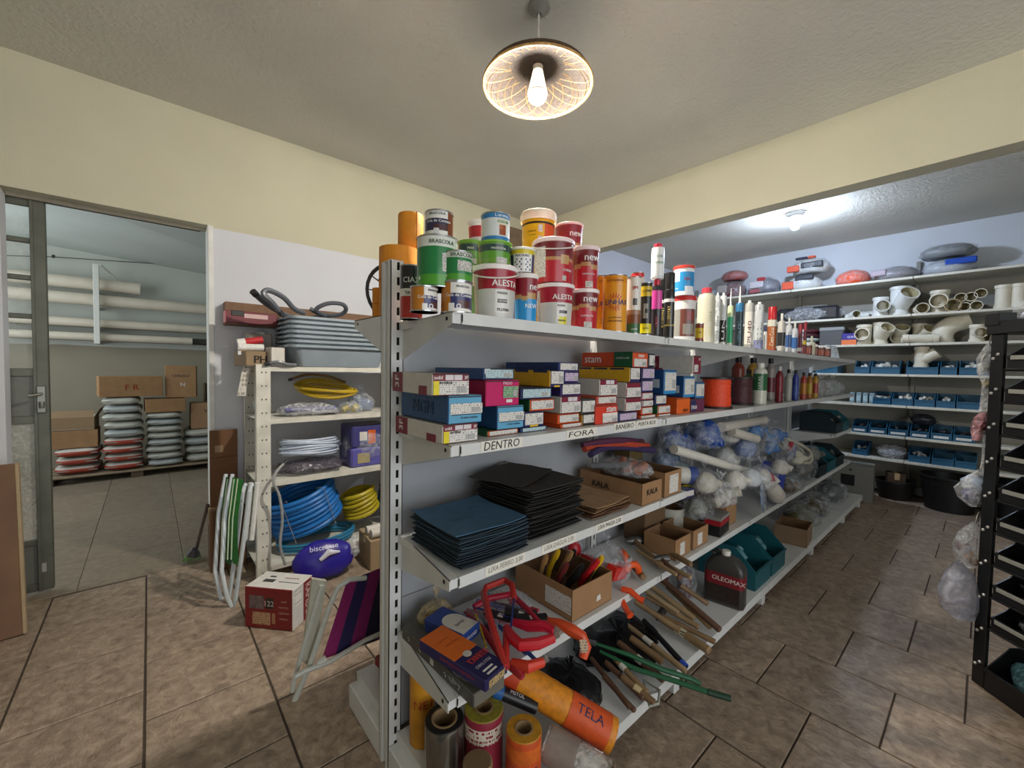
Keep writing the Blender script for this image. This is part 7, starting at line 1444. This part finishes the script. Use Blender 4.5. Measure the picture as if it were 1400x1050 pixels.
bins_row(ZS[3], 6.76, ((1167, 1188), (1189, 1230), (1237, 1283), (1284, 1308), (1310, 1352)), .165, ['blue bin at the left of the upper bin shelf', 'wide blue bin with a white strip on the upper bin shelf', 'wide blue bin holding the big wye', 'blue bin of white elbows on the upper bin shelf', 'blue bin of white fittings at the right of the upper bin shelf'], empty=(2,))
bins_row(ZS[4], 6.76, ((1194, 1219), (1220, 1250), (1251, 1280), (1281, 1308), (1309, 1343)), .15, ['blue bin of small white parts, first on the second bin shelf', 'blue bin of white parts, second on the second bin shelf', 'blue bin with a white ball, middle of the second bin shelf', 'blue bin of white parts, fourth on the second bin shelf', 'nearly empty blue bin, last on the second bin shelf'], empty=(4,))
bins_row(ZS[5], 6.76, ((1167, 1189), (1190, 1216), (1217, 1246), (1247, 1275), (1276, 1306), (1307, 1338)), .15, ['blue bin with white strip, first on the third bin shelf', 'blue bin with white strip, second on the third bin shelf', 'blue bin with white strip, third on the third bin shelf', 'blue bin under a dark bag on the third bin shelf', 'blue bin with white strip, fifth on the third bin shelf', 'blue bin with white strip, last on the third bin shelf'], True, '#2a2c30')
bins_row(ZS[6], 6.76, ((1169, 1191), (1246, 1278), (1279, 1311), (1312, 1342)), .15, ['black bin with white contents on the lowest bin shelf', 'blue bin of chrome taps on the lowest bin shelf', 'empty blue bin, third on the lowest bin shelf', 'empty blue bin, last on the lowest bin shelf'], False, '#c0c4c6', empty=(2, 3))
p = PX_(1220, 610, 6.9); bag('bag of grey plastic lying on the lowest bin shelf', (6.90, p.y, ZS[6]), .30, .33, .17, 120, FILMW, [('ball', '#6a7480', (0, 0, .03), (.2, .24, .10), (0, 0, 0))], knot=False)
p = PX_(1262, 578, 6.9); bag('dark bag poking out of a bin on the third bin shelf', (6.93, p.y, ZS[5]+.152), .2, .24, .13, 121, mat('#2a2c34', .3, bump=.4, scale=20), (), knot=False)
p = PX_(1180, 535, 6.9); 
for k in range(4):
    b = MB(); y = PX_(1166+9*k, 540, 6.85).y; t = thing('valve_pack', ['pale blue pack, first left of the bins', 'pale blue pack, second left of the bins', 'pale blue pack, third left of the bins', 'pale blue pack, fourth left of the bins'][k], 'pack', (6.88, y, ZS[4]), -PI/2); b.box(-.025, .025, -.08, .08, 0, .13, 0, .006); b.build('pack', mat('#8aa0a8', .35, var=.2, scale=20), t); b = MB(); b.box(-.02, .02, -.0815, -.08, .03, .09); b.build('label', LAB['a'], t)
p = PX_(1160, 460, 6.86); t = thing('detergent_box', 'violet and orange packet at the left of the lower pipe shelf', 'box', (6.84, p.y-.02, ZS[2]), -PI/2); b = MB(); b.box(-.075, .075, -.06, .06, 0, .15, 0, .005); b.build('body', mat('#2a2484', .4, var=.1), t); b = MB(); b.box(-.0755, .0755, -.0612, -.06, .0, .065); b.build('orange_band', mat('#d8703a', .4), t); text('oxi', .04, mat('#c8c8e8', .5), t, (.02, -.062, .105))
# bags along the top of the wall shelving
def topbag(label, x0, x1, yt, seed, col, film=None, contents=None, zb=None, bands=(), dep=.34):
    zb = ZS[0] if zb is None else zb; a, c = PX_(x0, 380, 6.92), PX_(x1, 380, 6.92); zt = PX_((x0+x1)/2, yt, 6.80).z; w = a.y-c.y; h = max(.08, zt-zb)
    o = thing('packed_bag', label, 'bag', (6.93, (a.y+c.y)/2, zb), -PI/2); blob(w*.88, dep, h*.94, seed, .06, flat=.35).build('pack', mat(col, .35, var=.1, scale=8), o, sharp=3); blob(w*.92, dep*1.04, h*.98, seed+1, .08, flat=.35).build('film', film or clear_mat('#f0f2f4', .2, .08, 1., 30, 'gloss'), o, sharp=3)
    for f0, f1, g0, g1, cc in bands: b = MB(); b.box(-w/2+w*f0, -w/2+w*f1, -dep/2*1.02, -dep*.36, h*g0, h*g1, 0, .01); b.build('print', mat(cc, .4), o)
    return h
topbag('dark red bag with white print lying low at the left', 985, 1022, 381, 130, '#5a2428', bands=((.05, .4, .3, .7, '#a8a09c'),))
h = topbag('red flat bag on top of the dark red one', 985, 1024, 367, 131, '#a03426', zb=PX_(1003, 382, 6.80).z)
topbag('grey bag with white and red print right of the red bags', 1028, 1070, 376, 132, '#5a5c66', bands=((.05, .5, .35, .7, '#c8c4c8'), (.3, .55, .7, .9, '#a83a3c'), (.05, .4, .08, .3, '#9a5a60')))
h1 = topbag('white pack with orange block, lower of two', 1074, 1127, 373, 133, '#c6cac8', bands=((.0, .3, .08, .55, '#d0583a'), (.34, .8, .55, .85, '#2c3238'))); topbag('white pack with orange block, upper of two', 1080, 1137, 350, 134, '#ced2d0', zb=ZS[0]+h1+.004, bands=((.0, .3, .1, .5, '#d0583a'), (.34, .85, .25, .62, '#2c3238'), (.2, .5, .84, .98, '#2a2c40'), (.5, .68, .84, .98, '#c8502e')))
topbag('bright orange bag in the middle of the top shelf', 1139, 1194, 366, 135, '#e0501c'); topbag('grey bag with maroon print right of the orange bag', 1190, 1262, 361, 136, '#6c6a70', bands=((.05, .35, .3, .7, '#a898a4'),))
h2 = topbag('clear wrapped blue and white bag near the right end', 1256, 1340, 350, 137, '#9aa0a8', bands=((.45, .95, .45, .8, '#1f4cae'),)); topbag('grey tarpaulin bag on top of the blue and white bag', 1250, 1341, 330, 138, '#6e7478', zb=ZS[0]+h2+.004)
p = PX_(1105, 430, 6.9); t = thing('wrapped_roll', 'black film-wrapped slab on the shelf behind the glue bottles', 'parcel', (6.92, p.y, ZS[1]), -PI/2); b = MB(); b.box(-.36, .36, -.13, .13, 0, .19, 0, .03); b.build('slab', mat('#24262c', .3, var=.3, scale=16), t); blob(.82, .32, .22, 141, .07, flat=.35).build('film', clear_mat('#e8ecf0', .3, .06, 1., 34, 'crinkle'), t, sharp=3)
for k in range(4):
    p = PX_(1100, 446, 6.9); t = thing('coiled_hose', ['dark red coiled hose, lowest of the pile behind the bottles', 'pale coiled hose second from the bottom behind the bottles', 'dark red coiled hose third from the bottom behind the bottles', 'maroon coiled hose on top behind the bottles'][k], 'hose', (6.93, p.y+.02, ZS[2]+.058*k)); b = MB(); b.tube([((.17-.003*k)*math.cos(a), (.19)*math.sin(a), .024+.005*math.sin(2*a)) for a in [2*PI*j/32 for j in range(32)]], .022, 8, closed=True); b.build('loop', mat(('#3c2026', '#a8b0aa', '#4a242c', '#5a2430')[k], .4), t); b = MB(); b.tube([(-.15, -.04, .02), (-.2, -.04, .027)], .0235, 8); b.build('tie', mat('#c8ccc8', .5), t)
p = PX_(1142, 448, 6.9); t = thing('parts_case', 'grey plastic parts case beside the coiled hoses', 'case', (6.92, p.y+.02, ZS[2]), -PI/2); b = MB(); b.box(-.13, .13, -.12, .12, 0, .20, 0, .01); b.build('case', mat('#4a4c50', .4), t); b = MB(); b.box(-.135, .135, -.125, .125, .19, .24, 0, .01); b.build('lid', mat('#8a8e90', .4), t)
for k in range(3): 
    p = PX_(1150+2*k, 500, 6.9); storage_bin(['blue bin behind the shelf end, upper', 'blue bin behind the shelf end, second', 'blue bin behind the shelf end, third'][k], (6.93, 1.42+.26*k, ZS[3]), .24, .32, .16, -PI/2, BIN, contents='#3a6a88', seed=60+k, cn=2)
# under the wall shelving
t = thing('metal_cabinet', 'grey metal box with a square cut-out under the wall shelving', 'box', (6.30, 1.02, 0), -PI/2+.1); b = MB(); b.box(-.19, .19, 0, .30, 0, .42, 0, .004); b.build('body', mat('#7d7c76', .5, .2), t); b = MB(); b.box(-.11, .02, -.003, .001, .17, .30); b.build('cut_out', mat('#0c0c0d', .8), t); b = MB(); b.lathe([(.014, 0), (.014, .003)], 12); b.build('knob', mat('#2a2a2c', .5), t, (-.02, -.001, .36), (PI/2, 0, 0))
def bucket(label, loc, r, h, col):
    o = thing('bucket', label, 'bucket', loc); b = MB(); b.lathe([(r*.8, 0), (r*.82, .005), (r, h*.94), (r*1.05, h*.95), (r*1.05, h), (r*.97, h), (r*.79, .01)], 32); b.build('tub', mat(col, .5, var=.1), o); b = MB(); b.tube([(r*1.05*math.cos(a), r*1.05*math.sin(a), h*.9-.05*math.sin(a*1.0)) for a in [PI*k/12+PI for k in range(13)]], .004, 5); b.build('handle', mat('#2a2a2c', .4), o); return o
bucket('black rubber bucket under the wall shelving', (6.74, .24, 0), .24, .38, '#121214'); bucket('low black basin left of the rubber bucket', (6.84, .70, 0), .18, .22, '#161412'); bucket('tall black tub under the right of the shelving', (6.85, -.30, 0), .24, .38, '#101012')
seal_box('carton', 'dim carton inside the low black basin', (6.84, .70, .012), .16, .16, .30, .3, m=mat('#4a3828', .9))
# ------------------------------------------------------------------ black bin rack at the right
RB = thing('bin_rack', 'black stacked bin rack at the right edge with pale bolts', 'rack', (3.04, 0, 0), 0)
RB.rotation_euler = (0, 0, math.radians(225)); BK = mat('#121214', .42, var=.15, scale=20)
# local x runs along the face towards the camera, local y points back into the rack
def rbx(name, x0, x1, y0, y1, z0, z1, m=BK, ch=.003, par=None): b = MB(); b.box(x0, x1, y0, y1, z0, z1, 0, ch); return b.build(name, m, par or RB)
for x in (0, .46): 
    for y in (0, .30): o = rbx('post', x, x+.055, y, y+.02, 0, 1.70)
    for k in range(10):
        for s in (0, 1): 
            if x == 0: b = MB(); b.lathe([(.007, 0), (.007, .004), (.004, .007)], 10); b.build('bolt', mat('#c8c8c4', .35, .6), RB, (x+.018+.02*s, -.001, .10+.165*k+.02*s), (PI/2, 0, 0))
rbx('top_rail', -.01, .52, -.015, .33, 1.70, 1.76); rbx('post_cap', -.015, .05, -.02, .06, 1.74, 1.80)
LV = [.30, .455, .61, .765, .92, 1.075, 1.23, 1.385, 1.54]
for k, z in enumerate(LV):
    rbx('rail', .055, .46, .005, .02, z-.012, z-.002); rbx('side_rail', 0.02, .05, .02, .30, z-.014, z-.002); rbx('side_rail', .465, .495, .02, .30, z-.014, z-.002); rbx('deck', .055, .46, .02, .30, z-.006, z-.0025)
CL = ['#4a4c4a', '#6a6c60', '#5c6266', '#8a8a80', '#3e4244', '#707470', '#52565a', '#6a6458', '#44484a']
LB = ['black bin of clear packets, lowest level of the rack', 'black bin of small parts, second level of the rack', 'black bin with an olive packet, third level of the rack', 'black bin of crumpled clear film, fourth level of the rack', 'black bin with glassy film, fifth level of the rack', 'black bin of bright packets, sixth level of the rack', 'black bin of bagged fittings, seventh level of the rack', 'black bin of pale bags, eighth level of the rack', 'black bin of tan pads, top level of the rack']
MW = Matrix.Translation((3.04, 0, 0)) @ Matrix.Rotation(math.radians(225), 4, 'Z')
for k, z in enumerate(LV):
    loc = MW @ Vector((.257, .145, z))
    o = storage_bin(LB[k], loc, .385, .27, .115, math.radians(225), BIN_K, seed=k); b = MB(); b.box(-.17, .17, -.147, -.140, .038, .058, 0, .002); b.build('front_lip', mat('#8f8f88', .4), o)
    blob(.32, .20, .11, 150+k, .3, flat=.3).build('film', FILMW if k % 2 else FILMD, o, (0, 0, .008), sharp=3); blob(.24, .14, .08, 170+k, .25, flat=.3).build('contents', mat(CL[k], .5, var=.2, scale=20), o, (.0, .01, .008), sharp=3)
loc = MW @ Vector((.258, .150, .001)); o = storage_bin('large black tub with teal film on the floor under the rack', loc, .395, .30, .21, math.radians(225), BIN_K); blob(.35, .25, .22, 180, .2, flat=.3).build('film', clear_mat('#5a8488', .45, .08, 1., 26, 'teal'), o, (0, -.02, .012), sharp=3); blob(.30, .2, .15, 181, .2, flat=.3).build('contents', mat('#1c3034', .5), o, (0, 0, .012), sharp=3)
loc = MW @ Vector((.03, .15, 1.7605)); bag('small clear bag on top of the black rack', loc, .14, .14, .12, 190, FILM, [('ball', '#a8acb0', (0, 0, .01), (.08, .08, .05), (0, 0, 0))])
def hang(label, pts, w, seed, film, col=None, extra=()):
    """a bag hanging against the left post of the rack; pts = [(px, py, half width in px)] top to bottom at the post's distance"""
    P = []
    D = depth((3.06, .04, 1.0)); c0 = None
    for x, y, hw in pts:
        d = ray(x, y); p = CAM + d*(D/d.dot(_f)); P.append((p, hw*D/F_PX))
    o = thing('hanging_bag', label, 'bag', P[0][0]); A = Vector(o.location); b = MB(); n = 18; vs = []; fs = []; rt = Vector((_r.x, _r.y, 0)).normalized(); bk = Vector((_f.x, _f.y, 0)).normalized()
    for i, (p, hw) in enumerate(P):
        for k in range(n):
            a = 2*PI*k/n; q = 1+.22*noise.noise(Vector((math.cos(a)*1.5, math.sin(a)*1.5, i*.8+seed))); vs.append(p-A + rt*(hw*math.cos(a)*q) + bk*(w*hw*math.sin(a)*q))
    for i in range(len(P)-1):
        for k in range(n): fs.append((i*n+k, i*n+(k+1) % n, (i+1)*n+(k+1) % n, (i+1)*n+k))
    fs.append(tuple(range(n))); fs.append(tuple(range((len(P)-1)*n, len(P)*n))[::-1]); b.add(vs, fs); b.build('film', film, o, sharp=3)
    b = MB(); b.tube([Vector((0, 0, -.01)), Vector((.012, -.004, .03)), Vector((.03, -.01, .05))], .003, 5); b.build('hook', mat('#8a8a88', .3, .8), o)
    for x, y, s, cc in extra:
        d = ray(x, y); p = CAM + d*(D/d.dot(_f)); blob(s, s, s, seed+7, .2, 14, 8, .1).build('contents', mat(cc, .4, var=.2, scale=30), o, p-A-Vector((0, 0, s/2)), sharp=3)
    return o
hang('long clear strip of packets hanging down the rack side', [(1352, 470, 3), (1346, 490, 9), (1347, 510, 9), (1349, 525, 6), (1346, 550, 5), (1345, 562, 5)], .7, 200, FILMW, extra=((1347, 502, .05, '#8f9490'), (1349, 525, .035, '#8a7a30')))
hang('pinkish clear packets hanging below the long strip', [(1349, 560, 4), (1343, 572, 9), (1338, 588, 9), (1335, 602, 5)], .7, 210, clear_mat('#c08a90', .45, .15, .7, 24, 'pink'), extra=((1341, 582, .05, '#7a4a50'),))
hang('thin speckled plastic strip hanging beside the rack post', [(1347, 592, 3), (1347, 612, 3.5), (1346, 632, 3.5), (1344, 650, 3)], .7, 215, FILMW)
hang('blue and white bag of foil packets on the rack side', [(1340, 642, 3), (1334, 655, 16), (1330, 668, 22), (1329, 680, 20), (1334, 692, 9)], .5, 220, FILMW, extra=((1332, 662, .09, '#9aa6b8'), (1326, 676, .06, '#46427a'), (1338, 685, .05, '#5c6068')))
hang('clear bag with yellow corks hanging low on the rack', [(1334, 714, 5), (1326, 728, 14), (1322, 745, 17), (1322, 762, 16), (1326, 775, 9)], .6, 230, FILM, extra=((1323, 757, .045, '#b8802c'), (1332, 768, .035, '#a8742c'), (1318, 748, .05, '#6a5650')))
hang('puffed lilac grey bag hanging at the bottom of the rack side', [(1310, 768, 5), (1312, 785, 18), (1311, 808, 24), (1312, 830, 24), (1318, 845, 14)], .6, 240, clear_mat('#a8a8b4', .8, .3, .6, 14, 'lilac'))
